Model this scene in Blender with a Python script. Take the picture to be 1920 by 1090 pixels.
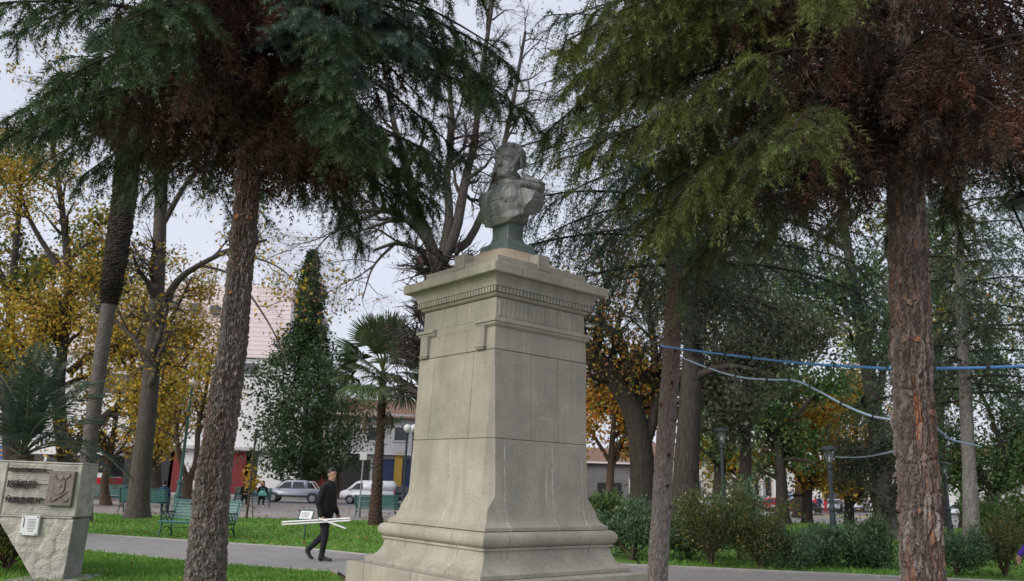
import bpy, bmesh, math, time
import numpy as np
from mathutils import Vector, Matrix, noise as mnoise
T0 = time.time()
for o in list(bpy.data.objects): bpy.data.objects.remove(o)
SC = bpy.context.scene
COL = SC.collection
R = math.radians

# ------------------------------------------------------------------ camera
CAM_H, PITCH, ROLL, LENS = 1.70, 13.568, 1.89, 28.0
cd = bpy.data.cameras.new('camera'); cam = bpy.data.objects.new('camera', cd); COL.objects.link(cam)
cd.lens = LENS; cd.sensor_width = 36.0; cd.clip_start = 0.05; cd.clip_end = 2000
cam.matrix_world = Matrix.Translation((0, 0, CAM_H)) @ Matrix.Rotation(R(90 + PITCH), 4, 'X') @ Matrix.Rotation(R(ROLL), 4, 'Z')
cd.dof.use_dof = True; cd.dof.focus_distance = 8.6; cd.dof.aperture_fstop = 2.8
SC.camera = cam
# ------------------------------------------------------------------ sky, sun, exposure
SUN_EL, SUN_AZ = 29, 230      # azimuth clockwise from +Y: behind the camera, to the left
W = bpy.data.worlds.new('World'); SC.world = W; W.use_nodes = True
nt = W.node_tree; nt.nodes.clear()
sky = nt.nodes.new('ShaderNodeTexSky'); sky.sky_type = 'NISHITA'; sky.sun_disc = False
sky.sun_elevation = R(SUN_EL); sky.sun_rotation = R(SUN_AZ); sky.air_density = 1.0; sky.dust_density = 4.0; sky.ozone_density = 1.0
skm = nt.nodes.new('ShaderNodeMix'); skm.data_type = 'RGBA'; skm.inputs['Factor'].default_value = 0.80
nt.links.new(sky.outputs[0], skm.inputs['A'])
tcw = nt.nodes.new('ShaderNodeTexCoord'); nzw = nt.nodes.new('ShaderNodeTexNoise'); nzw.inputs['Scale'].default_value = 2.2; nzw.inputs['Detail'].default_value = 4
crw = nt.nodes.new('ShaderNodeValToRGB')
crw.color_ramp.elements[0].position = .3; crw.color_ramp.elements[0].color = (5.0, 5.2, 6.0, 1)
crw.color_ramp.elements[1].position = .7; crw.color_ramp.elements[1].color = (5.7, 5.85, 6.5, 1)
nt.links.new(tcw.outputs['Generated'], nzw.inputs['Vector']); nt.links.new(nzw.outputs['Fac'], crw.inputs['Fac']); nt.links.new(crw.outputs['Color'], skm.inputs['B'])
bg = nt.nodes.new('ShaderNodeBackground'); bg.inputs['Strength'].default_value = 0.10
wo = nt.nodes.new('ShaderNodeOutputWorld'); nt.links.new(skm.outputs['Result'], bg.inputs['Color']); nt.links.new(bg.outputs[0], wo.inputs['Surface'])
sd = bpy.data.lights.new('sun', 'SUN'); sun = bpy.data.objects.new('sun', sd); COL.objects.link(sun)
sd.energy = 1.5; sd.angle = R(35); sd.color = (1.0, .97, .93)
_az, _el = R(SUN_AZ), R(SUN_EL)
_sdir = Vector((math.sin(_az) * math.cos(_el), math.cos(_az) * math.cos(_el), math.sin(_el)))
sun.rotation_euler = (-_sdir).to_track_quat('-Z', 'Y').to_euler(); sun.location = _sdir * 60
vs = SC.view_settings; vs.view_transform = 'Standard'; vs.look = 'None'; vs.exposure = 0.68; vs.gamma = 1.0; vs.use_curve_mapping = False
SC.cycles.use_denoising = True
try: SC.cycles.denoiser = 'OPENIMAGEDENOISE'; SC.cycles.denoising_prefilter = 'ACCURATE'
except Exception: pass
SC.cycles.max_bounces = 6; SC.cycles.transparent_max_bounces = 8; SC.cycles.diffuse_bounces = 3; SC.cycles.glossy_bounces = 2

# ------------------------------------------------------------------ geometry of the place
FPX = 1920 * LENS / 36
_p, _r = R(PITCH), R(ROLL)
_F = np.array([0, math.cos(_p), math.sin(_p)]); _u = np.array([0, -math.sin(_p), math.cos(_p)]); _x = np.array([1., 0, 0])
_RT = math.cos(_r) * _x + math.sin(_r) * _u; _UP = -math.sin(_r) * _x + math.cos(_r) * _u
EYE = np.array([0, 0, CAM_H])
def ray(u, v): return _F + _RT * (u - 960) / FPX - _UP * (v - 545) / FPX
def at(u, v, y):
    d = ray(u, v); return EYE + d * (y / d[1])
def zg(x, y):
    t = np.clip((np.asarray(y, float) - 45.) / 8., 0, 1); return -0.35 * t * t * (3 - 2 * t)
def gp(u, v):
    z = 0.0
    for _ in range(30):
        d = ray(u, v); p = EYE + d * ((z - CAM_H) / d[2]); z = .5 * z + .5 * float(zg(p[0], p[1]))
    return np.array([p[0], p[1], z])

# ------------------------------------------------------------------ helpers: meshes
def new_mesh(name, V, F, col=None, smooth=False):
    """V (n,3); F list of index arrays (k,3)/(k,4) or python lists; col (n,3) point colours."""
    me = bpy.data.meshes.new(name)
    V = np.asarray(V, np.float32).reshape(-1, 3)
    loops = []; starts = []; tot = 0
    for f in F:
        if isinstance(f, np.ndarray) and f.ndim == 2:
            k, n = f.shape; loops.append(f.astype(np.int32).ravel()); starts.append(tot + np.arange(k, dtype=np.int32) * n); tot += k * n
        else:
            loops.append(np.asarray(f, np.int32)); starts.append(np.array([tot], np.int32)); tot += len(f)
    L = np.concatenate(loops); S = np.concatenate(starts)
    me.vertices.add(len(V)); me.vertices.foreach_set('co', V.ravel())
    me.loops.add(len(L)); me.loops.foreach_set('vertex_index', L)
    me.polygons.add(len(S)); me.polygons.foreach_set('loop_start', S)
    me.polygons.foreach_set('use_smooth', np.full(len(S), bool(smooth)))
    if col is not None:
        c = np.ones((len(V), 4), np.float32); c[:, :3] = col
        a = me.color_attributes.new('Col', 'FLOAT_COLOR', 'POINT'); a.data.foreach_set('color', c.ravel())
    me.update(calc_edges=True); me.validate()
    return me
def link(name, me, mat=None, parent=None, loc=None, rot=None):
    o = bpy.data.objects.new(name, me); COL.objects.link(o)
    if mat is not None and me is not None and len(me.materials) == 0:
        for m in (mat if isinstance(mat, (list, tuple)) else [mat]): me.materials.append(m)
    if parent is not None: o.parent = parent
    if loc is not None: o.location = tuple(loc)
    if rot is not None: o.rotation_euler = rot
    return o
def tag(o, label=None, cat=None, group=None, kind=None):
    if label: o['label'] = label
    if cat: o['category'] = cat
    if group: o['group'] = group
    if kind: o['kind'] = kind
    return o
def thing(name, label, cat, loc=(0, 0, 0), rz=0, group=None):
    return tag(link(name, None, loc=loc, rot=(0, 0, rz)), label, cat, group)
def copy_tree(o, parent=None):
    c = o.copy(); COL.objects.link(c)
    if parent is not None: c.parent = parent
    for ch in [x for x in COL.objects if x.parent == o]: copy_tree(ch, c)
    return c

class MB:
    """collects shapes, then becomes one mesh"""
    def __init__(s): s.V = []; s.F = []; s.n = 0; s.mi = []
    def add(s, V, F, m=0):
        V = np.asarray(V, float).reshape(-1, 3); s.V.append(V)
        for f in F:
            f = np.asarray(f); s.F.append(f + s.n); s.mi.append((m, len(f) if f.ndim == 2 else 1))
        s.n += len(V); return s
    def box(s, c, d, rz=0, m=0, M=None):
        x, y, z = np.array(d, float) / 2
        V = np.array([[-x, -y, -z], [x, -y, -z], [x, y, -z], [-x, y, -z], [-x, -y, z], [x, -y, z], [x, y, z], [-x, y, z]])
        if rz: ca, sa = math.cos(rz), math.sin(rz); V = V @ np.array([[ca, sa, 0], [-sa, ca, 0], [0, 0, 1]])
        if M is not None: V = V @ np.array(M).T
        return s.add(V + np.array(c, float), [np.array([[0, 3, 2, 1], [4, 5, 6, 7], [0, 1, 5, 4], [1, 2, 6, 5], [2, 3, 7, 6], [3, 0, 4, 7]])], m)
    def tube(s, P, r, n=8, cap=True, m=0):
        V, F = tube_geo(P, r, n, cap); return s.add(V, F, m)
    def lathe(s, prof, c=(0, 0, 0), n=16, m=0):
        prof = np.array(prof, float); a = np.arange(n) * 2 * np.pi / n; k = len(prof)
        V = np.stack([np.outer(prof[:, 0], np.cos(a)), np.outer(prof[:, 0], np.sin(a)), np.repeat(prof[:, 1:2], n, 1)], -1).reshape(-1, 3) + np.array(c, float)
        i = np.arange(k - 1)[:, None] * n; j = np.arange(n)[None]; j2 = (j + 1) % n
        Q = np.stack([i + j, i + j2, i + n + j2, i + n + j], -1).reshape(-1, 4)
        return s.add(V, [Q, np.arange(n)[::-1].copy(), np.arange(n) + (k - 1) * n], m)
    def loft(s, rings, cap=True, m=0):
        rings = np.array(rings, float); k, n, _ = rings.shape
        i = np.arange(k - 1)[:, None] * n; j = np.arange(n)[None]; j2 = (j + 1) % n
        Q = np.stack([i + j, i + j2, i + n + j2, i + n + j], -1).reshape(-1, 4)
        return s.add(rings.reshape(-1, 3), [Q] + ([np.arange(n)[::-1].copy(), np.arange(n) + (k - 1) * n] if cap else []), m)
    def prism(s, poly, z0, z1, m=0):
        p = np.array(poly, float); return s.loft([np.c_[p, np.full(len(p), z0)], np.c_[p, np.full(len(p), z1)]], m=m)
    def ell(s, c, r, n=12, m=0, M=None):
        la = np.linspace(-np.pi / 2, np.pi / 2, n // 2 + 2)[1:-1]; lo = np.arange(n) * 2 * np.pi / n
        V = np.stack([np.outer(np.cos(la), np.cos(lo)), np.outer(np.cos(la), np.sin(lo)), np.repeat(np.sin(la)[:, None], n, 1)], -1).reshape(-1, 3)
        V = np.vstack([V, [[0, 0, -1], [0, 0, 1]]]) * np.array(r, float)
        if M is not None: V = V @ np.array(M).T
        k = len(la); i = np.arange(k - 1)[:, None] * n; j = np.arange(n)[None]; j2 = (j + 1) % n
        Q = np.stack([i + j, i + j2, i + n + j2, i + n + j], -1).reshape(-1, 4)
        jj = np.arange(n); B = np.stack([np.full(n, k * n), (jj + 1) % n, jj], 1); T = np.stack([np.full(n, k * n + 1), jj + (k - 1) * n, (jj + 1) % n + (k - 1) * n], 1)
        return s.add(V + np.array(c, float), [Q, B, T], m)
    def mesh(s, name, smooth=False, bevel=0):
        me = new_mesh(name, np.vstack(s.V), s.F, smooth=smooth)
        if any(m for m, _ in s.mi):
            idx = np.concatenate([np.full(k, m, np.int32) for m, k in s.mi]); me.polygons.foreach_set('material_index', idx)
        if bevel:
            bm = bmesh.new(); bm.from_mesh(me)
            bmesh.ops.bevel(bm, geom=[e for e in bm.edges if len(e.link_faces) == 2 and e.calc_face_angle(0) > .5], offset=bevel, segments=1, affect='EDGES', profile=.6, clamp_overlap=True)
            bm.to_mesh(me); bm.free()
        return me
    def build(s, name, mat, parent=None, smooth=False, bevel=0, loc=None, rot=None):
        return link(name, s.mesh(name, smooth, bevel), mat, parent, loc, rot)

def frames(P):
    P = np.asarray(P, float); T = np.gradient(P, axis=0); T /= np.linalg.norm(T, axis=1)[:, None] + 1e-9
    a = np.array([0, 0, 1.]) if abs(T[0, 2]) < .9 else np.array([1., 0, 0])
    A = np.cross(T, a); nn = np.linalg.norm(A, axis=1)[:, None]; A = np.where(nn < .05, np.array([[0., 1, 0]]), A / (nn + 1e-9)); B = np.cross(T, A)
    return T, A, B
def tube_geo(P, r, n=8, cap=True):
    P = np.asarray(P, float); k = len(P); r = np.broadcast_to(np.asarray(r, float), (k,))
    T, A, B = frames(P); a = np.arange(n) * 2 * np.pi / n
    V = (P[:, None] + r[:, None, None] * (np.cos(a)[None, :, None] * A[:, None] + np.sin(a)[None, :, None] * B[:, None])).reshape(-1, 3)
    i = np.arange(k - 1)[:, None] * n; j = np.arange(n)[None]; j2 = (j + 1) % n
    Q = np.stack([i + j, i + n + j, i + n + j2, i + j2], -1).reshape(-1, 4)
    return V, [Q] + ([np.arange(n), (np.arange(n) + (k - 1) * n)[::-1].copy()] if cap else [])
def spline(P, n):
    """Catmull-Rom through the points"""
    P = np.asarray(P, float); Q = np.vstack([2 * P[0] - P[1], P, 2 * P[-1] - P[-2]]); m = len(P) - 1
    t = np.linspace(0, m - 1e-6, n); i = t.astype(int); f = (t - i)[:, None]
    p0, p1, p2, p3 = Q[i], Q[i + 1], Q[i + 2], Q[i + 3]
    return .5 * ((2 * p1) + (p2 - p0) * f + (2 * p0 - 5 * p1 + 4 * p2 - p3) * f ** 2 + (3 * p1 - p0 - 3 * p2 + p3) * f ** 3)
def fnoise(V, scale, seed=0):
    """cheap smooth pseudo-noise, vectorised (sum of rotated sines)"""
    g = np.random.default_rng(seed); V = np.asarray(V, float) * scale; s = 0
    for k in range(6):
        d = g.normal(size=3); d /= np.linalg.norm(d); s = s + np.sin(V @ d * (2.2 + 1.3 * k) + g.uniform(0, 6.28) + 1.5 * np.sin(V @ g.normal(size=3) + g.uniform(0, 6))) / (1 + .5 * k)
    return s / 2.4

# ------------------------------------------------------------------ helpers: materials
def mat(name, base=(.5, .5, .5), rough=.7, metal=0, var=.25, scale=6, detail=6, bump=0, bscale=40, tint=None, spec=.3, coat=0, coord='Object'):
    m = bpy.data.materials.new(name); m.use_nodes = True; nt = m.node_tree; b = nt.nodes['Principled BSDF']
    b.inputs['Roughness'].default_value = rough; b.inputs['Metallic'].default_value = metal; b.inputs['Specular IOR Level'].default_value = spec
    if coat: b.inputs['Coat Weight'].default_value = coat
    tc = nt.nodes.new('ShaderNodeTexCoord'); n1 = nt.nodes.new('ShaderNodeTexNoise'); n1.inputs['Scale'].default_value = scale; n1.inputs['Detail'].default_value = detail
    n1.inputs['Roughness'].default_value = .65
    nt.links.new(tc.outputs[coord], n1.inputs['Vector'])
    cr = nt.nodes.new('ShaderNodeValToRGB'); e = cr.color_ramp.elements; e[0].position = .28; e[1].position = .72
    t = tint or base
    e[0].color = (*[max(0, c * (1 - var)) for c in t], 1); e[1].color = (*[min(1, c * (1 + var)) for c in base], 1)
    nt.links.new(n1.outputs['Fac'], cr.inputs['Fac']); nt.links.new(cr.outputs['Color'], b.inputs['Base Color'])
    if bump:
        n2 = nt.nodes.new('ShaderNodeTexNoise'); n2.inputs['Scale'].default_value = bscale; n2.inputs['Detail'].default_value = 5
        nt.links.new(tc.outputs[coord], n2.inputs['Vector'])
        bp = nt.nodes.new('ShaderNodeBump'); bp.inputs['Strength'].default_value = min(1, bump); bp.inputs['Distance'].default_value = .02
        nt.links.new(n2.outputs['Fac'], bp.inputs['Height']); nt.links.new(bp.outputs[0], b.inputs['Normal'])
    return m
def leafmat(name, rough=.55, trans=.25, spec=.25):
    m = bpy.data.materials.new(name); m.use_nodes = True; nt = m.node_tree; b = nt.nodes['Principled BSDF']
    a = nt.nodes.new('ShaderNodeAttribute'); a.attribute_name = 'Col'; b.inputs['Roughness'].default_value = rough; b.inputs['Specular IOR Level'].default_value = spec
    nt.links.new(a.outputs['Color'], b.inputs['Base Color'])
    if trans:
        tr = nt.nodes.new('ShaderNodeBsdfTranslucent'); mx = nt.nodes.new('ShaderNodeMixShader'); mx.inputs[0].default_value = trans
        nt.links.new(a.outputs['Color'], tr.inputs['Color']); nt.links.new(b.outputs[0], mx.inputs[1]); nt.links.new(tr.outputs[0], mx.inputs[2])
        nt.links.new(mx.outputs[0], nt.nodes['Material Output'].inputs['Surface'])
    return m
def plain(name, c, rough=.5, metal=0, spec=.4, coat=0, var=.08): return mat(name, c, rough, metal, var=var, scale=3, spec=spec, coat=coat)
# ================================================================== setting: ground, lawns, paths, plaza, road
def sheet(name, poly, dz, m, step=1.5, kind='structure', wob=0.0, seed=0):
    """a ground sheet over a polygon, following the terrain, dz above it"""
    bm = bmesh.new(); vs_ = []
    P = [np.array(p, float) for p in poly]; g = np.random.default_rng(seed)
    for a, b in zip(P, P[1:] + P[:1]):
        n = max(1, int(np.linalg.norm(b - a) / (.35 if wob else step * 2)))
        if np.linalg.norm(b - a) > 60: n = min(n, 30)
        for k in range(n):
            p = a + (b - a) * k / n
            if wob: p = p + g.normal(size=2) * wob
            vs_.append(bm.verts.new((p[0], p[1], 0)))
    f = bm.faces.new(vs_); bmesh.ops.triangulate(bm, faces=[f])
    ys = [p[1] for p in P]
    for y in (45, 46, 47, 48, 49, 50, 51, 52, 53):
        if min(ys) < y < max(ys): bmesh.ops.bisect_plane(bm, geom=bm.verts[:] + bm.edges[:] + bm.faces[:], plane_co=(0, y, 0), plane_no=(0, 1, 0))
    for v in bm.verts: v.co.z = float(zg(v.co.x, v.co.y)) + dz
    bmesh.ops.recalc_face_normals(bm, faces=bm.faces[:])
    if bm.faces[:] and sum(f.normal.z for f in bm.faces) < 0: bmesh.ops.reverse_faces(bm, faces=bm.faces[:])
    me = bpy.data.meshes.new(name); bm.to_mesh(me); bm.free()
    return tag(link(name, me, m), kind=kind)
M_soil = mat('soil', (.075, .055, .038), .95, var=.4, scale=5, bump=.6, bscale=60)
M_lawn = mat('lawn', (.115, .235, .036), .9, var=.25, scale=1.3, tint=(.10, .20, .034), bump=.6, bscale=120)
M_path = mat('concrete_path', (.27, .255, .25), .85, var=.18, scale=2.5, bump=.25, bscale=150)
M_plaza = mat('plaza_paving', (.30, .275, .255), .85, var=.16, scale=.7, bump=.2, bscale=80)
M_road = mat('asphalt', (.16, .16, .17), .85, var=.2, scale=.8, bump=.2, bscale=200)
M_kerb = mat('kerb_concrete', (.34, .32, .30), .85, var=.2, scale=3, bump=.2, bscale=60)
M_ypaint = mat('yellow_paint', (.62, .45, .06), .7, var=.15, scale=4)
gpoly = [(-900, -60), (900, -60), (900, 1200), (-900, 1200)]
sheet('ground', gpoly, -.03, M_soil)
# concrete path that bends past the monument, and the paved square the monument stands in
FAR = [(-40, 34.2), (-20, 26.0), (-11.08, 22.2), (-8, 21.15), (-5.0, 20.2), (-3.1, 18.95), (0, 18.4), (3.9, 18.1), (8, 17.55), (20, 16.2), (40, 14.0)]
NEAR = [(-40, 29.0), (-20, 22.0), (-9.0, 18.0), (-5.5, 16.15), (-3.0, 15.45)]
sheet('path', FAR + [(40, -20), (-1.2, -20), (-1.2, 10), (-2.2, 13.5), (-3.0, 15.45)] + NEAR[::-1][1:], .004, M_path)
near_lawn = [(-40, 28.8), (-20, 21.85), (-9.05, 17.85), (-5.55, 16.0), (-3.15, 15.3), (-2.35, 13.4), (-1.35, 9.9), (-1.35, -20), (-40, -20)]
sheet('lawn', near_lawn, .02, M_lawn, wob=.012, seed=1)
far_lawn_left = [(-40, 34.6)] + [(x, y + .15) for x, y in FAR[1:7]] + [(1.2, 18.46), (3.0, 18.33), (4.3, 34.0), (-6.1, 33.4), (-9.4, 32.9), (-15.4, 32.2), (-40, 31.9 + 3.2)]
sheet('lawn', far_lawn_left, .02, M_lawn, wob=.015, seed=2)
far_lawn_right = [(3.06, 18.34), (3.9, 18.27), (8, 17.73), (20, 16.38), (60, 12.3), (90, 50), (18.8, 52), (10, 44), (4.36, 34)]
sheet('lawn', far_lawn_right, .02, M_lawn, wob=.015, seed=3)
sheet('plaza', [(-120, 36), (-40, 35.2), (-15.4, 32.3), (-6.1, 33.5), (3.5, 34.1), (10, 44.5), (18.8, 52.2), (100, 50.5), (140, 66), (-120, 56)], .006, M_plaza)
sheet('plaza', [(60, 50.6), (18.8, 52.3), (2, 49), (4, 78), (60, 84), (160, 84), (140, 60)], .012, M_plaza)
# road beyond the plaza and the pavement under the shop fronts
sheet('road', [(-160, 55.5), (2, 57.5), (2, 69), (-160, 66)], .010, M_road)
sheet('road', [(2, 78.5), (160, 84.5), (160, 99), (2, 93)], .014, M_road)
sheet('pavement', [(-160, 66.2), (3, 69.2), (3, 80), (-160, 78)], .12, M_plaza)
def kerb(a, b, w=.22, h=.12, dz=0):
    a = np.array(a, float); b = np.array(b, float); L = np.linalg.norm(b - a); n = max(2, int(L / 2)); 
    d = (b - a) / L; s = np.array([-d[1], d[0]]) * w / 2; m = MB()
    rings = []
    for k in range(n + 1):
        p = a + (b - a) * k / n; z = float(zg(*p)) + dz
        rings.append([[*(p - s), z - .1], [*(p + s), z - .1], [*(p + s), z + h], [*(p - s), z + h]])
    m.loft(rings); return tag(m.build('kerb', M_kerb, bevel=.012), kind='structure')
kerb((-60, 55.3), (2, 57.3)); kerb((-60, 66.1), (3, 69.1)); kerb((3, 78.3), (120, 83.3), dz=.012)
for k in range(len(NEAR) - 1): kerb(np.array(NEAR[k]) - [0, .06], np.array(NEAR[k + 1]) - [0, .06], .08, .035)
for k in range(6, 10): kerb(np.array(FAR[k]) + [0, .12], np.array(FAR[k + 1]) + [0, .12], .14, .06)
for k in range(1, 6): kerb(np.array(FAR[k]) + [0, .05], np.array(FAR[k + 1]) + [0, .05], .07, .03)
yp = gp(1575, 968); sheet('road_marking', [(yp[0] - 5.2, yp[1] - 3.2), (yp[0] + 6, yp[1] - 1.2), (yp[0] + 6, yp[1] + 1.0), (yp[0] - 5.2, yp[1] - 1)], .030, M_ypaint)
# paving slabs of the square beside the monument (the strip in view at the foot of the picture)
M_pave = mat('paving_tile', (.27, .25, .235), .85, var=.2, scale=5, bump=.3, bscale=120)
pave = tag(link('pavement', None), kind='structure')
tm = MB().box((0, 0, .0), (.392, .392, .03)).mesh('tile', bevel=.004); tm.materials.append(M_pave)
_n = 0
for i in range(0, 26):
    for j in range(0, 8):
        x = 1.9 + i * .4; y = 14.6 + j * .4
        if y < 18.05 - .115 * (x - 3.9) - .22 and _n < 300:
            o = link('tile', tm, parent=pave, loc=(x, y, .004 + .002 * ((i * 7 + j * 3) % 3))); _n += 1
# ================================================================== the monument: stone pedestal
def stone_mat(name, base, speck=.34, streak=.62):
    m = bpy.data.materials.new(name); m.use_nodes = True; nt = m.node_tree; b = nt.nodes['Principled BSDF']; N = nt.nodes.new; Lk = nt.links.new
    b.inputs['Roughness'].default_value = .88; b.inputs['Specular IOR Level'].default_value = .2
    tc = N('ShaderNodeTexCoord')
    def noise(scale, det=4, rough=.6, vec=None):
        n = N('ShaderNodeTexNoise'); n.inputs['Scale'].default_value = scale; n.inputs['Detail'].default_value = det; n.inputs['Roughness'].default_value = rough
        Lk(vec or tc.outputs['Object'], n.inputs['Vector']); return n.outputs['Fac']
    def ramp(f, p0, c0, p1, c1):
        r = N('ShaderNodeValToRGB'); e = r.color_ramp.elements; e[0].position, e[1].position = p0, p1; e[0].color = (*c0, 1); e[1].color = (*c1, 1); Lk(f, r.inputs['Fac']); return r.outputs['Color']
    def mix(a, b_, f, mode='MIX'):
        x = N('ShaderNodeMix'); x.data_type = 'RGBA'; x.blend_type = mode
        for s, k in ((a, 'A'), (b_, 'B')):
            if isinstance(s, tuple): x.inputs[k].default_value = (*s, 1)
            else: Lk(s, x.inputs[k])
        if isinstance(f, float): x.inputs['Factor'].default_value = f
        else: Lk(f, x.inputs['Factor'])
        return x.outputs['Result']
    c = ramp(noise(150, 3, .7), .36, tuple(v * (1 - speck) for v in base), .64, tuple(v * (1 + speck * .6) for v in base))
    big = ramp(noise(2.2, 6, .6), .3, (.74, .74, .70), .7, (1.10, 1.07, 1.02)); c = mix(c, big, 1.0, 'MULTIPLY')
    mp = N('ShaderNodeMapping'); mp.inputs['Scale'].default_value = (9, 9, .9); Lk(tc.outputs['Object'], mp.inputs['Vector'])
    st = ramp(noise(1.0, 5, .55, mp.outputs[0]), .50, (0, 0, 0), .74, (1, 1, 1)); c = mix(c, (base[0] * .62, base[1] * .62, base[2] * .56), mix((0, 0, 0), st, streak))
    mp2 = N('ShaderNodeMapping'); mp2.inputs['Scale'].default_value = (14, 14, 1.1); mp2.inputs['Location'].default_value = (3, 7, 1); Lk(tc.outputs['Object'], mp2.inputs['Vector'])
    w = ramp(noise(1.0, 4, .5, mp2.outputs[0]), .66, (0, 0, 0), .76, (1, 1, 1)); c = mix(c, (.55, .52, .47), mix((0, 0, 0), w, .6))
    pt = ramp(noise(5.5, 8, .7), .60, (0, 0, 0), .72, (1, 1, 1)); c = mix(c, (base[0] * .55, base[1] * .56, base[2] * .5), mix((0, 0, 0), pt, .5))
    oi = N('ShaderNodeObjectInfo'); orr = ramp(oi.outputs['Random'], 0., (.955, .955, .95), 1., (1.03, 1.025, 1.01)); c = mix(c, orr, 1.0, 'MULTIPLY')
    Lk(c, b.inputs['Base Color'])
    bp = N('ShaderNodeBump'); bp.inputs['Strength'].default_value = .45; bp.inputs['Distance'].default_value = .006; Lk(noise(120, 5, .7), bp.inputs['Height']); Lk(bp.outputs[0], b.inputs['Normal'])
    return m
M_stone = stone_mat('pedestal_stone', (.402, .380, .335))
M_mortar = mat('mortar', (.50, .475, .43), .95, var=.35, scale=14, tint=(.25, .23, .2))
M_cap = mat('render_cap', (.50, .40, .29), .9, var=.2, scale=4, bump=.4, bscale=60)
MON = (-.079, 8.6, 0); MROT = R(40.25)
ped = thing('monument_pedestal', 'tall tapering grey stone pedestal with dentil cornice carrying the bronze bust', 'pedestal', MON, MROT)
def fix(me):
    bm = bmesh.new(); bm.from_mesh(me); bmesh.ops.recalc_face_normals(bm, faces=bm.faces[:]); bm.to_mesh(me); bm.free(); return me
def course(name, levels, JL, JR, m=M_stone, d=.16, gap=.004, bevel=.004):
    """one ring of stones: JL joints on the two faces across local x, JR on the two across local y"""
    w0 = levels[0][0]
    def pts(poly): 
        mb = MB(); mb.loft([np.c_[np.array(poly(w, c)), np.full(len(poly(w, c)), z)] for w, z, c in levels]); me = fix(mb.mesh(name))
        if bevel:
            bm = bmesh.new(); bm.from_mesh(me)
            bmesh.ops.bevel(bm, geom=[e for e in bm.edges if e.calc_face_angle(0) > .9], offset=bevel, segments=1, affect='EDGES', clamp_overlap=True); bm.to_mesh(me); bm.free()
        link(name, me, m, ped)
    for sx in (-1, 1):
        for sy in (-1, 1):
            jy = (min(JL) - gap if sy < 0 else max(JL) + gap); jx = (min(JR) - gap if sx < 0 else max(JR) + gap)
            pts(lambda w, c: [(sx * w, jy), (sx * w, sy * (w - c)), (sx * (w - c), sy * w), (jx, sy * w), (jx, sy * (w - d)), (sx * (w - d), sy * (w - d)), (sx * (w - d), jy)])
    for s in (-1, 1):
        for a, b in zip(JL[:-1], JL[1:]): pts(lambda w, c: [(s * w, a + gap), (s * w, b - gap), (s * (w - d), b - gap), (s * (w - d), a + gap)])
        for a, b in zip(JR[:-1], JR[1:]): pts(lambda w, c: [(a + gap, s * w), (b - gap, s * w), (b - gap, s * (w - d)), (a + gap, s * (w - d))])
E_ = .005
MB().loft([[[sx * w, sy * w, z] for sx, sy in ((-1, -1), (1, -1), (1, 1), (-1, 1))] for w, z in ((1.07, .0), (1.07, .8), (.90, .90), (.80, 1.1), (.78, 1.25), (.70, 1.31), (.60, 1.50), (.585, 2.1), (.57, 3.0), (.57, 3.5), (.66, 3.7), (.60, 3.8), (.58, 3.9))]).build('core', M_mortar, ped)
course('plinth_stone', [(1.10, 0, E_), (1.10, .30, E_), (1.10, .60, E_), (1.10, .862, E_)], [-.9, -.1, .75], [-.8, .1, .8], bevel=.008)
course('base_stone', [(.966, .868, E_), (.966, .905, E_), (.935, .918, E_), (.900, .938, E_), (.870, .968, E_), (.848, 1.005, E_), (.835, 1.045, E_), (.829, 1.085, E_), (.829, 1.098, E_), (.850, 1.100, E_), (.850, 1.122, E_)], [-.45, .42], [-.555, .505], gap=.003, bevel=.003)
course('torus_stone', [(.842, 1.126, E_)] + [(.830 + .055 * math.cos(a), 1.192 + .064 * math.sin(a), E_) for a in np.linspace(-1.35, 1.35, 10)] + [(.835, 1.258, E_)], [-.42, .45], [-.57, .50], gap=.003, bevel=0)
NOTCH = .088
low = [(.812, 1.263, E_), (.812, 1.298, E_), (.803, 1.302, E_), (.776, 1.318, E_), (.754, 1.342, E_), (.739, 1.372, E_), (.729, 1.405, E_), (.722, 1.443, E_), (.711, 1.51, .045), (.704, 1.575, NOTCH), (.700, 1.62, .086), (.690, 1.85, .074), (.679, 2.106, .060)]
course('shaft_stone', low, [-.061, .607], [-.502, .124, .547], gap=.0065)
course('shaft_stone', [(.678, 2.110, .060), (.660, 2.55, .034), (.646, 2.968, .008)], [-.326, .35], [-.158, .218], gap=.0022)
course('shaft_stone', [(.645, 2.974, .008), (.636, 3.196, E_)], [-.20, .30], [-.456, -.221], gap=.0014)
# frieze: plain on the inscription side, fluted to the right
course('frieze_stone', [(.628, 3.282, E_), (.622, 3.498, E_)], [-.15, .25], [-.10, .34], gap=.0015)
for s in (-1, 1):
    mb = MB()
    for k in range(21):
        x = -.575 + k * 1.15 / 20
        mb.box((x, s * .626, 3.39), (.030, .016, .165))
    tag(mb.build('fluting', M_stone, ped, bevel=.004), kind='stuff')
MB().loft([[[sx * w_, sy * w_, z] for sx, sy in ((-1, -1), (1, -1), (1, 1), (-1, 1))] for w_, z in ((.6345, 3.197), (.6285, 3.2815))]).build('frieze_bed', M_stone, ped)
# pale mortar pushed into the open joints of the lower stones
def joint(face, t, lv, width=.016, inset=.005):
    mb = MB(); rings = []
    for w_, z, _ in lv:
        o, i = w_ - inset, w_ - .10
        rings.append([(-o, t - width / 2, z), (-o, t + width / 2, z), (-i, t + width / 2, z), (-i, t - width / 2, z)] if face == 'L' else [(t - width / 2, -o, z), (t + width / 2, -o, z), (t + width / 2, -i, z), (t - width / 2, -i, z)])
    mb.loft(rings); link('mortar_joint', fix(mb.mesh('mortar_joint')), M_mortar, ped)
for t in (-.061, .607): joint('L', t, low, inset=.003)
for t in (-.502, .124, .547): joint('R', t, low, inset=.002)
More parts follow.
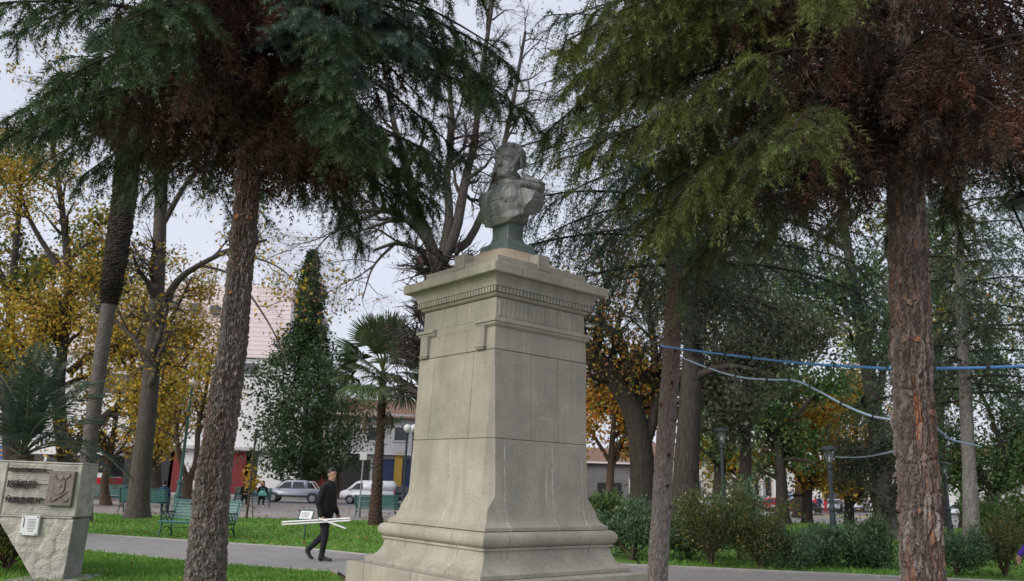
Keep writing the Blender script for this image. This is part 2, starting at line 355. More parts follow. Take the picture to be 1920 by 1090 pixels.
# string course: wraps the right and rear faces, and only the ends of the inscription face
def strip(name, pts_, prof, closed=False, m=M_stone):
    """moulding with profile (out, z) along the plan line pts_ on the outside of the shaft (out is added along the outward normal of each side)"""
    rings = []
    for p, n in pts_: rings.append([[p[0] + n[0] * o, p[1] + n[1] * o, z] for o, z in prof])
    mb = MB(); mb.loft(rings); link(name, fix(mb.mesh(name, bevel=.002)), m, ped)
sp = [(-.02, 3.278), (.048, 3.278), (.048, 3.246), (.030, 3.238), (.030, 3.222), (.012, 3.205), (-.02, 3.200)]
w = .634
strip('string_course', [((-w, -.36), (-1, 0)), ((-w, -w), (-1, -1)), ((w, -w), (1, -1)), ((w, -.36), (1, 0))], sp)
strip('string_course', [((-w, .36), (-1, 0)), ((-w, w), (-1, 1)), ((w, w), (1, 1)), ((w, .36), (1, 0))], sp)
for y0 in (-.45, .53):
    br = MB()
    br.box((-.655, y0, 3.11), (.05, .13, .20)); br.box((-.668, y0, 3.12), (.03, .07, .17))
    br.box((-.66, y0, 3.004), (.055, .15, .016))
    b0 = br.build('bracket', M_stone, ped, bevel=.004)
    gm = MB()
    for k in range(4): gm.box((-.662, y0 - .05 + k * .033, 2.985), (.045, .018, .022))
    gm.build('gutta', M_stone, b0)
# cornice
course('moulding_stone', [(.632, 3.502, E_), (.650, 3.512, E_), (.660, 3.526, E_), (.660, 3.536, E_)], [-.2, .3], [-.3, .2], gap=.001, bevel=0)
course('dentil_band', [(.664, 3.538, E_), (.664, 3.598, E_)], [-.2, .3], [-.3, .2], gap=.001, bevel=0)
for ax in (0, 1):
    for s in (-1, 1):
        mb = MB()
        for k in range(30):
            t = -.672 + k * 1.344 / 29
            c = (s * .676, t, 3.568) if ax == 0 else (t, s * .676, 3.568)
            mb.box(c, (.026, .034, .056) if ax == 0 else (.034, .026, .056))
        tag(mb.build('dentil', M_stone, ped, bevel=.002), kind='stuff')
course('cavetto_stone', [(.690, 3.600, E_), (.692, 3.62, E_), (.698, 3.645, E_), (.712, 3.672, E_), (.735, 3.692, E_), (.755, 3.700, E_), (.755, 3.704, E_)], [.042, .1], [-.43, .12], gap=.0015, bevel=0)
course('cornice_slab', [(.803, 3.706, E_), (.806, 3.715, E_), (.806, 3.795, E_), (.802, 3.806, E_)], [.042, .46], [-.43, .30], d=.3, gap=.002, bevel=.006)
course('attic_stone', [(.634, 3.810, E_), (.630, 3.938, E_)], [-.073, .101], [-.095, .082], d=.14, gap=.0015, bevel=.005)
for s in (-1, 1):
    MB().box((s * .572, .014, 3.965), (.135, .172, .17)).build('upstand', M_stone, ped, bevel=.006)
    MB().box((-.006, s * .572, 3.965), (.172, .135, .17)).build('upstand', M_stone, ped, bevel=.006)
rg = []
for w_, z_ in ((.56, 3.86), (.56, 3.925), (.52, 3.965), (.46, 4.02), (.40, 4.075), (.34, 4.13), (.30, 4.155), (.285, 4.16)):
    n = 9; side = np.linspace(-1, 1, n)[:-1]; q = [( x, -1) for x in side] + [(1, x) for x in side] + [(-x, 1) for x in side] + [(-1, -x) for x in side]
    q = np.array(q); rr = q / (np.abs(q) ** 5).sum(1)[:, None] ** .2; rg.append(np.c_[rr * w_, np.full(len(q), z_)])
rg = np.array(rg); rg[2:-1, :, 2] += fnoise(rg[2:-1].reshape(-1, 3), 7, 3).reshape(rg[2:-1, :, 2].shape) * .008
cp = MB(); cp.loft(rg); cp.build('mortar_cap', M_cap, ped, smooth=True)
# ================================================================== blended figures (one continuous skin over tapered limbs)
class Blob:
    def __init__(s): s.mb = MB(); s.pr = []
    def cap(s, a, b, ra, rb=None, m=0, n=14):
        a = np.array(a, float); b = np.array(b, float); rb = ra if rb is None else rb; d = b - a; L = np.linalg.norm(d) + 1e-9; T = d / L
        x = np.array([1., 0, 0]) if abs(T[2]) > .9 else np.array([0, 0, 1.]); A = np.cross(T, x); A /= np.linalg.norm(A); B = np.cross(T, A)
        th = np.linspace(-np.pi / 2, 0, 5)[1:]; al = [(a + T * ra * math.sin(q), ra * math.cos(q)) for q in np.linspace(-1.45, 0, 4)] + [(b + T * rb * math.sin(q), rb * math.cos(q)) for q in np.linspace(0, 1.45, 4)]
        ph = np.arange(n) * 2 * np.pi / n; s.mb.loft([c + r * (np.cos(ph)[:, None] * A + np.sin(ph)[:, None] * B) for c, r in al]); s.pr.append(('c', a, b, ra, rb, m)); return s
    def chain(s, pts, rs, m=0):
        for i in range(len(pts) - 1): s.cap(pts[i], pts[i + 1], rs[i], rs[i + 1], m)
        return s
    def ell(s, c, r, m=0, M=None, n=16):
        s.mb.ell(c, r, n, M=M); s.pr.append(('e', np.array(c, float), np.array(r, float), np.eye(3) if M is None else np.array(M), 0, m)); return s
    def sd(s, X):
        out = []
        for p in s.pr:
            if p[0] == 'c':
                _, a, b, ra, rb, m = p; d = b - a; t = np.clip(((X - a) @ d) / (d @ d + 1e-12), 0, 1); out.append(np.linalg.norm(X - a - t[:, None] * d, axis=1) - (ra + (rb - ra) * t))
            else:
                _, c, r, M, _, m = p; Y = ((X - c) @ M) / r; k = np.linalg.norm(Y, axis=1); out.append((k - 1) * r.min())
        return np.array(out)
    def build(s, name, mats, parent=None, voxel=.012, smooth=3, edit=None, matfn=None):
        me = fix(s.mb.mesh('tmp')); o = bpy.data.objects.new('tmp', me); COL.objects.link(o)
        rm = o.modifiers.new('r', 'REMESH'); rm.mode = 'VOXEL'; rm.voxel_size = voxel; rm.use_smooth_shade = True
        if smooth: sm = o.modifiers.new('s', 'SMOOTH'); sm.iterations = smooth; sm.factor = .5
        dg = bpy.context.evaluated_depsgraph_get(); ev = o.evaluated_get(dg); out = bpy.data.meshes.new_from_object(ev); bpy.data.objects.remove(o); bpy.data.meshes.remove(me)
        out.name = name; out.materials.clear(); n = len(out.vertices); V = np.empty(n * 3, np.float32); out.vertices.foreach_get('co', V); V = V.reshape(-1, 3).astype(float)
        if edit is not None: V = edit(V); out.vertices.foreach_set('co', V.astype(np.float32).ravel())
        mats = mats if isinstance(mats, (list, tuple)) else [mats]
        if len(mats) > 1:
            F = len(out.polygons); c = np.empty(F * 3, np.float32); out.polygons.foreach_get('center', c); c = c.reshape(-1, 3).astype(float)
            mi = np.array([p[5] for p in s.pr])[np.argmin(s.sd(c), axis=0)]
            if matfn is not None: mi = matfn(c, mi)
            out.polygons.foreach_set('material_index', mi.astype(np.int32))
        out.polygons.foreach_set('use_smooth', np.ones(len(out.polygons), bool)); out.update()
        return link(name, out, mats, parent)
# ------------------------------------------------------------------ bronze
def bronze_mat(name, green=.35):
    m = bpy.data.materials.new(name); m.use_nodes = True; nt = m.node_tree; b = nt.nodes['Principled BSDF']; N = nt.nodes.new; Lk = nt.links.new
    b.inputs['Roughness'].default_value = .5; b.inputs['Metallic'].default_value = .25; b.inputs['Specular IOR Level'].default_value = .45
    tc = N('ShaderNodeTexCoord')
    def nz(scale, sc=(1, 1, 1), loc=(0, 0, 0)):
        mp = N('ShaderNodeMapping'); mp.inputs['Scale'].default_value = sc; mp.inputs['Location'].default_value = loc; Lk(tc.outputs['Object'], mp.inputs['Vector'])
        n = N('ShaderNodeTexNoise'); n.inputs['Scale'].default_value = scale; n.inputs['Detail'].default_value = 6; n.inputs['Roughness'].default_value = .65; Lk(mp.outputs[0], n.inputs['Vector']); return n.outputs['Fac']
    def ramp(f, p0, c0, p1, c1):
        r = N('ShaderNodeValToRGB'); e = r.color_ramp.elements; e[0].position, e[1].position = p0, p1; e[0].color = (*c0, 1); e[1].color = (*c1, 1); Lk(f, r.inputs['Fac']); return r.outputs['Color']
    def mix(a, b_, f):
        x = N('ShaderNodeMix'); x.data_type = 'RGBA'
        for q, k in ((a, 'A'), (b_, 'B'), (f, 'Factor')):
            if isinstance(q, tuple): x.inputs[k].default_value = (*q, 1)
            elif isinstance(q, float): x.inputs[k].default_value = q
            else: Lk(q, x.inputs[k])
        return x.outputs['Result']
    c = ramp(nz(9, (1, 1, .35)), .32, (.115, .122, .12), .68, (.35, .355, .338))
    c = mix(c, (.14, .235, .20), ramp(nz(3.5, loc=(4, 1, 2)), .60 - green * .4, (0, 0, 0), .78 - green * .3, (.8, .8, .8)))
    c = mix(c, (.24, .165, .10), ramp(nz(5, (1, 1, .6), (9, 3, 5)), .60, (0, 0, 0), .70, (.75, .75, .75)))
    Lk(c, b.inputs['Base Color'])
    bp = N('ShaderNodeBump'); bp.inputs['Strength'].default_value = .3; bp.inputs['Distance'].default_value = .01; Lk(nz(40), bp.inputs['Height']); Lk(bp.outputs[0], b.inputs['Normal'])
    return m
M_bronze = bronze_mat('bronze_patina', .12); M_bronze_g = bronze_mat('bronze_patina_green', .75)
bust = thing('bronze_bust', 'weathered bronze bust of a uniformed man with epaulettes on top of the pedestal', 'bust', (MON[0] + .01, MON[1] + .02, 4.145), R(-49.75))
B = Blob(); g = np.random.default_rng(5)
H = 1.0
def hd(x, y, z): # the head is turned a little to its right
    a = R(17); x, y = x * 1.22, y * 1.10 + (.022 if z < 1.08 and y < -.1 else 0); z = .955 + (z - .955) * 1.07; return (x * math.cos(a) - y * math.sin(a), x * math.sin(a) + y * math.cos(a) - .02, z)
RM = np.array(Matrix.Rotation(R(17), 3, 'Z'))
B.ell(hd(0, .02, 1.19), (.150, .175, .158), M=RM); B.ell(hd(0, -.050, 1.09), (.132, .128, .158), M=RM); B.ell(hd(0, -.052, 1.00), (.112, .108, .075), M=RM)
B.cap(hd(-.02, -.145, .957), hd(.02, -.145, .957), .031); B.cap(hd(-.075, -.03, 1.00), hd(-.03, -.125, .955), .040, .034); B.cap(hd(.075, -.03, 1.00), hd(.03, -.125, .955), .040, .034)
B.cap(hd(0, -.160, 1.135), hd(0, -.192, 1.062), .017, .025); B.cap(hd(-.022, -.170, 1.052), hd(.022, -.170, 1.052), .016)
for s in (-1, 1):
    B.cap(hd(s * .018, -.160, 1.150), hd(s * .075, -.135, 1.158), .021, .018); B.ell(hd(s * .047, -.148, 1.117), (.024, .016, .015), M=RM)
    B.cap(hd(s * .03, -.150, 1.100), hd(s * .07, -.135, 1.104), .008); B.ell(hd(s * .062, -.115, 1.05), (.036, .036, .045), M=RM)
    B.cap(hd(s * .128, .012, 1.125), hd(s * .140, .030, 1.110), .016); B.cap(hd(s * .140, .034, 1.115), hd(s * .136, .026, 1.065), .013); B.cap(hd(s * .130, .006, 1.125), hd(s * .132, .010, 1.058), .013)
    for k in range(9):                                    # whiskers
        B.ell(hd(s * (.112 + .004 * g.normal()), -.035 - .012 * k + .01 * g.normal() * (k > 4), 1.15 - .022 * k), (.020, .020, .018))
B.cap(hd(-.030, -.163, 1.014), hd(.030, -.163, 1.014), .010); B.cap(hd(-.026, -.160, .995), hd(.026, -.160, .995), .011)
for k in range(210):                                      # curls
    th = g.uniform(0, 6.28); el = math.asin(g.uniform(-.35, 1)); d = np.array([math.cos(el) * math.cos(th), math.cos(el) * math.sin(th), math.sin(el)])
    if d[1] < -.30 and d[2] < .62: continue
    if abs(d[0]) > .85 and d[2] < -.15: continue
    p = np.array([0, .02, 1.19]) + d * np.array([.132, .165, .155]); r_ = g.uniform(.022, .040); t = np.cross(d, g.normal(size=3)); t /= np.linalg.norm(t)
    B.cap(hd(*(p - t * r_ * .7)), hd(*(p + t * r_ * .7)), r_ * .75)
B.cap((0, .03, .80), (0, .012, .935), .155, .132)         # stock and collar
B.cap((0, .03, .84), (0, .01, .905), .160, .148)
B.ell((0, -.045, .60), (.33, .205, .285)); B.ell((0, -.03, .44), (.33, .19, .17)); B.ell((0, .03, .62), (.34, .185, .25)); B.ell((-.14, -.11, .66), (.17, .13, .17)); B.ell((.14, -.11, .66), (.17, .13, .17))
for s in (-1, 1):
    B.cap((s * .05, .02, .82), (s * .36, .03, .735), .115, .110); B.cap((s * .33, .03, .70), (s * .405, .02, .52), .145, .125)
def under(V):
    f = .375 + 1.05 * np.maximum(np.abs(V[:, 0]) - .10, 0) ** 1.7 + .10 * np.clip(V[:, 1], -.3, .3) - .03 * np.clip(-V[:, 1], 0, .2)
    V = V.copy(); V[:, 2] = np.maximum(V[:, 2], f); x = np.clip(V[:, 0], -.475, .475); V[:, 0] = np.where(V[:, 2] < .75, x, V[:, 0]); return V
body = B.build('body', M_bronze, bust, voxel=.0086, smooth=0, edit=under)
from mathutils.bvhtree import BVHTree
_bv = BVHTree.FromPolygons([v.co for v in body.data.vertices], [p.vertices for p in body.data.polygons])
def front(x, z, lift=.0):
    h = _bv.ray_cast(Vector((x, -2, z)), Vector((0, 1, 0))); return (x, (h[0].y if h[0] else -.2) - lift, z)
def ridge(pts, r, lift=.002, n=24, r1=None):
    xz = spline(np.array([(a, 0, b) for a, b in pts]), n); return np.array([front(p[0], p[2], lift) for p in xz]), np.linspace(r, r1 or r, n)
cm = MB()
for pts, r in (([(.03, .82), (.10, .72), (.12, .60), (.06, .48), (.02, .40)], .007), ([(-.02, .83), (-.10, .74), (-.13, .62), (-.10, .50), (-.09, .42)], .007), ([(.22, .76), (.17, .66), (.10, .58), (.04, .50)], .008), ([(-.21, .75), (-.20, .62), (-.18, .48)], .006), ([(0, .80), (0, .42)], .005)):
    P, rr = ridge(pts, r); cm.tube(P, rr, 6)
for k in range(7):
    z = .78 - k * .052; P, rr = ridge([(-.085, z + .012), (-.04, z), (.0, z + .006)], .005, n=8); cm.tube(P, rr, 5); P, rr = ridge([(.0, z + .006), (.04, z), (.085, z + .012)], .005, n=8); cm.tube(P, rr, 5)
    p = front(.0, z, .004); cm.ell(p, (.012, .010, .012), 8)
cm.build('coat_braid', M_bronze, bust, smooth=True)
md = MB()
for x, z in ((.17, .64), (.20, .60)): md.ell(front(x, z, .004), (.026, .010, .026), 10)
md.build('medal', M_bronze, bust, smooth=True)
cl = MB()
for z, r in ((.955, .146), (.915, .158)):
    a = np.linspace(0, 2 * np.pi, 30); cl.tube(np.c_[r * np.cos(a), .004 + r * np.sin(a) * 1.0 - (z - .9) * .15, z - .018 * -np.sin(a) * -1], .006, 5)
cl.build('collar_trim', M_bronze, bust, smooth=True)
for s in (-1, 1):
    ep = MB(); ep.ell((0, 0, 0), (.130, .125, .040), 20); ep.ell((-s * .12, 0, .045), (.11, .075, .025), 16, M=np.array(Matrix.Rotation(R(s * 18), 3, 'Y')))
    a = np.linspace(0, 2 * np.pi, 33); ep.tube(np.c_[.128 * np.cos(a), .124 * np.sin(a), np.full(33, -.002)], .017, 6)
    e = ep.build('epaulette', M_bronze, bust, smooth=True, loc=(s * .385, .025, .825), rot=(0, R(s * 20), 0))
    fr = MB()
    for k in range(44):
        th = k * 2 * np.pi / 44
        if s * math.cos(th) < -.55: continue
        c0, s0 = math.cos(th), math.sin(th); fr.tube([(.126 * c0, .122 * s0, -.005), (.140 * c0, .136 * s0, -.045), (.138 * c0, .134 * s0, -.098)], [.009, .0095, .007], 5)
    fr.build('fringe', M_bronze, e, smooth=True)
so = MB()
q = ((.255, .225, 0), (.255, .225, .055), (.240, .21, .068), (.232, .205, .125), (.212, .185, .138), (.178, .152, .155), (.150, .128, .185), (.136, .116, .24), (.140, .12, .42))
so.loft([[(sx * a, sy * b, z) for sx, sy in ((-1, -1), (1, -1), (1, 1), (-1, 1))] for a, b, z in q]); so.build('socle', M_bronze_g, bust, bevel=.008)
# ================================================================== trees: library
M_leaf = leafmat('foliage'); M_needle = leafmat('needles', trans=.25, rough=.6)
def nrm(a): return a / (np.linalg.norm(a, axis=-1, keepdims=True) + 1e-9)
def perp(T, g):
    a = nrm(g.normal(size=T.shape)); return nrm(np.cross(T, a))
def batch_tubes(P, r, n):
    m, k, _ = P.shape; T = np.gradient(P, axis=1); T = nrm(T)
    ref = np.where(np.abs(T[:, :1, 2:3]) > .9, np.array([[[1., 0, 0]]]), np.array([[[0., 0, 1]]])); A = nrm(np.cross(T, np.broadcast_to(ref, T.shape))); B = np.cross(T, A)
    a = np.arange(n) * 2 * np.pi / n
    V = P[:, :, None] + r[:, :, None, None] * (np.cos(a)[None, None, :, None] * A[:, :, None] + np.sin(a)[None, None, :, None] * B[:, :, None])
    base = (np.arange(m) * k * n)[:, None, None]; i = (np.arange(k - 1) * n)[None, :, None]; j = np.arange(n)[None, None]; j2 = (j + 1) % n
    Q = np.stack([base + i + j, base + i + n + j, base + i + n + j2, base + i + j2], -1).reshape(-1, 4)
    return V.reshape(-1, 3), Q
def grow(P, r, m, g, L, ang=(.5, 1.0), t0=.25, k=6, wob=.18, up=.0, rr=.55, endr=.3, tpow=1.0, shrink=.5):
    """m children on the parent paths P (a,k,3)"""
    a, kp, _ = P.shape; ln = np.linalg.norm(np.diff(P, axis=1), axis=2).sum(1); idx = g.choice(a, m, p=ln / ln.sum())
    t = t0 + (1 - t0) * g.uniform(0, 1, m) ** tpow; f = t * (kp - 1); i = np.minimum(f.astype(int), kp - 2); w = (f - i)[:, None]
    S = P[idx, i] * (1 - w) + P[idx, i + 1] * w; T = nrm(P[idx, i + 1] - P[idx, i]); rad = (r[idx, i] * (1 - w[:, 0]) + r[idx, i + 1] * w[:, 0]) * rr
    an = g.uniform(*ang, m)[:, None]; D = nrm(T * np.cos(an) + perp(T, g) * np.sin(an) + np.array([0, 0, up]))
    Ls = g.uniform(*L, m) * (1 - shrink * t); out = np.empty((m, k, 3)); out[:, 0] = S
    for q in range(1, k):
        D = nrm(D + g.normal(size=(m, 3)) * wob + np.array([0, 0, up * .25])); out[:, q] = out[:, q - 1] + D * (Ls / (k - 1))[:, None]
    R_ = rad[:, None] * np.linspace(1, endr, k)[None]
    return out, R_
def sample(P, m, g, t0=0.):
    a, k, _ = P.shape; idx = g.integers(0, a, m); f = g.uniform(t0, 1, m) * (k - 1); i = np.minimum(f.astype(int), k - 2); w = (f - i)[:, None]
    return P[idx, i] * (1 - w) + P[idx, i + 1] * w, nrm(P[idx, i + 1] - P[idx, i])
def leaves(C, size, g, cols, hang=.0, aspect=.55, jit=.0, D=None, cvar=.2):
    """one folded diamond per point; cols is a list of (colour, weight)"""
    n = len(C); C = C + g.normal(size=(n, 3)) * jit
    d = nrm(g.normal(size=(n, 3)) + np.array([0, 0, -hang])) if D is None else nrm(D + g.normal(size=(n, 3)) * .6)
    s = perp(d, g); nn = np.cross(d, s); L = (size * g.uniform(.6, 1.3, n))[:, None]; w = L * aspect / 2
    V = np.stack([C, C + d * L * .5 + s * w + nn * w * .35, C + d * L, C + d * L * .5 - s * w + nn * w * .35], 1).reshape(-1, 3)
    q = np.arange(n)[:, None] * 4; F = [np.concatenate([q + [0, 1, 2], q + [0, 2, 3]])]
    cs = np.array([c for c, _ in cols]); pw = np.array([w_ for _, w_ in cols], float); ci = g.choice(len(cs), n, p=pw / pw.sum())
    col = cs[ci] * g.uniform(1 - cvar, 1 + cvar, (n, 1)) * g.uniform(.92, 1.08, (n, 3))
    return V, F, np.repeat(col, 4, 0)
def needles(S, D, L, g, col, tip=None, k=14, per=4, nl=.045, w=.0045, droop=.3, splay=1.05, cvar=.15, flat=0.):
    """shoots: S start, D direction, L length (m,), per needles at k stations; returns V,F,col; col, tip (m,3)"""
    m = len(S); t = (np.arange(k) + .5)[None] / k + g.uniform(-.4, .4, (m, k)) / k; dr = np.broadcast_to(np.asarray(droop, float), (m,))
    C = S[:, None] + D[:, None] * (L[:, None] * t)[..., None]; C[..., 2] -= dr[:, None] * L[:, None] * t ** 2
    T = D[:, None] * np.ones((1, k, 1)); T = T.copy(); T[..., 2] -= 2 * dr[:, None] * t; T = nrm(T)
    A = nrm(np.cross(T, np.where(np.abs(T[..., 2:3]) > .93, np.array([1., 0, 0]), np.array([0, 0, 1.])))); B = np.cross(T, A)
    ph = (np.arange(k)[None, :, None] * 2.4 + np.arange(per)[None, None] * 2 * np.pi / per + g.uniform(0, 6.28, (m, 1, 1))) + g.normal(size=(m, k, per)) * .25
    ca, sa = np.cos(ph)[..., None], np.sin(ph)[..., None] * (1 - flat)
    rad = nrm(ca * A[:, :, None] + sa * B[:, :, None]); sp = splay * (1.05 - .45 * t)[..., None, None]
    nd = nrm(T[:, :, None] * (1 - .35 * sp) + rad * sp); ln = nl * g.uniform(.75, 1.15, (m, k, per, 1)) * (1 - .45 * t ** 4)[..., None, None]
    sd = nrm(np.cross(nd, rad + .3 * g.normal(size=rad.shape))) * w / 2; c0 = C[:, :, None] * np.ones((1, 1, per, 1))
    V = np.stack([c0 - sd, c0 + sd, c0 + nd * ln], 3).reshape(-1, 3); n = m * k * per
    F = [np.arange(n * 3).reshape(n, 3)]
    cc = col[:, None, :] if tip is None else col[:, None] + (tip - col)[:, None] * (np.clip(t - .55, 0, 1) / .45)[..., None]
    cc = np.broadcast_to(cc, (m, k, 3))[:, :, None, None] * g.uniform(1 - cvar, 1 + cvar, (m, k, per, 1, 1))
    return V, F, np.broadcast_to(cc, (m, k, per, 3, 3)).reshape(-1, 3)
def merge(*gs):
    V = []; F = []; C = []; n = 0
    for v, f, c in gs:
        V.append(v); C.append(c); F += [x + n for x in f]; n += len(v)
    return np.vstack(V), F, np.vstack(C)
def crown(name, root, parts, m=None, off=(0, 0, 0)):
    V, F, C = merge(*parts); return link(name, new_mesh(name, V - np.array(off), F, col=C), m or M_leaf, root)
def wood(name, root, levels, m, off=(0, 0, 0), sides=(8, 5, 3, 3, 3, 3)):
    V = []; F = []; n = 0
    for (P, r), s in zip(levels, sides):
        v, q = batch_tubes(P, r, s); V.append(v); F.append(q + n); n += len(v)
    return link(name, new_mesh(name, np.vstack(V) - np.array(off), F, smooth=True), m, root)
def limbs(pols, k=14):
    """hand-laid limbs: [(points, r0, r1)] to level arrays"""
    return np.array([spline(p, k) for p, _, _ in pols]), np.array([np.linspace(a, b, k) for _, a, b in pols])
def flare(P, r, h=.8, amt=.6):
    z = P[:, :, 2] - P[:1, :1, 2]; return P, r * (1 + amt * np.exp(-np.maximum(z, 0) / h * 2.2))

def bark_mat(name, cols, vs=(9, 9, 2.2), bump=.9, dist=.03, fine=45):
    m = bpy.data.materials.new(name); m.use_nodes = True; nt = m.node_tree; b = nt.nodes['Principled BSDF']; N = nt.nodes.new; Lk = nt.links.new
    b.inputs['Roughness'].default_value = .92; b.inputs['Specular IOR Level'].default_value = .15
    tc = N('ShaderNodeTexCoord'); mp = N('ShaderNodeMapping'); mp.inputs['Scale'].default_value = vs; Lk(tc.outputs['Object'], mp.inputs['Vector'])
    n1 = N('ShaderNodeTexNoise'); n1.inputs['Scale'].default_value = 1.6; n1.inputs['Detail'].default_value = 7; n1.inputs['Roughness'].default_value = .7; Lk(mp.outputs[0], n1.inputs['Vector'])
    cr = N('ShaderNodeValToRGB'); e = cr.color_ramp.elements; e[0].position = .3; e[1].position = .7; e[0].color = (*cols[0], 1); e[1].color = (*cols[-1], 1)
    for k, c in enumerate(cols[1:-1]): x = e.new(.3 + .4 * (k + 1) / (len(cols) - 1)); x.color = (*c, 1)
    Lk(n1.outputs['Fac'], cr.inputs['Fac']); Lk(cr.outputs['Color'], b.inputs['Base Color'])
    vo = N('ShaderNodeTexVoronoi'); vo.inputs['Scale'].default_value = 2.0; vo.feature = 'DISTANCE_TO_EDGE'; Lk(mp.outputs[0], vo.inputs['Vector'])
    ad = N('ShaderNodeMath'); ad.operation = 'ADD'; Lk(vo.outputs['Distance'], ad.inputs[0]); Lk(n1.outputs['Fac'], ad.inputs[1])
    bp = N('ShaderNodeBump'); bp.inputs['Strength'].default_value = bump; bp.inputs['Distance'].default_value = dist; Lk(ad.outputs[0], bp.inputs['Height']); Lk(bp.outputs[0], b.inputs['Normal'])
    return m
def colbark_mat(name, bump=.7):
    m = bpy.data.materials.new(name); m.use_nodes = True; nt = m.node_tree; b = nt.nodes['Principled BSDF']; N = nt.nodes.new; Lk = nt.links.new
    b.inputs['Roughness'].default_value = .9; b.inputs['Specular IOR Level'].default_value = .15
    a = N('ShaderNodeAttribute'); a.attribute_name = 'Col'; tc = N('ShaderNodeTexCoord'); mp = N('ShaderNodeMapping'); mp.inputs['Scale'].default_value = (60, 60, 26); Lk(tc.outputs['Object'], mp.inputs['Vector'])
    n1 = N('ShaderNodeTexNoise'); n1.inputs['Scale'].default_value = 1.; n1.inputs['Detail'].default_value = 6; n1.inputs['Roughness'].default_value = .75; Lk(mp.outputs[0], n1.inputs['Vector'])
    cr = N('ShaderNodeValToRGB'); e = cr.color_ramp.elements; e[0].position = .3; e[0].color = (.35, .34, .33, 1); e[1].position = .70; e[1].color = (1.75, 1.74, 1.74, 1); Lk(n1.outputs['Fac'], cr.inputs['Fac'])
    mx = N('ShaderNodeMix'); mx.data_type = 'RGBA'; mx.blend_type = 'MULTIPLY'; mx.inputs['Factor'].default_value = 1; Lk(a.outputs['Color'], mx.inputs['A']); Lk(cr.outputs['Color'], mx.inputs['B']); Lk(mx.outputs['Result'], b.inputs['Base Color'])
    bp = N('ShaderNodeBump'); bp.inputs['Strength'].default_value = bump; bp.inputs['Distance'].default_value = .012; Lk(n1.outputs['Fac'], bp.inputs['Height']); Lk(bp.outputs[0], b.inputs['Normal'])
    return m
def cells(u, v, nu, seed):
    """2-D cell noise, u periodic with nu cells: F1, F2 and a random value per cell"""
    g = np.random.default_rng(seed); nv = int(v.max()) + 4; J = g.uniform(0, 1, (nu, nv, 2)); RV = g.uniform(0, 1, (nu, nv, 2))
    iu = np.floor(u).astype(int); iv = np.floor(v).astype(int); f1 = np.full(u.shape, 9.); f2 = f1.copy(); rv = np.zeros(u.shape + (2,))
    for a in (-1, 0, 1):
        for b in (-1, 0, 1):
            cu = (iu + a) % nu; cv = np.clip(iv + b, 0, nv - 1); d = np.hypot(iu + a + J[cu, cv, 0] - u, iv + b + J[cu, cv, 1] - v)
            new = d < f1; f2 = np.where(new, f1, np.minimum(f2, d)); rv = np.where(new[..., None], RV[cu, cv], rv); f1 = np.where(new, d, f1)
    return f1, f2, rv
def bark_trunk(P, rad, nu, nv, cw, ch, depth, colfn, seed=0, rings=(), warp=.5):
    """trunk surface with real bark plates; P,rad control polyline; colfn(theta,z,plate random,edge)->colour"""
    Pc = spline(P, nv); rr = np.interp(np.linspace(0, 1, nv), np.linspace(0, 1, len(rad)), rad); T, A, B = frames(Pc)
    th = np.arange(nu) * 2 * np.pi / nu; th = th - warp * np.sin(th - np.pi); s = np.r_[0, np.cumsum(np.linalg.norm(np.diff(Pc, axis=0), axis=1))]
    TH, S_ = np.meshgrid(th, s); ncell = max(6, int(2 * np.pi * rad[0] / cw))
    u = TH / (2 * np.pi) * ncell; v = S_ / ch
    X = np.stack([np.cos(TH), np.sin(TH), S_ * 1.5], -1).reshape(-1, 3)
    du = fnoise(X, 2.5, seed + 5).reshape(TH.shape) * .5; dv = fnoise(X, 3.5, seed + 6).reshape(TH.shape) * .5
    f1, f2, rv = cells((u + du) % ncell, np.maximum(v + dv + 1, 0), ncell, seed); edge = np.clip((f2 - f1) / .35, 0, 1)
    g1, g2, gv = cells((u * 2.3 + dv * 2) % int(ncell * 2.3), np.maximum(v * 2.1 + du + 1, 0), int(ncell * 2.3), seed + 1); e2 = np.clip((g2 - g1) / .3, 0, 1)
    low = fnoise(X, 1.2, seed + 7).reshape(TH.shape); fine = np.random.default_rng(seed).normal(size=TH.shape)
    disp = depth * (edge ** .4 * (.45 + .9 * rv[..., 0]) + .5 * e2 ** .5 * gv[..., 0] - .75) + low * .010 + fine * depth * .12
    for z0, amp, wd in rings: disp = disp + amp * np.exp(-((S_ - z0 - .03 * np.sin(TH * 2 + z0 * 9)) / wd) ** 2)
    rad2 = rr[:, None] + disp
    V = Pc[:, None] + rad2[..., None] * (np.cos(TH)[..., None] * A[:, None] + np.sin(TH)[..., None] * B[:, None])
    i = np.arange(nv - 1)[:, None] * nu; j = np.arange(nu)[None]; j2 = (j + 1) % nu; Q = np.stack([i + j, i + nu + j, i + nu + j2, i + j2], -1).reshape(-1, 4)
    return V.reshape(-1, 3), [Q], colfn(TH, S_, rv, gv, edge, low).reshape(-1, 3), (Pc, rr, A, B, s)
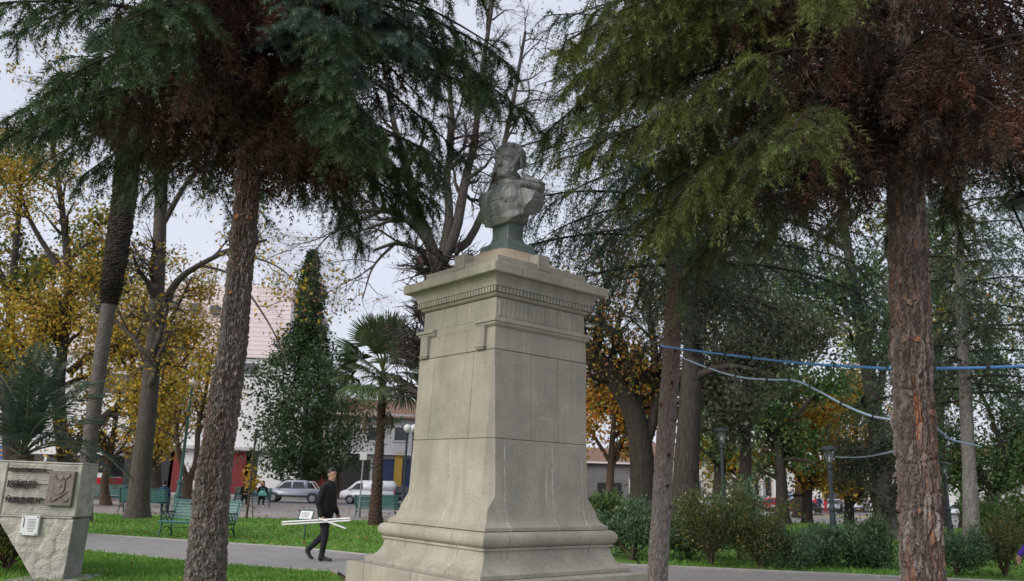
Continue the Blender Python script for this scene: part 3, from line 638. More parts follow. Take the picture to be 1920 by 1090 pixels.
def flakes(info, n, g, s0, s1, size, col, lift=.03, up=False):
    Pc, rr, A, B, s = info; ss = g.uniform(s0, s1, n); i = np.clip(np.searchsorted(s, ss), 0, len(s) - 1); th = g.uniform(0, 6.28, n)
    rd = np.cos(th)[:, None] * A[i] + np.sin(th)[:, None] * B[i]; tg = -np.sin(th)[:, None] * A[i] + np.cos(th)[:, None] * B[i]; ax = np.cross(tg, rd) * 0 + np.array([0, 0, 1.])
    C = Pc[i] + rd * (rr[i, None] - .004); L = (size * g.uniform(.5, 1.5, n))[:, None]; w = L * g.uniform(.12, .4, (n, 1)); lf = lift * g.uniform(.2, 1.3, (n, 1))
    sg = 1 if up else g.choice([-1, 1], n)[:, None]
    sl = g.normal(size=(n, 1)) * .35
    V = np.stack([C - tg * w, C + tg * w, C + (ax * sg + tg * sl) * L * .6 + tg * w * .8 + rd * lf * .5, C + (ax * sg + tg * sl) * L * .6 - tg * w * .8 + rd * lf * .5, C + (ax * sg + tg * sl * 1.6) * L + rd * lf * 1.6], 1).reshape(-1, 3)
    q = np.arange(n)[:, None] * 5; c = np.array(col)[g.integers(0, len(col), n)] * g.uniform(.7, 1.3, (n, 1))
    return V, [q + np.array([[0, 1, 2, 3]]), q + np.array([[3, 2, 4]])], np.repeat(c, 5, 0)

def conifer_crown(g, trunk, z0, z1, nb, Lfn, azw=None, spacing=.075, sec=(.35, .7), ter=4, rise=.15, sag=.5, dead_t=.5, green=((.045, .075, .022), (.06, .095, .03)), tipc=(.11, .17, .05), brown=((.10, .052, .032), (.13, .06, .035), (.07, .045, .03)), nl=.042, nw=.005, kn=16, per=4, thr=.035, deadsag=1.4, deadlen=1.3, dens=lambda z: 1., livehang=.35, zpow=1.0):
    """whorled branches with needle-clad shoots; trunk(z)->(x,y). returns wood levels and shoot parts"""
    zs = z0 + (z1 - z0) * (np.arange(nb) + g.uniform(0, 1, nb)) / nb
    az = (np.arange(nb) * 2.39996 + g.uniform(-.5, .5, nb)) if azw is None else azw(nb, zs, g)
    K = 12; t = np.linspace(0, 1, K); L = np.array([Lfn(z, a) for z, a in zip(zs, az)]) * g.uniform(.85, 1.12, nb)
    b = np.array([trunk(z) for z in zs]); dirs = np.c_[np.sin(az), np.cos(az)]
    P = np.empty((nb, K, 3)); bend = g.normal(size=nb) * .18; lat = np.c_[dirs[:, 1], -dirs[:, 0]]
    P[:, :, :2] = b[:, None] + dirs[:, None] * (L[:, None] * t)[..., None] * .94 + lat[:, None] * (bend[:, None] * L[:, None] * t ** 2)[..., None]
    rs = rise * g.uniform(.5, 1.4, nb); sg = sag * g.uniform(.75, 1.2, nb)
    P[:, :, 2] = zs[:, None] + L[:, None] * (rs[:, None] * t - sg[:, None] * t ** 2.1)
    rad = (thr * (L / L.max()) ** .7)[:, None] * np.linspace(1, .25, K)[None]
    S = []; D = []; LL = []; TT = []
    for i in range(nb):
        n = max(4, int(L[i] / spacing * dens(zs[i]))); tt = np.linspace(.08, 1.0, n) + g.uniform(-.5, .5, n) / n; tt = np.clip(tt, .05, .999); f = tt * (K - 1); q = np.minimum(f.astype(int), K - 2); w = (f - q)[:, None]
        p = P[i, q] * (1 - w) + P[i, q + 1] * w; T = nrm(P[i, q + 1] - P[i, q]); side = nrm(np.cross(T, [0, 0, 1.])) * np.where(np.arange(n) % 2, 1, -1)[:, None]
        d = nrm(T * g.uniform(.35, .9, (n, 1)) + side * g.uniform(.15, .9, (n, 1)) + np.array([0, 0, 1.]) * g.uniform(-.75, .15, (n, 1)) + g.normal(size=(n, 3)) * .2)
        S.append(p); D.append(d); LL.append(g.uniform(*sec, n) * (1.08 - .45 * tt) * min(1, .5 + .2 * L[i])); TT.append(tt)
    S, D, LL, TT = map(np.concatenate, (S, D, LL, TT)); n = len(S)
    dead = g.uniform(0, 1, n) < np.clip((dead_t + .12 - TT) / .24, 0, 1); gr = np.array(green); br = np.array(brown)
    D[dead] = nrm(D[dead] * .6 + np.array([0, 0, -.9])); LL = np.where(dead, LL * deadlen, LL)
    col = np.where(dead[:, None], br[g.integers(0, len(br), n)], gr[g.integers(0, len(gr), n)]) * g.uniform(.75, 1.25, (n, 1)); tip = np.where(dead[:, None], col * 1.1, np.array(tipc) * g.uniform(.6, 1.3, (n, 1)))
    dr = np.where(dead, .22, livehang) * g.uniform(.6, 1.4, n)
    # shoots well outside the picture stay sparser
    Q_ = S + D * (LL * .5)[:, None] - EYE; zc = Q_ @ _F; uu = 960 + FPX * (Q_ @ _RT) / np.maximum(zc, .1); vv = 545 - FPX * (Q_ @ _UP) / np.maximum(zc, .1)
    inn = (zc > .3) & (uu > -170) & (uu < 2090) & (vv > -170) & (vv < 1250); keep = inn | (g.uniform(0, 1, n) < .22)
    S, D, LL, TT, dead, col, tip, dr, inn = (q[keep] for q in (S, D, LL, TT, dead, col, tip, dr, inn)); n = len(S)
    parts = []
    def ends(S, D, L, dr, tq):
        C = S + D * (L * tq)[:, None]; C[:, 2] -= dr * L * tq ** 2; T = D.copy(); T[:, 2] -= 2 * dr * tq; return C, nrm(T)
    def clad(S, D, L, col, tip, dr, dead, kk, l):
        for m_, kf, wf in ((~dead, 1., 1.), (dead, .55, 1.55)):       # withered shoots have shed part of their needles
            if m_.any(): parts.append(needles(S[m_], D[m_], L[m_], g, col[m_], tip[m_], k=max(5, int(kk * kf)), per=per, nl=l, w=nw * wf, droop=dr[m_]))
    clad(S, D, LL, col, tip, dr, dead, kn, nl)
    # thin stems so the shoots hang together
    st = np.stack([ends(S, D, LL, dr, q)[0] for q in (0., .5, .97)], 1); sr = np.full((n, 3), .006) * np.array([1.3, .9, .4])
    if ter:
        S, D, LL, TT, dead, col, tip, dr = (q[inn] for q in (S, D, LL, TT, dead, col, tip, dr)); n = len(S)
        for q in range(ter):
            tq = g.uniform(.15, .85, n); C, T = ends(S, D, LL, dr, tq); sd = nrm(np.cross(T, [0, 0, 1.]) + 1e-3) * np.where((np.arange(n) + q) % 2, 1, -1)[:, None]
            d2 = nrm(T * .8 + sd * g.uniform(.3, 1., (n, 1)) + g.normal(size=(n, 3)) * .2 + np.where(dead, -.7, -.25)[:, None] * np.array([0, 0, 1.]))
            clad(C, d2, LL * g.uniform(.5, .95, n), col * g.uniform(.85, 1.2, (n, 1)), tip, dr, dead, kn * .75, nl * .95)
    # leaders: the branch ends themselves are clad
    return [(P, rad), (st, sr)], parts
# ================================================================== the three conifers close by
M_colbark = colbark_mat('plated_bark'); M_twig = bark_mat('dark_branch_wood', ((.022, .016, .013), (.036, .026, .021), (.052, .039, .031)), bump=.5)
def trunk_line(pix, y, extra_top):
    P = [at(u, v, y) for u, v in pix]; P = np.array(P); d = (P[0] - P[2]) / (P[0, 2] - P[2, 2]); base = P[0] - d * P[0, 2] * np.array([.6, .6, 1]); base[2] = 0
    return np.vstack([base - [0, 0, .05], P, P[-1] + np.array([0, 0, extra_top]) + (P[-1] - P[-2]) * [1, 1, 0]])
def scars(root, info, items, m1, m2):
    Pc, rr, A, B, s = info
    for u, v, y, rad in items:
        p = at(u, v, y); i = int(np.argmin(np.abs(Pc[:, 2] - p[2]))); c = Pc[i]; view = EYE - c; off = p[0] - c[0]
        n = np.array([off / rr[i], -math.sqrt(max(.05, 1 - (off / rr[i]) ** 2)), 0]); n /= np.linalg.norm(n)
        M = np.array(Vector(n).to_track_quat('Z', 'X').to_matrix())
        pos = c + n * (rr[i] + .012) - root_loc(root)
        a = MB().lathe([(rad * 1.25, -.03), (rad * 1.25, .004), (rad * 1.1, .018), (rad * .86, .016), (rad * .8, .004)], n=14); a.V = [v_ @ M.T * [1, 1, 1] + pos for v_ in a.V]
        o = a.build('branch_scar', m1, root, smooth=True)
        b = MB().lathe([(rad * .84, -.01), (rad * .80, .006), (rad * .5, .004), (rad * .42, .009), (rad * .1, .006)], n=14); b.V = [v_ @ M.T + pos for v_ in b.V]
        b.build('cut_wood', m2, o, smooth=True)
def root_loc(o): return np.array(o.location)
M_cut = mat('cut_wood', (.46, .19, .08), .8, var=.35, scale=40, tint=(.22, .10, .05)); M_scar = mat('scar_bark', (.16, .10, .07), .9, var=.4, scale=30, bump=.6, bscale=60)

# ---- left trunk: grey plates over pinkish brown
g = np.random.default_rng(11)
PA = trunk_line([(385, 1090), (399, 900), (432, 680), (456, 450), (467, 300), (472, 180)], 8.5, 3.6)
tA = thing('conifer_tree', 'conifer with grey plated trunk in front of the green bench, brown dead shoots hanging', 'tree', PA[0] + [0, 0, .05])
tA['group'] = 'conifers around the monument'
def colA(TH, S_, rv, gv, edge, low):
    n = fnoise(np.stack([np.cos(TH), np.sin(TH), S_ * .7], -1).reshape(-1, 3), 1.7, 4).reshape(TH.shape); k = np.clip(n * 1.4 + .05, 0, 1)[..., None]
    hi = np.clip((S_ - 3.6) / 1.5, 0, 1)[..., None] * .75
    grey = np.array([.138, .119, .110]) * (.6 + .75 * rv[..., :1]); red = np.array([.098, .058, .046]) * (.65 + .65 * gv[..., :1]); mixk = np.clip(k * .65 + hi, 0, 1)
    return grey * (1 - mixk) + red * mixk
g_ = lambda v: float(at(400, v, 8.5)[2])
V, F, C, iA = bark_trunk(PA, [.225, .195, .170, .140, .124, .110, .10, .05], 100, 380, .036, .065, .026, colA, 3, rings=[(g_(v), -.012, .010) for v in (848, 905, 935, 958, 990)] + [(g_(430), .03, .08), (g_(330), .015, .06)])
link('trunk', new_mesh('trunk', V - root_loc(tA), F, col=C, smooth=False), M_colbark, tA)
v, f, c = flakes(iA, 420, g, 2.6, 6.2, .055, [(.20, .13, .10), (.15, .085, .065), (.24, .20, .18)], .035); v2, f2, c2 = flakes(iA, 260, g, .6, 3.2, .034, [(.25, .21, .19), (.19, .13, .11)], .02)
v, f, c = merge((v, f, c), (v2, f2, c2)); tag(link('bark_flake', new_mesh('bark_flake', v - root_loc(tA), f, col=c), M_colbark, tA), kind='stuff')
scars(tA, iA, [(452, 412, 8.5, .032), (472, 414, 8.5, .028), (424, 478, 8.5, .025), (441, 551, 8.5, .025), (456, 255, 8.5, .03)], M_scar, M_cut)
def trunkA(z):
    return np.array([np.interp(z, PA[:, 2], PA[:, 0]), np.interp(z, PA[:, 2], PA[:, 1])])
GA = ((.050, .082, .030), (.062, .100, .040), (.068, .112, .066)); BLUE = (.105, .165, .13)
def LA(z, a):     # reach of a branch by height and azimuth (0 = away from the camera, +90 deg = to the right)
    lo = np.clip((z - 5.3) / 1.2, 0, 1); return (2.05 + 1.15 * lo) * (1.0 - .16 * max(0, math.sin(a)) * max(0, -math.cos(a) + .3)) * (1. if z < 8 else .8)
lv, pt = conifer_crown(g, trunkA, 5.7, 9.4, 60, LA, spacing=.090, sec=(.34, .58), ter=3, rise=.28, sag=.52, dead_t=.50, green=GA, tipc=(.16, .22, .11), nl=.092, nw=.0105, kn=15, per=5, dens=lambda z: 1.1 if z < 7.4 else .4, brown=((.13, .070, .048), (.095, .060, .045), (.17, .080, .055), (.075, .052, .042)))
# lowest whorl, drooping low on the right and behind on the left
lv2, pt2 = conifer_crown(g, trunkA, 5.5, 6.2, 22, lambda z, a: 2.3, azw=lambda n, z, g: np.r_[g.uniform(.8, 2.3, 11), g.uniform(-2.4, -.3, 11)], spacing=.098, sec=(.36, .60), ter=3, rise=.14, sag=.46, dead_t=.62, green=GA, tipc=(.11, .15, .07), nl=.092, nw=.0105, kn=15, per=5, deadlen=1.15, brown=((.11, .062, .044), (.08, .052, .040), (.15, .072, .048)))
# glaucous sprays reaching forward over the right of the trunk
lv3, pt3 = conifer_crown(g, trunkA, 6.2, 7.5, 12, lambda z, a: 2.0, azw=lambda n, z, g: g.uniform(1.5, 2.5, n), spacing=.10, sec=(.30, .48), ter=3, rise=.2, sag=.40, dead_t=.25, green=((.11, .165, .13), (.12, .185, .15)), tipc=(.24, .33, .25), nl=.092, nw=.0105, kn=15, per=5, livehang=.12)
lv4, pt4 = conifer_crown(g, trunkA, 5.9, 7.2, 8, lambda z, a: 1.0, azw=lambda n, z, g: g.uniform(2.3, 4.4, n), spacing=.09, sec=(.36, .60), ter=3, rise=.2, sag=.5, dead_t=1.2, nl=.092, nw=.0105, kn=15, per=5, brown=((.11, .062, .044), (.08, .052, .040), (.15, .072, .048)))
lv5, pt5 = conifer_crown(g, trunkA, 6.9, 8.8, 11, lambda z, a: 3.0, azw=lambda n, z, g: np.r_[g.uniform(.9, 2.0, 7), g.uniform(-2.1, -1.0, 4)], spacing=.10, sec=(.34, .58), ter=3, rise=.25, sag=.42, dead_t=.3, green=GA, tipc=(.16, .22, .11), nl=.092, nw=.0105, kn=15, per=5, brown=((.11, .062, .044), (.08, .052, .040)))
wood('branches', tA, lv + [lv2[0], lv2[1]] + lv3 + lv4 + lv5, M_twig, root_loc(tA), (6, 3, 6, 3, 6, 3, 6, 3, 6, 3)); crown('crown', tA, pt + pt2 + pt3 + pt4 + pt5, M_needle, root_loc(tA))

# ---- right trunk: grey-brown plates with orange streaks
g = np.random.default_rng(12)
PD = trunk_line([(1731, 1090), (1722, 900), (1710, 700), (1703, 500), (1697, 350), (1694, 200)], 8.1, 3.6)
tD = thing('conifer_tree', 'large conifer at the right with orange-streaked flaking trunk and red-brown dead foliage', 'tree', PD[0] + [0, 0, .05])
tD['group'] = 'conifers around the monument'
def colD(TH, S_, rv, gv, edge, low):
    st = fnoise(np.stack([np.cos(TH) * 5, np.sin(TH) * 5, S_ * .55], -1).reshape(-1, 3), 1.5, 9).reshape(TH.shape); k = (np.clip((st - .42) * 3, 0, 1) * np.clip(1.2 - rv[..., 1], .25, 1))[..., None]
    grey = np.array([.112, .090, .080]) * (.65 + .65 * rv[..., :1]) * (1 + .25 * (gv[..., 1:] - .5)); orange = np.array([.30, .125, .062]) * (.65 + .5 * gv[..., :1])
    lich = (np.clip(rv[..., 0] * 4 - 3.1, 0, 1) * np.clip(1.5 - S_ / 3, .2, 1))[..., None]; c = grey * (1 - k) + orange * k
    return c * (1 - .6 * lich) + np.array([.30, .285, .265]) * .6 * lich
g_ = lambda v: float(at(1710, v, 8.1)[2])
V, F, C, iD = bark_trunk(PD, [.220, .186, .180, .177, .177, .174, .17, .06], 100, 380, .044, .15, .032, colD, 8, rings=[(g_(v), -.02, .014) for v in (720, 856, 948)] + [(g_(655), .02, .07), (g_(470), .02, .05), (g_(780), .015, .08)])
link('trunk', new_mesh('trunk', V - root_loc(tD), F, col=C, smooth=False), M_colbark, tD)
v, f, c = flakes(iD, 520, g, 3.2, 6.0, .065, [(.17, .11, .08), (.22, .145, .10), (.13, .09, .07)], .032); v2, f2, c2 = flakes(iD, 320, g, .4, 3.3, .036, [(.20, .16, .135), (.15, .11, .09), (.22, .12, .075)], .014)
v, f, c = merge((v, f, c), (v2, f2, c2)); tag(link('bark_flake', new_mesh('bark_flake', v - root_loc(tD), f, col=c), M_colbark, tD), kind='stuff')
scars(tD, iD, [(1689, 328, 8.1, .042), (1722, 336, 8.1, .050), (1704, 464, 8.1, .036), (1728, 462, 8.1, .048), (1703, 640, 8.1, .036), (1741, 645, 8.1, .030), (1730, 775, 8.1, .028)], M_scar, M_cut)
def trunkD(z): return np.array([np.interp(z, PD[:, 2], PD[:, 0]), np.interp(z, PD[:, 2], PD[:, 1])])
GD = ((.100, .115, .034), (.130, .142, .038), (.088, .105, .050)); BD = ((.125, .074, .052), (.115, .076, .056), (.165, .078, .048), (.100, .070, .054), (.085, .064, .050))
def LD(z, a):
    lo = np.clip((z - 5.2) / 1.0, 0, 1); side = -math.sin(a)          # longer towards the monument
    return (2.0 + .9 * lo) * (1.0 + .34 * max(0, side)) * (1. if z < 8 else .8)
lv, pt = conifer_crown(g, trunkD, 5.7, 9.4, 54, LD, spacing=.098, sec=(.34, .58), ter=3, rise=.22, sag=.46, dead_t=.58, green=GD, tipc=(.21, .26, .075), nl=.092, nw=.0105, kn=15, per=5, dens=lambda z: 1.1 if z < 7.4 else .35, brown=BD)
lv2, pt2 = conifer_crown(g, trunkD, 5.45, 6.2, 20, lambda z, a: 2.3 if math.sin(a) > 0 else 2.8, azw=lambda n, z, g: np.r_[g.uniform(-2.2, -.7, 13), g.uniform(.3, 2.0, 7)], spacing=.098, sec=(.36, .60), ter=3, rise=.10, sag=.46, dead_t=.52, green=GD, tipc=(.17, .22, .07), nl=.092, nw=.0105, kn=15, per=5, brown=BD, deadlen=1.15)
lv3, pt3 = conifer_crown(g, trunkD, 6.1, 7.6, 13, lambda z, a: 3.35, azw=lambda n, z, g: g.uniform(-1.9, -1.05, n), spacing=.10, sec=(.32, .52), ter=3, rise=.22, sag=.40, dead_t=.30, green=((.125, .150, .050), (.135, .175, .080)), tipc=(.30, .34, .13), nl=.092, nw=.0105, kn=15, per=5, livehang=.45, brown=BD)
lv4, pt4 = conifer_crown(g, trunkD, 5.5, 7.4, 17, lambda z, a: 1.5, azw=lambda n, z, g: np.r_[g.uniform(2.2, 4.3, 9), g.uniform(.6, 2.4, 8)], spacing=.09, sec=(.36, .60), ter=3, rise=.2, sag=.5, dead_t=1.2, nl=.092, nw=.0105, kn=15, per=5, brown=BD)
lv5, pt5 = conifer_crown(g, trunkD, 7.0, 9.0, 10, lambda z, a: 4.1, azw=lambda n, z, g: g.uniform(-2.0, -1.0, n), spacing=.10, sec=(.34, .58), ter=3, rise=.25, sag=.42, dead_t=.3, green=GD, tipc=(.21, .26, .075), nl=.092, nw=.0105, kn=15, per=5, brown=BD)
wood('branches', tD, lv + [lv2[0], lv2[1]] + lv3 + lv4 + lv5, M_twig, root_loc(tD), (6, 3, 6, 3, 6, 3, 6, 3, 6, 3)); crown('crown', tD, pt + pt2 + pt3 + pt4 + pt5, M_needle, root_loc(tD))

# ---- slender conifer behind, where the blue conduit is tied
g = np.random.default_rng(13)
PE = trunk_line([(1233, 1090), (1243, 900), (1256, 700), (1262, 590), (1264, 480), (1262, 380)], 13.4, 7.0)
tE = thing('conifer_tree', 'slender grey-trunked conifer with dark drooping branches that the blue conduit is tied to', 'tree', PE[0] + [0, 0, .05])
tE['group'] = 'conifers around the monument'
def colE(TH, S_, rv, gv, edge, low):
    hi = np.clip((S_ - 1.6) / 3, 0, 1)[..., None]; c = np.array([.215, .19, .17]) * (.65 + .6 * rv[..., :1]); return c * (1 - hi) + np.array([.13, .088, .072]) * (.7 + .6 * gv[..., :1]) * hi
V, F, C, iE = bark_trunk(PE, [.21, .160, .152, .145, .14, .13, .11, .04], 50, 300, .03, .055, .014, colE, 21)
link('trunk', new_mesh('trunk', V - root_loc(tE), F, col=C), M_colbark, tE)
scars(tE, iE, [(1256, 720, 13.4, .03), (1262, 790, 13.4, .03), (1250, 855, 13.4, .03), (1247, 910, 13.4, .028), (1238, 760, 13.4, .03), (1262, 660, 13.4, .03), (1252, 950, 13.4, .026)], M_scar, M_twig)
def trunkE(z): return np.array([np.interp(z, PE[:, 2], PE[:, 0]), np.interp(z, PE[:, 2], PE[:, 1])])
lv, pt = conifer_crown(g, trunkE, 5.2, 11.5, 66, lambda z, a: 3.3 - .14 * (z - 5), spacing=.10, sec=(.45, .95), ter=2, rise=.10, sag=.30, dead_t=.14, green=((.052, .090, .052), (.068, .112, .066), (.078, .128, .088)), tipc=(.13, .19, .14), nl=.10, nw=.016, kn=10, per=3, livehang=.7, brown=((.06, .045, .035), (.045, .04, .03)), dens=lambda z: 1. if z < 9 else .6)
wood('branches', tE, lv, M_twig, root_loc(tE), (5, 3)); crown('crown', tE, pt, M_needle, root_loc(tE))
# ================================================================== deciduous trees, palms, shrubs
M_bk_dark = bark_mat('dark_bark', ((.030, .025, .022), (.055, .046, .040), (.085, .072, .062)))
M_bk_grey = bark_mat('grey_bark', ((.045, .038, .033), (.085, .073, .064), (.135, .118, .104)), vs=(14, 14, 2.4))
M_bk_brown = bark_mat('brown_bark', ((.055, .04, .03), (.095, .07, .052), (.14, .105, .08)))
YEL = [((.52, .33, .035), 5), ((.42, .24, .025), 4), ((.30, .25, .035), 3), ((.13, .16, .028), 2), ((.50, .40, .08), 2)]
YGR = [((.42, .29, .03), 3), ((.22, .21, .03), 4), ((.09, .13, .025), 4), ((.05, .085, .02), 2)]
ORA = [((.50, .22, .03), 4), ((.42, .16, .03), 3), ((.46, .30, .04), 3), ((.13, .15, .03), 1)]
RUS = [((.34, .16, .09), 3), ((.26, .13, .08), 3), ((.42, .24, .12), 2)]
DGR = [((0.057, 0.113, 0.041), 4), ((0.081, 0.151, 0.051), 4), ((0.115, 0.196, 0.065), 3), ((0.162, 0.216, 0.074), 1)]
DKG = [((.030, .062, .024), 4), ((.044, .084, .030), 4), ((.060, .108, .036), 2), ((.09, .13, .05), 1)]
MGR = [((0.065, 0.124, 0.039), 4), ((0.091, 0.163, 0.049), 3), ((0.130, 0.195, 0.065), 2)]
def P_(pix, y):
    """limb laid through picture points at distance y (y may vary along it)"""
    ys = y if isinstance(y, (list, tuple)) else [y] * len(pix); return [at(u, v, q) for (u, v), q in zip(pix, ys)]
def broadleaf(name, label, base, pols, seed, spec, bark, cols, nleaf, lsize, jit, group=None, hang=.3, cat='tree', fl=.5, leaf_lv=(-1, -2), aspect=.6, extra=None, k0=14, lt0=.1):
    """base point; pols hand-laid limbs (world points, r0, r1); spec list of grow() keyword dicts"""
    g = np.random.default_rng(seed); root = thing(name, label, cat, base, group=group); b = np.array(base, float)
    P, r = limbs(pols, k0); P, r = flare(P, r, .9, fl) if fl else (P, r); lv = [(P, r)]
    for sp_ in spec:
        sp_ = dict(sp_); m = sp_.pop('m'); frm = sp_.pop('frm', -1); lv.append(grow(*lv[frm], m, g, **sp_))
    wood('trunk', root, lv, bark, b, (10, 5, 3, 3, 3, 3))
    parts = []
    if nleaf:
        sh = np.array([1.0 / (i + 1) for i in range(len(leaf_lv))]); sh = sh / sh.sum()
        for l, q in zip(leaf_lv, sh):
            C, T = sample(lv[l][0], int(nleaf * q), g, lt0); parts.append(leaves(C, lsize, g, cols, hang=hang, jit=jit, aspect=aspect))
    if extra: parts += extra(g, lv)
    if parts: crown('crown', root, parts, None, b)
    return root, lv
AUT = 'autumn trees along the plaza'
# -- catalpa with hanging pods: the dark trunk between the benches
def pods(n, L=.32):
    def f(g, lv):
        C, T = sample(lv[-1][0], n, g, .2); d = np.tile([[0, 0, -1.]], (n, 1)); return [leaves(C, L, g, [((.06, .045, .035), 1), ((.04, .032, .028), 1)], D=d * 4, aspect=.10)]
    return f
b = gp(258, 973)
broadleaf('catalpa_tree', 'dark straight-trunked catalpa behind the dark green bench, bare twigs with hanging pods', b, [
    (P_([(255, 990), (263, 900), (278, 760), (292, 600), (300, 420), (305, 250), (310, 60)], b[1]), .40, .16),
    (P_([(303, 575), (335, 525), (375, 497), (430, 470), (500, 450)], [b[1], b[1] - .3, b[1] - .5, b[1] - .8, b[1] - 1]), .16, .05),
    (P_([(285, 690), (255, 640), (215, 600), (160, 560)], b[1]), .12, .04), (P_([(300, 430), (360, 330), (420, 300), (520, 260)], [b[1], b[1], b[1] - 1, b[1] - 2]), .12, .04), (P_([(303, 330), (250, 250), (160, 180), (90, 120)], b[1]), .12, .04),
    (P_([(375, 497), (440, 520), (500, 600), (540, 680)], [b[1] - .5, b[1] - 1, b[1] - 1.5, b[1] - 2]), .06, .02), (P_([(430, 470), (520, 500), (580, 560)], [b[1] - .8, b[1] - 1.5, b[1] - 2]), .05, .015)],
    21, [dict(m=46, L=(1.6, 3.6), ang=(.5, 1.1), t0=.35, up=.06, wob=.2), dict(m=260, L=(.9, 2.0), ang=(.5, 1.1), up=-.05, wob=.22), dict(m=2600, L=(.5, 1.2), ang=(.4, 1.1), up=-.10, wob=.2, k=3)],
    M_bk_grey, YEL, 2600, .17, .2, AUT, extra=pods(420))
# -- yellow trees of the left edge
b = np.array([*at(128, 900, 38)[:2], 0])
broadleaf('autumn_tree', 'broad yellow-leaved tree with forked dark trunk beyond the concrete memorial', b, [
    (P_([(122, 960), (124, 880), (128, 845)], 38), .40, .36), (P_([(128, 850), (112, 790), (112, 700), (128, 560), (120, 420), (95, 250)], 38), .36, .10),
    (P_([(130, 850), (165, 815), (205, 775), (260, 740), (320, 720)], [38, 37.5, 37, 36, 35]), .30, .08), (P_([(118, 760), (60, 690), (0, 655), (-60, 640)], [38, 37, 36, 35]), .24, .10),
    (P_([(128, 700), (180, 660), (240, 640), (320, 560)], [38, 38.5, 39, 40]), .2, .05), (P_([(124, 520), (60, 420), (20, 300)], 38), .16, .05)],
    22, [dict(m=60, L=(2, 4.5), ang=(.5, 1.1), t0=.25, up=.08, wob=.2), dict(m=420, L=(.9, 2.2), ang=(.5, 1.1), up=-.02, wob=.2), dict(m=1300, L=(.5, 1.1), ang=(.4, 1.1), up=-.08, k=3)], M_bk_dark, YEL, 20000, .18, .38, AUT)
b = np.array([*at(20, 900, 46)[:2], -.02])
broadleaf('autumn_tree', 'greenish-yellow tree behind the feather palm at the left edge', b, [
    (P_([(20, 960), (20, 850), (15, 700), (25, 520), (40, 350)], 46), .5, .12), (P_([(18, 760), (-60, 650), (-160, 560)], 46), .25, .08), (P_([(20, 700), (90, 600), (170, 500), (230, 400)], 46), .25, .07), (P_([(22, 560), (-40, 420), (-60, 300)], 46), .2, .06)],
    23, [dict(m=50, L=(2.5, 5), ang=(.5, 1.1), t0=.3, up=.05), dict(m=320, L=(1.2, 2.6), ang=(.5, 1.1)), dict(m=1200, L=(.6, 1.3), ang=(.4, 1.1), up=-.05, k=3)], M_bk_dark, YGR, 14000, .28, .4, AUT)
b = np.array([*at(292, 920, 52)[:2], -.30])
broadleaf('autumn_tree', 'thick yellow tree seen between the catalpa and the plated conifer trunk', b, [
    (P_([(292, 945), (292, 860), (288, 740), (300, 600)], 52), .38, .12), (P_([(290, 780), (330, 700), (370, 640)], 52), .2, .06), (P_([(290, 760), (240, 690), (200, 640)], 52), .2, .06), (P_([(296, 650), (340, 560), (360, 520)], 52), .15, .05)],
    24, [dict(m=50, L=(2, 4.5), ang=(.5, 1.1), t0=.25, up=.02), dict(m=300, L=(1., 2.4), ang=(.5, 1.1)), dict(m=1000, L=(.6, 1.2), ang=(.4, 1.1), up=-.12, k=3)], M_bk_dark, YEL, 16000, .22, .42, AUT)
b = gp(198, 948)
broadleaf('autumn_tree', 'thin leaning tree with sparse orange leaves beside the red and white bus', b, [
    (P_([(198, 950), (196, 905), (206, 860), (215, 800), (225, 730)], b[1]), .22, .09), (P_([(203, 870), (180, 800), (160, 740)], b[1]), .14, .04)], 25, [dict(m=26, L=(1.5, 3), ang=(.5, 1.), t0=.4), dict(m=160, L=(.8, 1.6), ang=(.5, 1.1)), dict(m=300, L=(.5, 1), ang=(.5, 1), k=3)], M_bk_brown, ORA + YEL, 1300, .17, .2, AUT)
b = gp(351, 948)
broadleaf('autumn_tree', 'forked grey-brown tree standing behind the green lamp post', b, [
    (P_([(351, 950), (351, 930), (352, 895)], b[1]), .30, .24), (P_([(351, 900), (338, 860), (330, 800), (325, 700)], b[1]), .16, .07), (P_([(353, 900), (368, 865), (372, 800), (385, 740), (400, 650)], b[1]), .19, .07)], 26, [dict(m=26, L=(1.5, 3.4), ang=(.4, 1.), t0=.4, up=.1), dict(m=160, L=(.8, 1.8), ang=(.5, 1.1)), dict(m=500, L=(.5, 1), ang=(.5, 1), k=3)], M_bk_brown, YEL, 2600, .17, .22, AUT)
# -- conical evergreen
b = gp(580, 938); g = np.random.default_rng(31)
root = thing('evergreen_tree', 'dense dark green cone-shaped tree behind the walking man', 'tree', b)
TP = P_([(580, 945), (576, 860), (574, 700), (580, 560), (586, 478)], b[1]); top = TP[-1][2]; P, r = limbs([(TP, .26, .03)], 16)
lv = [(P, r)]; lv.append(grow(P, r, 90, g, (1.2, 2.6), ang=(1.0, 1.5), t0=.16, k=6, up=-.02, shrink=.72)); lv.append(grow(*lv[1], 500, g, (.4, 1.0), ang=(.5, 1.2), t0=.2, k=4))
wood('trunk', root, lv, M_bk_dark, b)
n = 32000; h = g.uniform(0, 1, n) ** 1.15; th = g.uniform(0, 6.28, n); z0 = b[2] + 1.75; ht = top - z0 + .3
prof = np.interp(h, [0, .10, .28, .45, .55, .70, .85, 1.0], [3.2, 4.3, 4.5, 3.7, 2.3, 1.25, .9, .3]); lob = 1 + .26 * np.sin(th * 3 + h * 9) + .24 * np.sin(th * 5 - h * 14 + 1) + .20 * np.sin(h * 34 + th * 2)
rr = prof * lob * (1 + .30 * fnoise(np.c_[np.cos(th), np.sin(th), h * 4.5], 1.6, 77)) * np.clip(g.normal(.78, .22, n), .15, 1.2); ax = np.interp(h, np.linspace(0, 1, 5), [p[0] for p in TP]); C = np.c_[ax + rr * np.cos(th), b[1] + rr * np.sin(th) * .9, z0 + h * ht + .15 * np.sin(th * 4 + h * 20)]
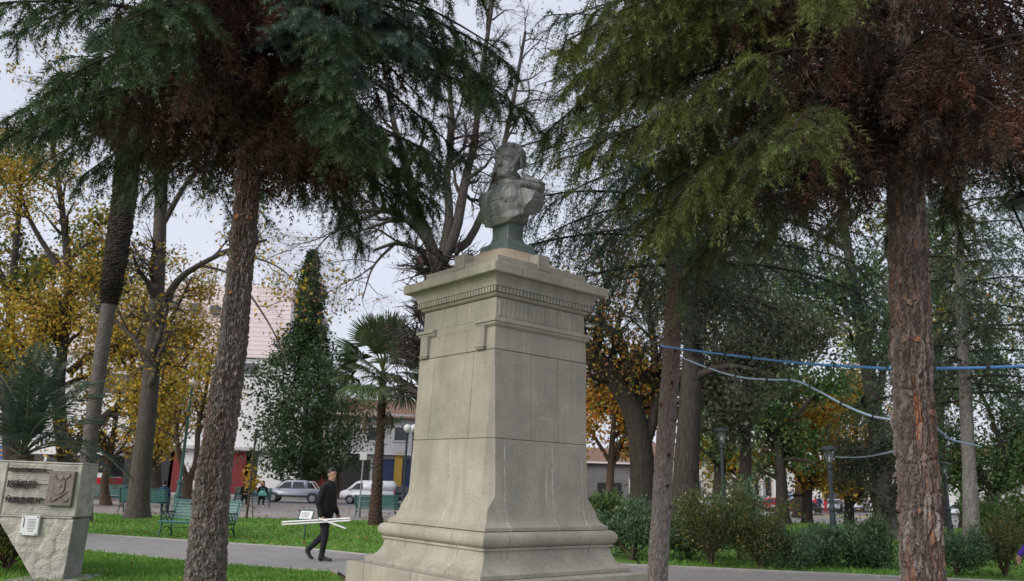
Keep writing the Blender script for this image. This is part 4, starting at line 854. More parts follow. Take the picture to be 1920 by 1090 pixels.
C[:, 0] -= np.where((h < .58) & (g.uniform(0, 1, n) < .42), 1.1 * np.clip(1 - np.abs(h - .3) / .3, 0, 1), 0); low_ = C[:, 2] < b[2] + 2.2 + .6 * np.sin(th * 2.3 + 1); C = C[~low_]
crown('crown', root, [leaves(C, .30, g, DKG, hang=.6, aspect=.7, jit=.05)], None, b)
# -- slim tree behind the man's back
b = gp(636, 938)
broadleaf('street_tree', 'thin trunk with orange autumn leaves between the man and the fan palm', b, [(P_([(636, 940), (635, 900), (630, 850), (640, 780), (650, 700)], b[1]), .22, .07), (P_([(631, 855), (655, 800), (690, 760)], b[1]), .09, .03)], 27, [dict(m=24, L=(1.3, 2.8), ang=(.5, 1.1), t0=.35), dict(m=140, L=(.7, 1.5), ang=(.5, 1.1)), dict(m=400, L=(.5, .9), ang=(.5, 1), k=3)], M_bk_brown, ORA, 2400, .17, .2, AUT)
# -- bare plane tree behind the pedestal
b = np.array([*at(838, 900, 23)[:2], 0]); y = 23
plane, lvp = broadleaf('plane_tree', 'big bare plane tree with grey limbs and fine twigs rising behind the pedestal', b, [
    (P_([(838, 1000), (836, 800), (828, 620), (822, 500)], y), .46, .34), (P_([(822, 510), (800, 450), (760, 410), (720, 395), (680, 398)], [y, y - .3, y - .6, y - 1, y - 1.3]), .17, .05),
    (P_([(824, 505), (800, 440), (778, 385), (768, 330), (740, 240), (720, 120)], [y, y, y - .4, y - .6, y - 1, y - 1.4]), .21, .06), (P_([(826, 500), (842, 410), (838, 330), (848, 230), (830, 60)], y), .17, .06),
    (P_([(826, 500), (855, 430), (872, 340), (890, 260), (905, 130), (930, -40)], [y, y, y + .3, y + .6, y + 1, y + 1.3]), .19, .06), (P_([(800, 475), (770, 462), (740, 457), (700, 470)], [y, y - .5, y - .9, y - 1.3]), .10, .04),
    (P_([(835, 470), (880, 450), (930, 330), (960, 200), (985, 60)], [y, y + .5, y + 1, y + 1.5, y + 2]), .15, .05), (P_([(720, 395), (660, 420), (620, 440), (590, 470)], [y - 1, y - 1.3, y - 1.5, y - 1.6]), .05, .015), (P_([(740, 457), (700, 500), (680, 560)], [y - .9, y - 1.2, y - 1.4]), .05, .015)],
    28, [dict(m=90, L=(1.4, 3.2), ang=(.5, 1.1), t0=.3, up=.03, wob=.2), dict(m=520, L=(.8, 1.8), ang=(.5, 1.1), up=-.06, wob=.22), dict(m=6000, L=(.4, 1.2), ang=(.4, 1.1), up=-.08, wob=.22, k=3)], M_bk_grey, RUS, 1100, .07, .05, None, fl=.3, aspect=.9)
# -- the old leaning tree and its neighbour to the right of the pedestal
b = np.array([*at(1200, 930, 30)[:2], 0]); y = 30
broadleaf('old_tree', 'old dark tree leaning to the left beside the pedestal, orange leaves about it', b, [
    (P_([(1205, 990), (1205, 900), (1196, 800), (1165, 730), (1115, 670), (1060, 600), (1010, 540)], y), .50, .26), (P_([(1200, 800), (1190, 720), (1160, 640), (1120, 600), (1085, 590), (1040, 560)], y), .22, .08), (P_([(1200, 860), (1230, 760), (1225, 640), (1205, 520)], y), .24, .10), (P_([(1115, 670), (1130, 560), (1170, 460)], y), .16, .06)],
    29, [dict(m=50, L=(2, 4), ang=(.5, 1.1), t0=.35, up=.06), dict(m=340, L=(1, 2.2), ang=(.5, 1.1)), dict(m=1700, L=(.5, 1.1), ang=(.5, 1.1), up=-.03, k=3)], M_bk_dark, RUS + ORA + YGR[1:], 9000, .15, .3, AUT)
b = np.array([*at(1292, 950, 24)[:2], 0]); y = 24
broadleaf('old_tree', 'dark upright trunk just behind the slender conifer with a mesh of hanging bare twigs', b, [
    (P_([(1283, 1020), (1286, 900), (1294, 760), (1300, 620), (1290, 480), (1280, 300)], y), .42, .20), (P_([(1298, 640), (1340, 580), (1400, 560), (1460, 580)], y), .16, .05), (P_([(1300, 600), (1340, 500), (1420, 440)], y), .14, .05)],
    30, [dict(m=40, L=(1.6, 3.2), ang=(.5, 1.1), t0=.4), dict(m=300, L=(1, 2.4), ang=(.5, 1.1), up=-.18), dict(m=1500, L=(.6, 1.5), ang=(.4, 1.), up=-.35, k=4)], M_bk_dark, MGR + [((.17, .165, .10), 6), ((.13, .12, .085), 6)], 9000, .10, .15, None, hang=1.2, aspect=.3)
# -- far trees right of the pedestal
def far_tree(name, label, u, v, y, pix, rad, cols, nleaf, lsize, seed, bark=None, L1=(2, 4), jit=.35, m1=40, group='trees across the right lawn', up=.04):
    b = np.array([*at(u, v, y)[:2], float(zg(0, y))]); pols = [(P_(p, y), ra, rb) for p, ra, rb in pix]; pols[0][0][0] = np.array([pols[0][0][0][0], y, b[2] - .05])
    return broadleaf(name, label, b, pols, seed, [dict(m=m1, L=L1, ang=(.5, 1.2), t0=.3, up=up), dict(m=m1 * 5, L=(L1[0] * .5, L1[1] * .55), ang=(.5, 1.1), k=4), dict(m=m1 * 7, L=(.5, 1.2), ang=(.5, 1.1), k=3)], bark or M_bk_dark, cols, int(nleaf * .78), lsize * 1.12, jit, group, lt0=.2)
far_tree('autumn_tree', 'orange and yellow tree showing between the pedestal and the leaning trunk', 1150, 900, 52, [([(1140, 950), (1145, 880), (1150, 800), (1160, 700)], .3, .1), ([(1146, 870), (1110, 810), (1090, 760)], .15, .05), ([(1148, 850), (1190, 790), (1210, 730)], .15, .05)], None, ORA + [((.14, .17, .04), 3)], 19000, .25, 41, M_bk_brown, (2.2, 4.6), group=AUT)
far_tree('autumn_tree', 'forked dark tree with yellow crown in front of the painted mural panel', 1513, 940, 50, [([(1513, 985), (1514, 930), (1514, 915)], .30, .26), ([(1512, 920), (1490, 885), (1455, 865), (1430, 850)], .16, .06), ([(1513, 920), (1508, 870), (1495, 815), (1480, 760)], .2, .08), ([(1515, 920), (1525, 870), (1535, 815), (1550, 740)], .2, .08)], None, YEL + ORA, 9000, .21, 42, None, (1.5, 3.), group=AUT)
far_tree('autumn_tree', 'forked yellow tree just behind the slate lantern post', 1592, 940, 53, [([(1592, 985), (1592, 940), (1590, 925)], .30, .26), ([(1588, 930), (1565, 900), (1535, 880)], .16, .06), ([(1592, 925), (1602, 870), (1605, 800), (1610, 720)], .2, .08), ([(1595, 925), (1620, 890), (1650, 850), (1660, 780)], .16, .06)], None, YEL + ORA, 11000, .21, 43, None, (1.6, 3.4), group=AUT)
far_tree('park_tree', 'dark round evergreen with a straight black trunk, left of the mural panel', 1465, 950, 44, [([(1467, 985), (1465, 900), (1460, 820), (1470, 740)], .36, .14), ([(1462, 830), (1420, 780), (1390, 740)], .16, .06), ([(1462, 810), (1510, 760), (1540, 720)], .16, .06), ([(1465, 760), (1440, 700), (1480, 640)], .14, .06)], None, DGR, 11000, .22, 44, None, (1.6, 3.2))
far_tree('park_tree', 'tall dark evergreen with leaning double trunk behind the conduit cables', 1630, 950, 38, [([(1660, 985), (1650, 860), (1632, 720), (1612, 600), (1590, 470), (1570, 330)], .46, .16), ([(1640, 800), (1655, 700), (1668, 600), (1680, 450)], .2, .1), ([(1612, 600), (1540, 540), (1470, 520)], .16, .06), ([(1600, 540), (1660, 480), (1720, 440)], .16, .06), ([(1590, 470), (1500, 420), (1440, 400)], .14, .05)], None, DGR + [((.07, .075, .03), 3)], 13000, .20, 45, None, (1.8, 3.6), m1=50)
far_tree('park_tree', 'weeping grey-green conifer filling the gap left of the first lantern', 1400, 950, 31, [([(1395, 1000), (1398, 880), (1400, 740), (1405, 600), (1400, 450)], .26, .1), ([(1400, 760), (1350, 700), (1330, 680)], .1, .04), ([(1402, 700), (1450, 650), (1480, 640)], .1, .04), ([(1402, 600), (1360, 530), (1320, 520)], .1, .04)], None, [((.10, .105, .07), 4), ((.075, .09, .055), 4), ((.14, .13, .09), 3)], 12000, .20, 46, None, (1.4, 2.8), up=-.2)
far_tree('park_tree', 'dense dark bushy evergreen beside the big orange-streaked trunk', 1650, 960, 33, [([(1663, 1000), (1662, 960), (1655, 900), (1650, 840)], .42, .2), ([(1657, 930), (1610, 900), (1600, 860)], .14, .06), ([(1655, 900), (1690, 860), (1700, 830)], .14, .06)], None, [((.05, .065, .045), 4), ((.07, .085, .055), 4), ((.10, .105, .07), 1)], 9000, .13, 47, bark_mat('weathered_trunk', ((.10, .09, .08), (.16, .145, .13), (.21, .19, .17)), vs=(16, 16, 1.5)), (.8, 1.7), jit=.2)
far_tree('park_tree', 'dark tree crown at the right edge with a mossy low fork', 1870, 950, 46, [([(1862, 985), (1862, 940), (1865, 910)], .34, .3), ([(1862, 920), (1830, 880), (1800, 840)], .2, .08), ([(1866, 915), (1885, 860), (1900, 760)], .2, .08), ([(1866, 920), (1915, 880), (1960, 840)], .2, .08), ([(1885, 860), (1850, 760), (1820, 700)], .14, .05)], None, DGR + [((.09, .11, .03), 3)], 12000, .22, 48, None, (2, 4.2))
far_tree('park_tree', 'small dark tree beside the white car at the right', 1805, 950, 48, [([(1805, 985), (1806, 920), (1815, 870)], .2, .1), ([(1806, 900), (1780, 850), (1760, 820)], .1, .04)], None, DGR, 4500, .2, 49, None, (1.2, 2.6))
far_tree('park_tree', 'tall dark tree standing far behind between conduit and cedar', 1760, 900, 60, [([(1762, 960), (1760, 820), (1758, 650), (1770, 480), (1780, 300)], .5, .14), ([(1760, 760), (1700, 680), (1660, 640)], .2, .07), ([(1762, 700), (1820, 640), (1880, 600)], .2, .07), ([(1764, 560), (1700, 480), (1680, 400)], .16, .06)], None, MGR + YGR[:2], 9000, .30, 50, None, (3, 5.5))
far_tree('park_tree', 'dark leafy tree behind the weeping conifer and the first lantern', 1350, 930, 48, [([(1345, 985), (1350, 880), (1345, 760), (1340, 600)], .45, .15), ([(1348, 840), (1300, 780), (1280, 740)], .2, .07), ([(1348, 820), (1400, 760), (1440, 720)], .2, .07), ([(1346, 740), (1300, 660), (1290, 560)], .16, .06), ([(1346, 700), (1400, 620), (1420, 540)], .16, .06)], None, DGR + [((.10, .12, .035), 3)], 12000, .26, 51, None, (2.4, 5))
far_tree('autumn_tree', 'low yellow-green tree beyond the shrubs, left of the black trunk', 1400, 930, 62, [([(1395, 960), (1397, 910), (1400, 860)], .3, .12), ([(1398, 890), (1350, 850), (1320, 830)], .16, .06), ([(1399, 880), (1450, 845), (1480, 820)], .16, .06)], None, YGR + YEL, 6000, .25, 52, None, (2, 4.), group=AUT)

far_tree('park_tree', 'dark far tree closing the view above the mural panel', 1500, 930, 68, [([(1500, 960), (1500, 880), (1495, 760), (1490, 620)], .5, .16), ([(1498, 840), (1440, 770), (1400, 720)], .2, .07), ([(1498, 820), (1560, 750), (1600, 700)], .2, .07), ([(1494, 740), (1440, 650), (1430, 580)], .18, .06), ([(1494, 720), (1550, 640), (1570, 560)], .18, .06)], None, MGR, 8000, .32, 53, None, (3.2, 6))

# -- cedar with pale trunk at the right
g = np.random.default_rng(61); yb = 25.0
PC = np.array(P_([(1823, 1046), (1818, 900), (1808, 700), (1800, 500), (1795, 330), (1790, 100)], yb)); PC[0, 2] = -.03
tC = thing('cedar_tree', 'blue-green cedar with a straight pale grey trunk on the right lawn', 'tree', PC[0])
V, F, C, _i = bark_trunk(PC, [.25, .195, .18, .15, .11, .05], 40, 260, .06, .10, .012, lambda TH, S_, rv, gv, e, lo: np.array([.19, .178, .168]) * (.7 + .4 * rv[..., :1]), 33)
link('trunk', new_mesh('trunk', V - PC[0], F, col=C), M_colbark, tC)
tr_ = lambda z: np.array([np.interp(z, PC[:, 2], PC[:, 0]), np.interp(z, PC[:, 2], PC[:, 1])])
lv, pt = conifer_crown(g, tr_, 4.6, 14.5, 60, lambda z, a: 4.1 - .22 * (z - 4.5), spacing=.16, sec=(.7, 1.3), ter=3, rise=.06, sag=.22, dead_t=.05, green=((.05, .088, .056), (.065, .108, .072), (.078, .108, .048)), tipc=(.13, .19, .14), nl=.13, nw=.030, kn=8, per=3, livehang=.7, thr=.05)
wood('branches', tC, lv, M_twig, PC[0], (5, 3)); crown('crown', tC, pt, M_needle, PC[0])
# ------------------------------------------------------------------ palms
def fan_leaf(g, R0=.95, n=34, petiole=1.0, spread=2.7, col=(.055, .10, .035), w=.055, sag=.25, tipc=None):
    """fan frond along +x: petiole then pleated segments"""
    P = np.array([[0, 0, 0], [petiole * .5, 0, .05], [petiole, 0, 0.]]); v1, f1 = tube_geo(P, [.022, .016, .012], 5)
    th = np.linspace(-spread / 2, spread / 2, n) + g.normal(size=n) * .03; L = R0 * (1 - .22 * np.abs(th / spread * 2) ** 2) * g.uniform(.9, 1.08, n); d = np.c_[np.cos(th), np.sin(th), np.zeros(n)]; s = np.c_[-np.sin(th), np.cos(th), np.zeros(n)]
    c0 = np.array([petiole, 0, 0]); z = np.array([0, 0, 1.])
    a = c0 + d * .04; m_ = c0 + d * (L * .55)[:, None] + z * (.05 - .1 * sag); e = c0 + d * (L * .86)[:, None] - z * (sag * L * .28)[:, None]; t = c0 + d * L[:, None] - z * (sag * L * .75)[:, None]
    V = np.stack([a, m_ - s * w * .5 , m_ + z * .02, m_ + s * w * .5, e - s * w * .32, e + z * .012, e + s * w * .32, t], 1).reshape(-1, 3); q = np.arange(n)[:, None] * 8
    F = [np.concatenate([q + [0, 1, 2], q + [0, 2, 3], q + [4, 7, 5], q + [5, 7, 6]]), np.concatenate([q + [1, 4, 5, 2], q + [2, 5, 6, 3]])]
    c = np.array(col) * g.uniform(.8, 1.25, (n, 1)); c = np.repeat(c, 8, 0)
    if tipc is not None: c[7::8] = tipc
    return merge((v1, f1, np.tile(np.array([[.16, .17, .06]]), (len(v1), 1))), (V, F, c))
def palm_trunk_geo(P, rad, nv, nu, seed, ringh=.12, amp=.012, col=(.17, .13, .10), shag=0):
    Pc = spline(P, nv); rr = np.interp(np.linspace(0, 1, nv), np.linspace(0, 1, len(rad)), rad); T, A, B_ = frames(Pc); g = np.random.default_rng(seed)
    th = np.arange(nu) * 2 * np.pi / nu; s = np.r_[0, np.cumsum(np.linalg.norm(np.diff(Pc, axis=0), axis=1))]; TH, S_ = np.meshgrid(th, s)
    saw = ((S_ / ringh + .15 * np.sin(TH * 2) + .3 * fnoise(np.stack([np.cos(TH), np.sin(TH), S_], -1).reshape(-1, 3), 2, seed).reshape(TH.shape)) % 1); disp = amp * saw + shag * g.uniform(0, 1, TH.shape) ** 3
    V = Pc[:, None] + (rr[:, None] + disp)[..., None] * (np.cos(TH)[..., None] * A[:, None] + np.sin(TH)[..., None] * B_[:, None])
    i = np.arange(nv - 1)[:, None] * nu; j = np.arange(nu)[None]; j2 = (j + 1) % nu; Q = np.stack([i + j, i + nu + j, i + nu + j2, i + j2], -1).reshape(-1, 4)
    c = np.array(col) * (.65 + .6 * saw[..., None]) * g.uniform(.85, 1.15, TH.shape)[..., None]; return V.reshape(-1, 3), [Q], c.reshape(-1, 3), Pc, rr
g = np.random.default_rng(71)
def fan_palm(label, base, P, rad, nfr, R0, pet, seed, col, dead=6, group=None):
    g = np.random.default_rng(seed); root = thing('fan_palm', label, 'palm', base, group=group); V, F, C, Pc, rr = palm_trunk_geo(P, rad, 150, 22, seed, .13, .03, (.070, .045, .036), .03)
    link('trunk', new_mesh('trunk', V - base, F, col=C), M_colbark, root); top = Pc[-1] - base
    M = [];
    for q in range(5): v, f, c = fan_leaf(g, R0, 34, pet, 2.9 + .3 * q / 4, col, .06 * R0, [.05, .12, .25, .4, .7][q]); me = new_mesh('frond', v, f, col=c); me.materials.append(M_leaf); M.append(me)
    v, f, c = fan_leaf(g, R0 * .9, 24, pet, 1.6, (.13, .105, .06), .05, .9); dm = new_mesh('dead_frond', v, f, col=c); dm.materials.append(M_leaf)
    for k in range(nfr):
        t = k / (nfr - 1); el = R(84 - 112 * t ** 1.1 + g.normal() * 6); az = k * 2.39996 + g.normal() * .2
        o = link('frond', M[min(3, int(t * 4))], parent=root, loc=top + np.array([0, 0, .12 * (1 - t) - .2 * t]), rot=(g.normal() * .3, -el, az)); sc = g.uniform(.85, 1.1); o.scale = (sc, sc, sc)
    for k in range(dead): link('dead_frond', dm, parent=root, loc=top - np.array([0, 0, .35]), rot=(g.normal() * .3, R(62 + g.uniform(0, 20)), k * 6.28 / dead + g.normal() * .3))
    return root
b = gp(706, 986); P = np.array(P_([(706, 986), (704, 960), (709, 880), (714, 800), (717, 735), (718, 700)], b[1])); P[0, 2] = -.05
fan_palm('short fan palm with shaggy brown trunk on the lawn left of the pedestal', b, P, [.30, .22, .155, .135, .135, .10], 38, 1.15, 1.1, 72, (.095, .135, .060), dead=2)
# tall palm at the left: ringed grey stem below, dark shaggy fibre above, brown skirt
b = np.array([*at(156, 960, 27)[:2], 0]); yb = 27
P = np.array(P_([(155, 985), (163, 880), (185, 700), (212, 520), (232, 380), (240, 280), (236, 200)], yb)); P[0, 2] = -.05
root = thing('tall_palm', 'tall slanting palm behind the memorial, ringed grey stem below and dark shaggy top', 'palm', b)
V, F, C, Pc, rr = palm_trunk_geo(P[:4], [.29, .23, .22, .24], 260, 26, 5, .085, .012, (.115, .102, .092)); link('trunk', new_mesh('trunk', V - b, F, col=C), M_colbark, root)
V, F, C, Pc, rr = palm_trunk_geo(np.vstack([P[3] - (P[4] - P[3]) * .35, P[3:]]), [.22, .28, .34, .36, .34, .30], 240, 34, 6, .10, .06, (.040, .032, .027), .07); link('leaf_bases', new_mesh('leaf_bases', V - b, F, col=C), M_colbark, root)
top = Pc[-1] - b; v, f, c = fan_leaf(g, 1.0, 26, 1.0, 1.8, (.10, .065, .04), .05, .9); dm = new_mesh('dead_frond', v, f, col=c); dm.materials.append(M_leaf); v, f, c = fan_leaf(g, 1.0, 32, 1.1, 2.9, (.045, .08, .03), .06, .3); lm = new_mesh('frond', v, f, col=c); lm.materials.append(M_leaf)
for k in range(36): link('dead_frond', dm, parent=root, loc=top + np.array([0, 0, .2 + .9 * (k % 4) / 4]), rot=(g.normal() * .3, R(50 + g.uniform(0, 34)), k * 2.4 + g.normal() * .3))
for k in range(22): link('frond', lm, parent=root, loc=top + np.array([0, 0, 1.4]), rot=(g.normal() * .3, -R(80 - 4.5 * k), k * 2.4))
# feather palm at the left edge
b = np.array([*at(35, 900, 21)[:2], 0]); root = thing('feather_palm', 'low feather palm with arching blue-green fronds behind the memorial', 'palm', b)
V, F, C, Pc, rr = palm_trunk_geo(np.array([[0, 0, -.05], [0, 0, 1.0], [0, 0, 2.0]]) + b, [.26, .24, .22], 60, 22, 9, .15, .05, (.09, .07, .05), .05); link('trunk', new_mesh('trunk', V - b, F, col=C), M_colbark, root)
def feather(g, L, sag, n=58):
    t = np.linspace(0, 1, 18); P = np.c_[L * (t - .12 * sag * t ** 2), 0 * t, L * (.25 * t - sag * .55 * t ** 2.2)]; v1, f1 = tube_geo(P, np.linspace(.03, .006, 18), 5)
    q = np.repeat(np.linspace(.12, .99, n), 2); sd = np.tile([1, -1], n); i = np.minimum((q * 17).astype(int), 16); w = (q * 17 - i)[:, None]; c0 = P[i] * (1 - w) + P[i + 1] * w; T = nrm(P[i + 1] - P[i]); l = .62 * np.sin(np.pi * np.clip(q, .06, 1) ** .7) ** .6 * g.uniform(.85, 1.1, 2 * n) + .05
    d = nrm(T * .55 + np.c_[0 * q, sd * 1., 0 * q] * .85 + np.c_[0 * q, 0 * q, .35 + 0 * q] + g.normal(size=(2 * n, 3)) * .07); s = nrm(np.cross(d, [0, 0, 1.])) * .016; mid = c0 + d * (l * .5)[:, None]; tp = c0 + d * l[:, None] - np.c_[0 * l, 0 * l, l * .35]
    V = np.stack([c0, mid + s, mid - s, tp], 1).reshape(-1, 3); k = np.arange(2 * n)[:, None] * 4; F = [np.concatenate([k + [0, 1, 2], k + [1, 3, 2]])]
    return merge((v1, f1, np.tile(np.array([[.15, .17, .10]]), (len(v1), 1))), (V, F, np.repeat(np.array([[.055, .095, .062]]) * g.uniform(.7, 1.3, (2 * n, 1)), 4, 0)))
FM = []
for sg in (.35, .7, 1.1, 1.5): v, f, c = feather(g, 2.9, sg); me = new_mesh('frond', v, f, col=c); me.materials.append(M_leaf); FM.append(me)
for k in range(26):
    t = k / 25; link('frond', FM[min(3, int(t * 4))], parent=root, loc=(0, 0, 1.95 + .2 * (1 - t)), rot=(g.normal() * .15, -R(80 - 58 * t + g.normal() * 5), k * 2.39996))
# ------------------------------------------------------------------ shrubs of the right bed
SH = 'shrubs of the bed along the right path'
def shrub(label, u, v, h, w, seed, cols, nleaf, lsize, aspect=.4, twig=60, hang=-.2, name='shrub', y=None, group=SH, flowers=0):
    b = gp(u, v) if y is None else np.array([*at(u, v, y)[:2], 0]); g = np.random.default_rng(seed); root = thing(name, label, 'shrub', b, group=group); m0 = 7
    P = np.empty((m0, 6, 3)); az = g.uniform(0, 6.28, m0); t = np.linspace(0, 1, 6); w = w * 1.3; h = h * g.uniform(.85, 1.15); rr = w * .38 * g.uniform(.2, 1.1, m0)
    P[:, :, 0] = np.cos(az)[:, None] * rr[:, None] * t ** 1.3; P[:, :, 1] = np.sin(az)[:, None] * rr[:, None] * t ** 1.3; P[:, :, 2] = h * .75 * t * g.uniform(.8, 1.1, m0)[:, None]; P[:, 1:] += g.normal(size=(m0, 5, 3)) * .03; r = np.full((m0, 1), .022) * np.linspace(1, .4, 6)
    lv = [(P, r)]; lv.append(grow(P, r, twig, g, (.3 * w, .65 * w), ang=(.4, 1.1), t0=.06, up=.10, k=5)); lv.append(grow(*lv[1], twig * 4, g, (.15, .40), ang=(.3, .9), up=.2, k=3))
    wood('stems', root, lv, M_bk_brown, (0, 0, 0), (4, 3, 3)); C, T = sample(lv[2][0], nleaf, g, 0.); parts = [leaves(C, lsize, g, cols, D=T + np.array([0, 0, .2]), aspect=aspect, jit=.09)]
    if flowers: C, T = sample(lv[2][0], flowers, g, .6); parts.append(leaves(C, .05, g, [((.75, .72, .6), 2), ((.7, .55, .08), 1)], aspect=1.))
    crown('foliage', root, parts); return root
GS = [((0.095, 0.175, 0.085), 4), ((0.142, 0.228, 0.129), 3), ((0.067, 0.118, 0.057), 3), ((0.190, 0.266, 0.123), 1)]; GS2 = [((0.080, 0.136, 0.032), 4), ((0.112, 0.168, 0.040), 3), ((0.048, 0.088, 0.029), 3)]; GS3 = [((0.085, 0.119, 0.037), 3), ((0.136, 0.153, 0.043), 3), ((0.060, 0.085, 0.034), 3), ((0.238, 0.187, 0.051), 1)]
shrub('yellowish leafy shrub touching the right edge of the pedestal', 1135, 1045, 1.7, 1.5, 81, GS2, 4200, .13, .38)
shrub('blue-green shrub between the pedestal and the slender conifer', 1185, 1052, 1.25, 1.5, 82, GS, 4200, .11, .35)
shrub('tall twiggy shrub with small pale buds right of the slender conifer', 1335, 1062, 1.75, 1.7, 83, GS3, 4200, .075, .5, 90, flowers=50)
shrub('upright leafy shrub rising above the bed', 1385, 1050, 2.15, 1.4, 84, GS, 4600, .11, .38, 80)
shrub('rounded olive shrub with ochre leaves in the bed', 1425, 1066, 1.20, 1.2, 85, GS3, 4800, .06, .6, 90, flowers=30)
shrub('low blue-green shrub left of the litter bin', 1290, 1050, .85, 1.3, 86, GS, 4000, .11, .35)
shrub('thin low shrub beneath the litter bin', 1490, 1068, .50, 1.1, 87, GS, 3600, .10, .35, flowers=20)
shrub('spreading grey-green shrub in the middle of the bed', 1545, 1060, .55, 1.2, 88, GS, 4200, .10, .35)
shrub('leafy grey-green shrub before the lantern post', 1600, 1064, .60, 1.1, 89, GS, 4200, .10, .36, flowers=20)
shrub('taller open shrub close to the orange-streaked trunk', 1645, 1066, .90, 1.0, 90, GS2 + GS, 3600, .10, .36)
shrub('dark shrub just right of the orange-streaked trunk', 1795, 1080, .75, 1.0, 91, GS, 3600, .10, .36)
shrub('small-leaved dark shrub with red tints at the lower right', 1885, 1084, 1.45, 1.5, 92, GS3, 4600, .06, .5, 90)
shrub('tall green shrub with yellow flower by the right edge', 1890, 1000, 1.9, 1.6, 93, GS2, 3600, .12, .4, flowers=12, y=27)
shrub('dark shrub in front of the white car at the right', 1850, 985, 1.5, 1.8, 94, DGR, 3600, .13, .5, y=36)
shrub('yellow-tipped clipped shrub under the memorial slab', 12, 1075, 1.05, 1.5, 95, [((.28, .24, .03), 3), ((.14, .17, .03), 4), ((.05, .08, .02), 4)], 7000, .055, .5, 110, y=14.0, group=None)
# sapling with stake on the plaza edge
b = gp(473, 972)
broadleaf('sapling', 'young staked sapling with yellow leaves beside the far bench', b, [(P_([(474, 974), (473, 930), (472, 870)], b[1]), .022, .010)], 96, [dict(m=9, L=(.4, .8), ang=(.6, 1.2), t0=.55), dict(m=30, L=(.2, .4), ang=(.5, 1.), k=3)], M_bk_grey, YEL[:2], 150, .16, .08, None, fl=0)
# ================================================================== memorial slab
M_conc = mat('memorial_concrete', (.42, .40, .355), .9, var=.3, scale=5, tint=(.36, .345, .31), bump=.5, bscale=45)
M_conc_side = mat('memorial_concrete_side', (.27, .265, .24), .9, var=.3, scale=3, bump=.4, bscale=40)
M_rough = mat('rough_stone', (.43, .41, .365), .9, var=.25, scale=4, tint=(.38, .355, .31), bump=.9, bscale=9)
M_rust = mat('rusty_iron', (.085, .05, .035), .8, var=.5, scale=30, bump=.4, bscale=80)
M_letter = mat('blackened_iron', (.030, .026, .028), .7, var=.3, scale=20)
M_plaque = mat('relief_bronze', (.20, .165, .15), .6, metal=.2, var=.3, scale=18, bump=.4, bscale=50)
M_marble = mat('white_marble', (.72, .72, .74), .5, var=.08, scale=6); M_ink = plain('dark_print', (.10, .10, .12), .8)
YM = 12.9
mp = lambda u, v: at(u, v, YM)
c0 = mp(130, 1087); memo = thing('memorial_slab', 'pale concrete memorial wall with iron lettering at the lower left edge', 'memorial', (c0[0], YM, 0))
o0 = np.array([c0[0], YM, 0.]); q = lambda u, v: (mp(u, v) - o0)[[0, 2]]
TR, BR, BL, DL = q(141, 872), q(119, 1092), q(63, 1092), q(1, 957); BR[1] = BL[1] = .02; TR = np.array([BR[0] + .02, TR[1]])
split = q(130, 972)[1]; TLx = -3.2
def slabpoly(name, pts, y0, y1, m, sub=0, rough=0, seed=1):
    """upright slab: pts in (x, z), thickness y0..y1"""
    mb = MB(); mb.loft([[(x, y0, z) for x, z in pts], [(x, y1, z) for x, z in pts]]); me = fix(mb.mesh(name, bevel=.012)); return link(name, me, m, memo)
slabpoly('upper_wall', [(TR[0], split + .01), (TR[0], TR[1]), (TLx, TR[1] + .02), (TLx, split + .03), (DL[0] - .05, split + .012)], .012, .52, M_conc)
slabpoly('top_edge', [(TR[0] - .002, TR[1] + .002), (TR[0] - .002, TR[1] + .03), (TLx, TR[1] + .05), (TLx, TR[1] + .022)], .004, .52, M_conc)
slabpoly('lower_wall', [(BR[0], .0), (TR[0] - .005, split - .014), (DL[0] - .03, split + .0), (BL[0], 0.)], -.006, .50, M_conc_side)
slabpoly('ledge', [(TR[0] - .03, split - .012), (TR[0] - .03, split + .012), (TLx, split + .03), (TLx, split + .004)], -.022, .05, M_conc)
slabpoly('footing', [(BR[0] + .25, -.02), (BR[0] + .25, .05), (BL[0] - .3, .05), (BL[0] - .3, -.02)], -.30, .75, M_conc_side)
for k, (x0, x1) in enumerate(((TR[0] - .075, TR[0] + .004), (q(14, 870)[0] - .02, q(14, 870)[0] + .02))): slabpoly('border_strip', [(x0, split + .02), (x1, split + .02), (x1, TR[1] - .0), (x0, TR[1] - .0)], -.008, .03, M_conc)
g = np.random.default_rng(8)
for k in range(26):          # board-marked courses of the upper face
    z = split + .03 + k * (TR[1] - split - .04) / 26; x0, x1 = q(14, 900)[0] + .03, TR[0] - .08; mb = MB(); xs = np.linspace(x0, x1, 26); h = .012 + .012 * g.uniform(); y = .010 - .008 * g.uniform() + g.normal(size=26) * .0025
    mb.loft([[(x, yy, z), (x, yy, z + h + .002 * g.normal()), (x, .02, z + h), (x, .02, z)] for x, yy in zip(xs, y)]); tag(mb.build('board_mark', M_conc, memo), kind='stuff')
# rough stone facing of the lower part
nx, nz = 46, 70; zz = np.linspace(.02, split - .02, nz); V = []
for z in zz:
    t = (z - .02) / (split - .04); xl = BL[0] + (DL[0] - .03 - BL[0]) * t + .008; xr = BR[0] + (TR[0] - BR[0]) * t - .008
    for x in np.linspace(xl, xr, nx): V.append((x, 0, z))
V = np.array(V); f1, f2, rv = cells((V[:, 0] * 4.2 + V[:, 2] * 1.8 + 50) % 40, V[:, 2] * 3.6 - V[:, 0] * 1.5 + 20, 40, 4); V[:, 1] = -.014 - .013 * np.clip((f2 - f1) * 3, 0, 1) * (.4 + .8 * rv[:, 0]) - .008 * fnoise(V, 9, 3) - g.normal(size=len(V)) * .0025
i = np.arange(nz - 1)[:, None] * nx; j = np.arange(nx - 1)[None]; Q = np.stack([i + j, i + j + 1, i + nx + j + 1, i + nx + j], -1).reshape(-1, 4); link('stone_facing', new_mesh('stone_facing', V, [Q]), M_rough, memo)
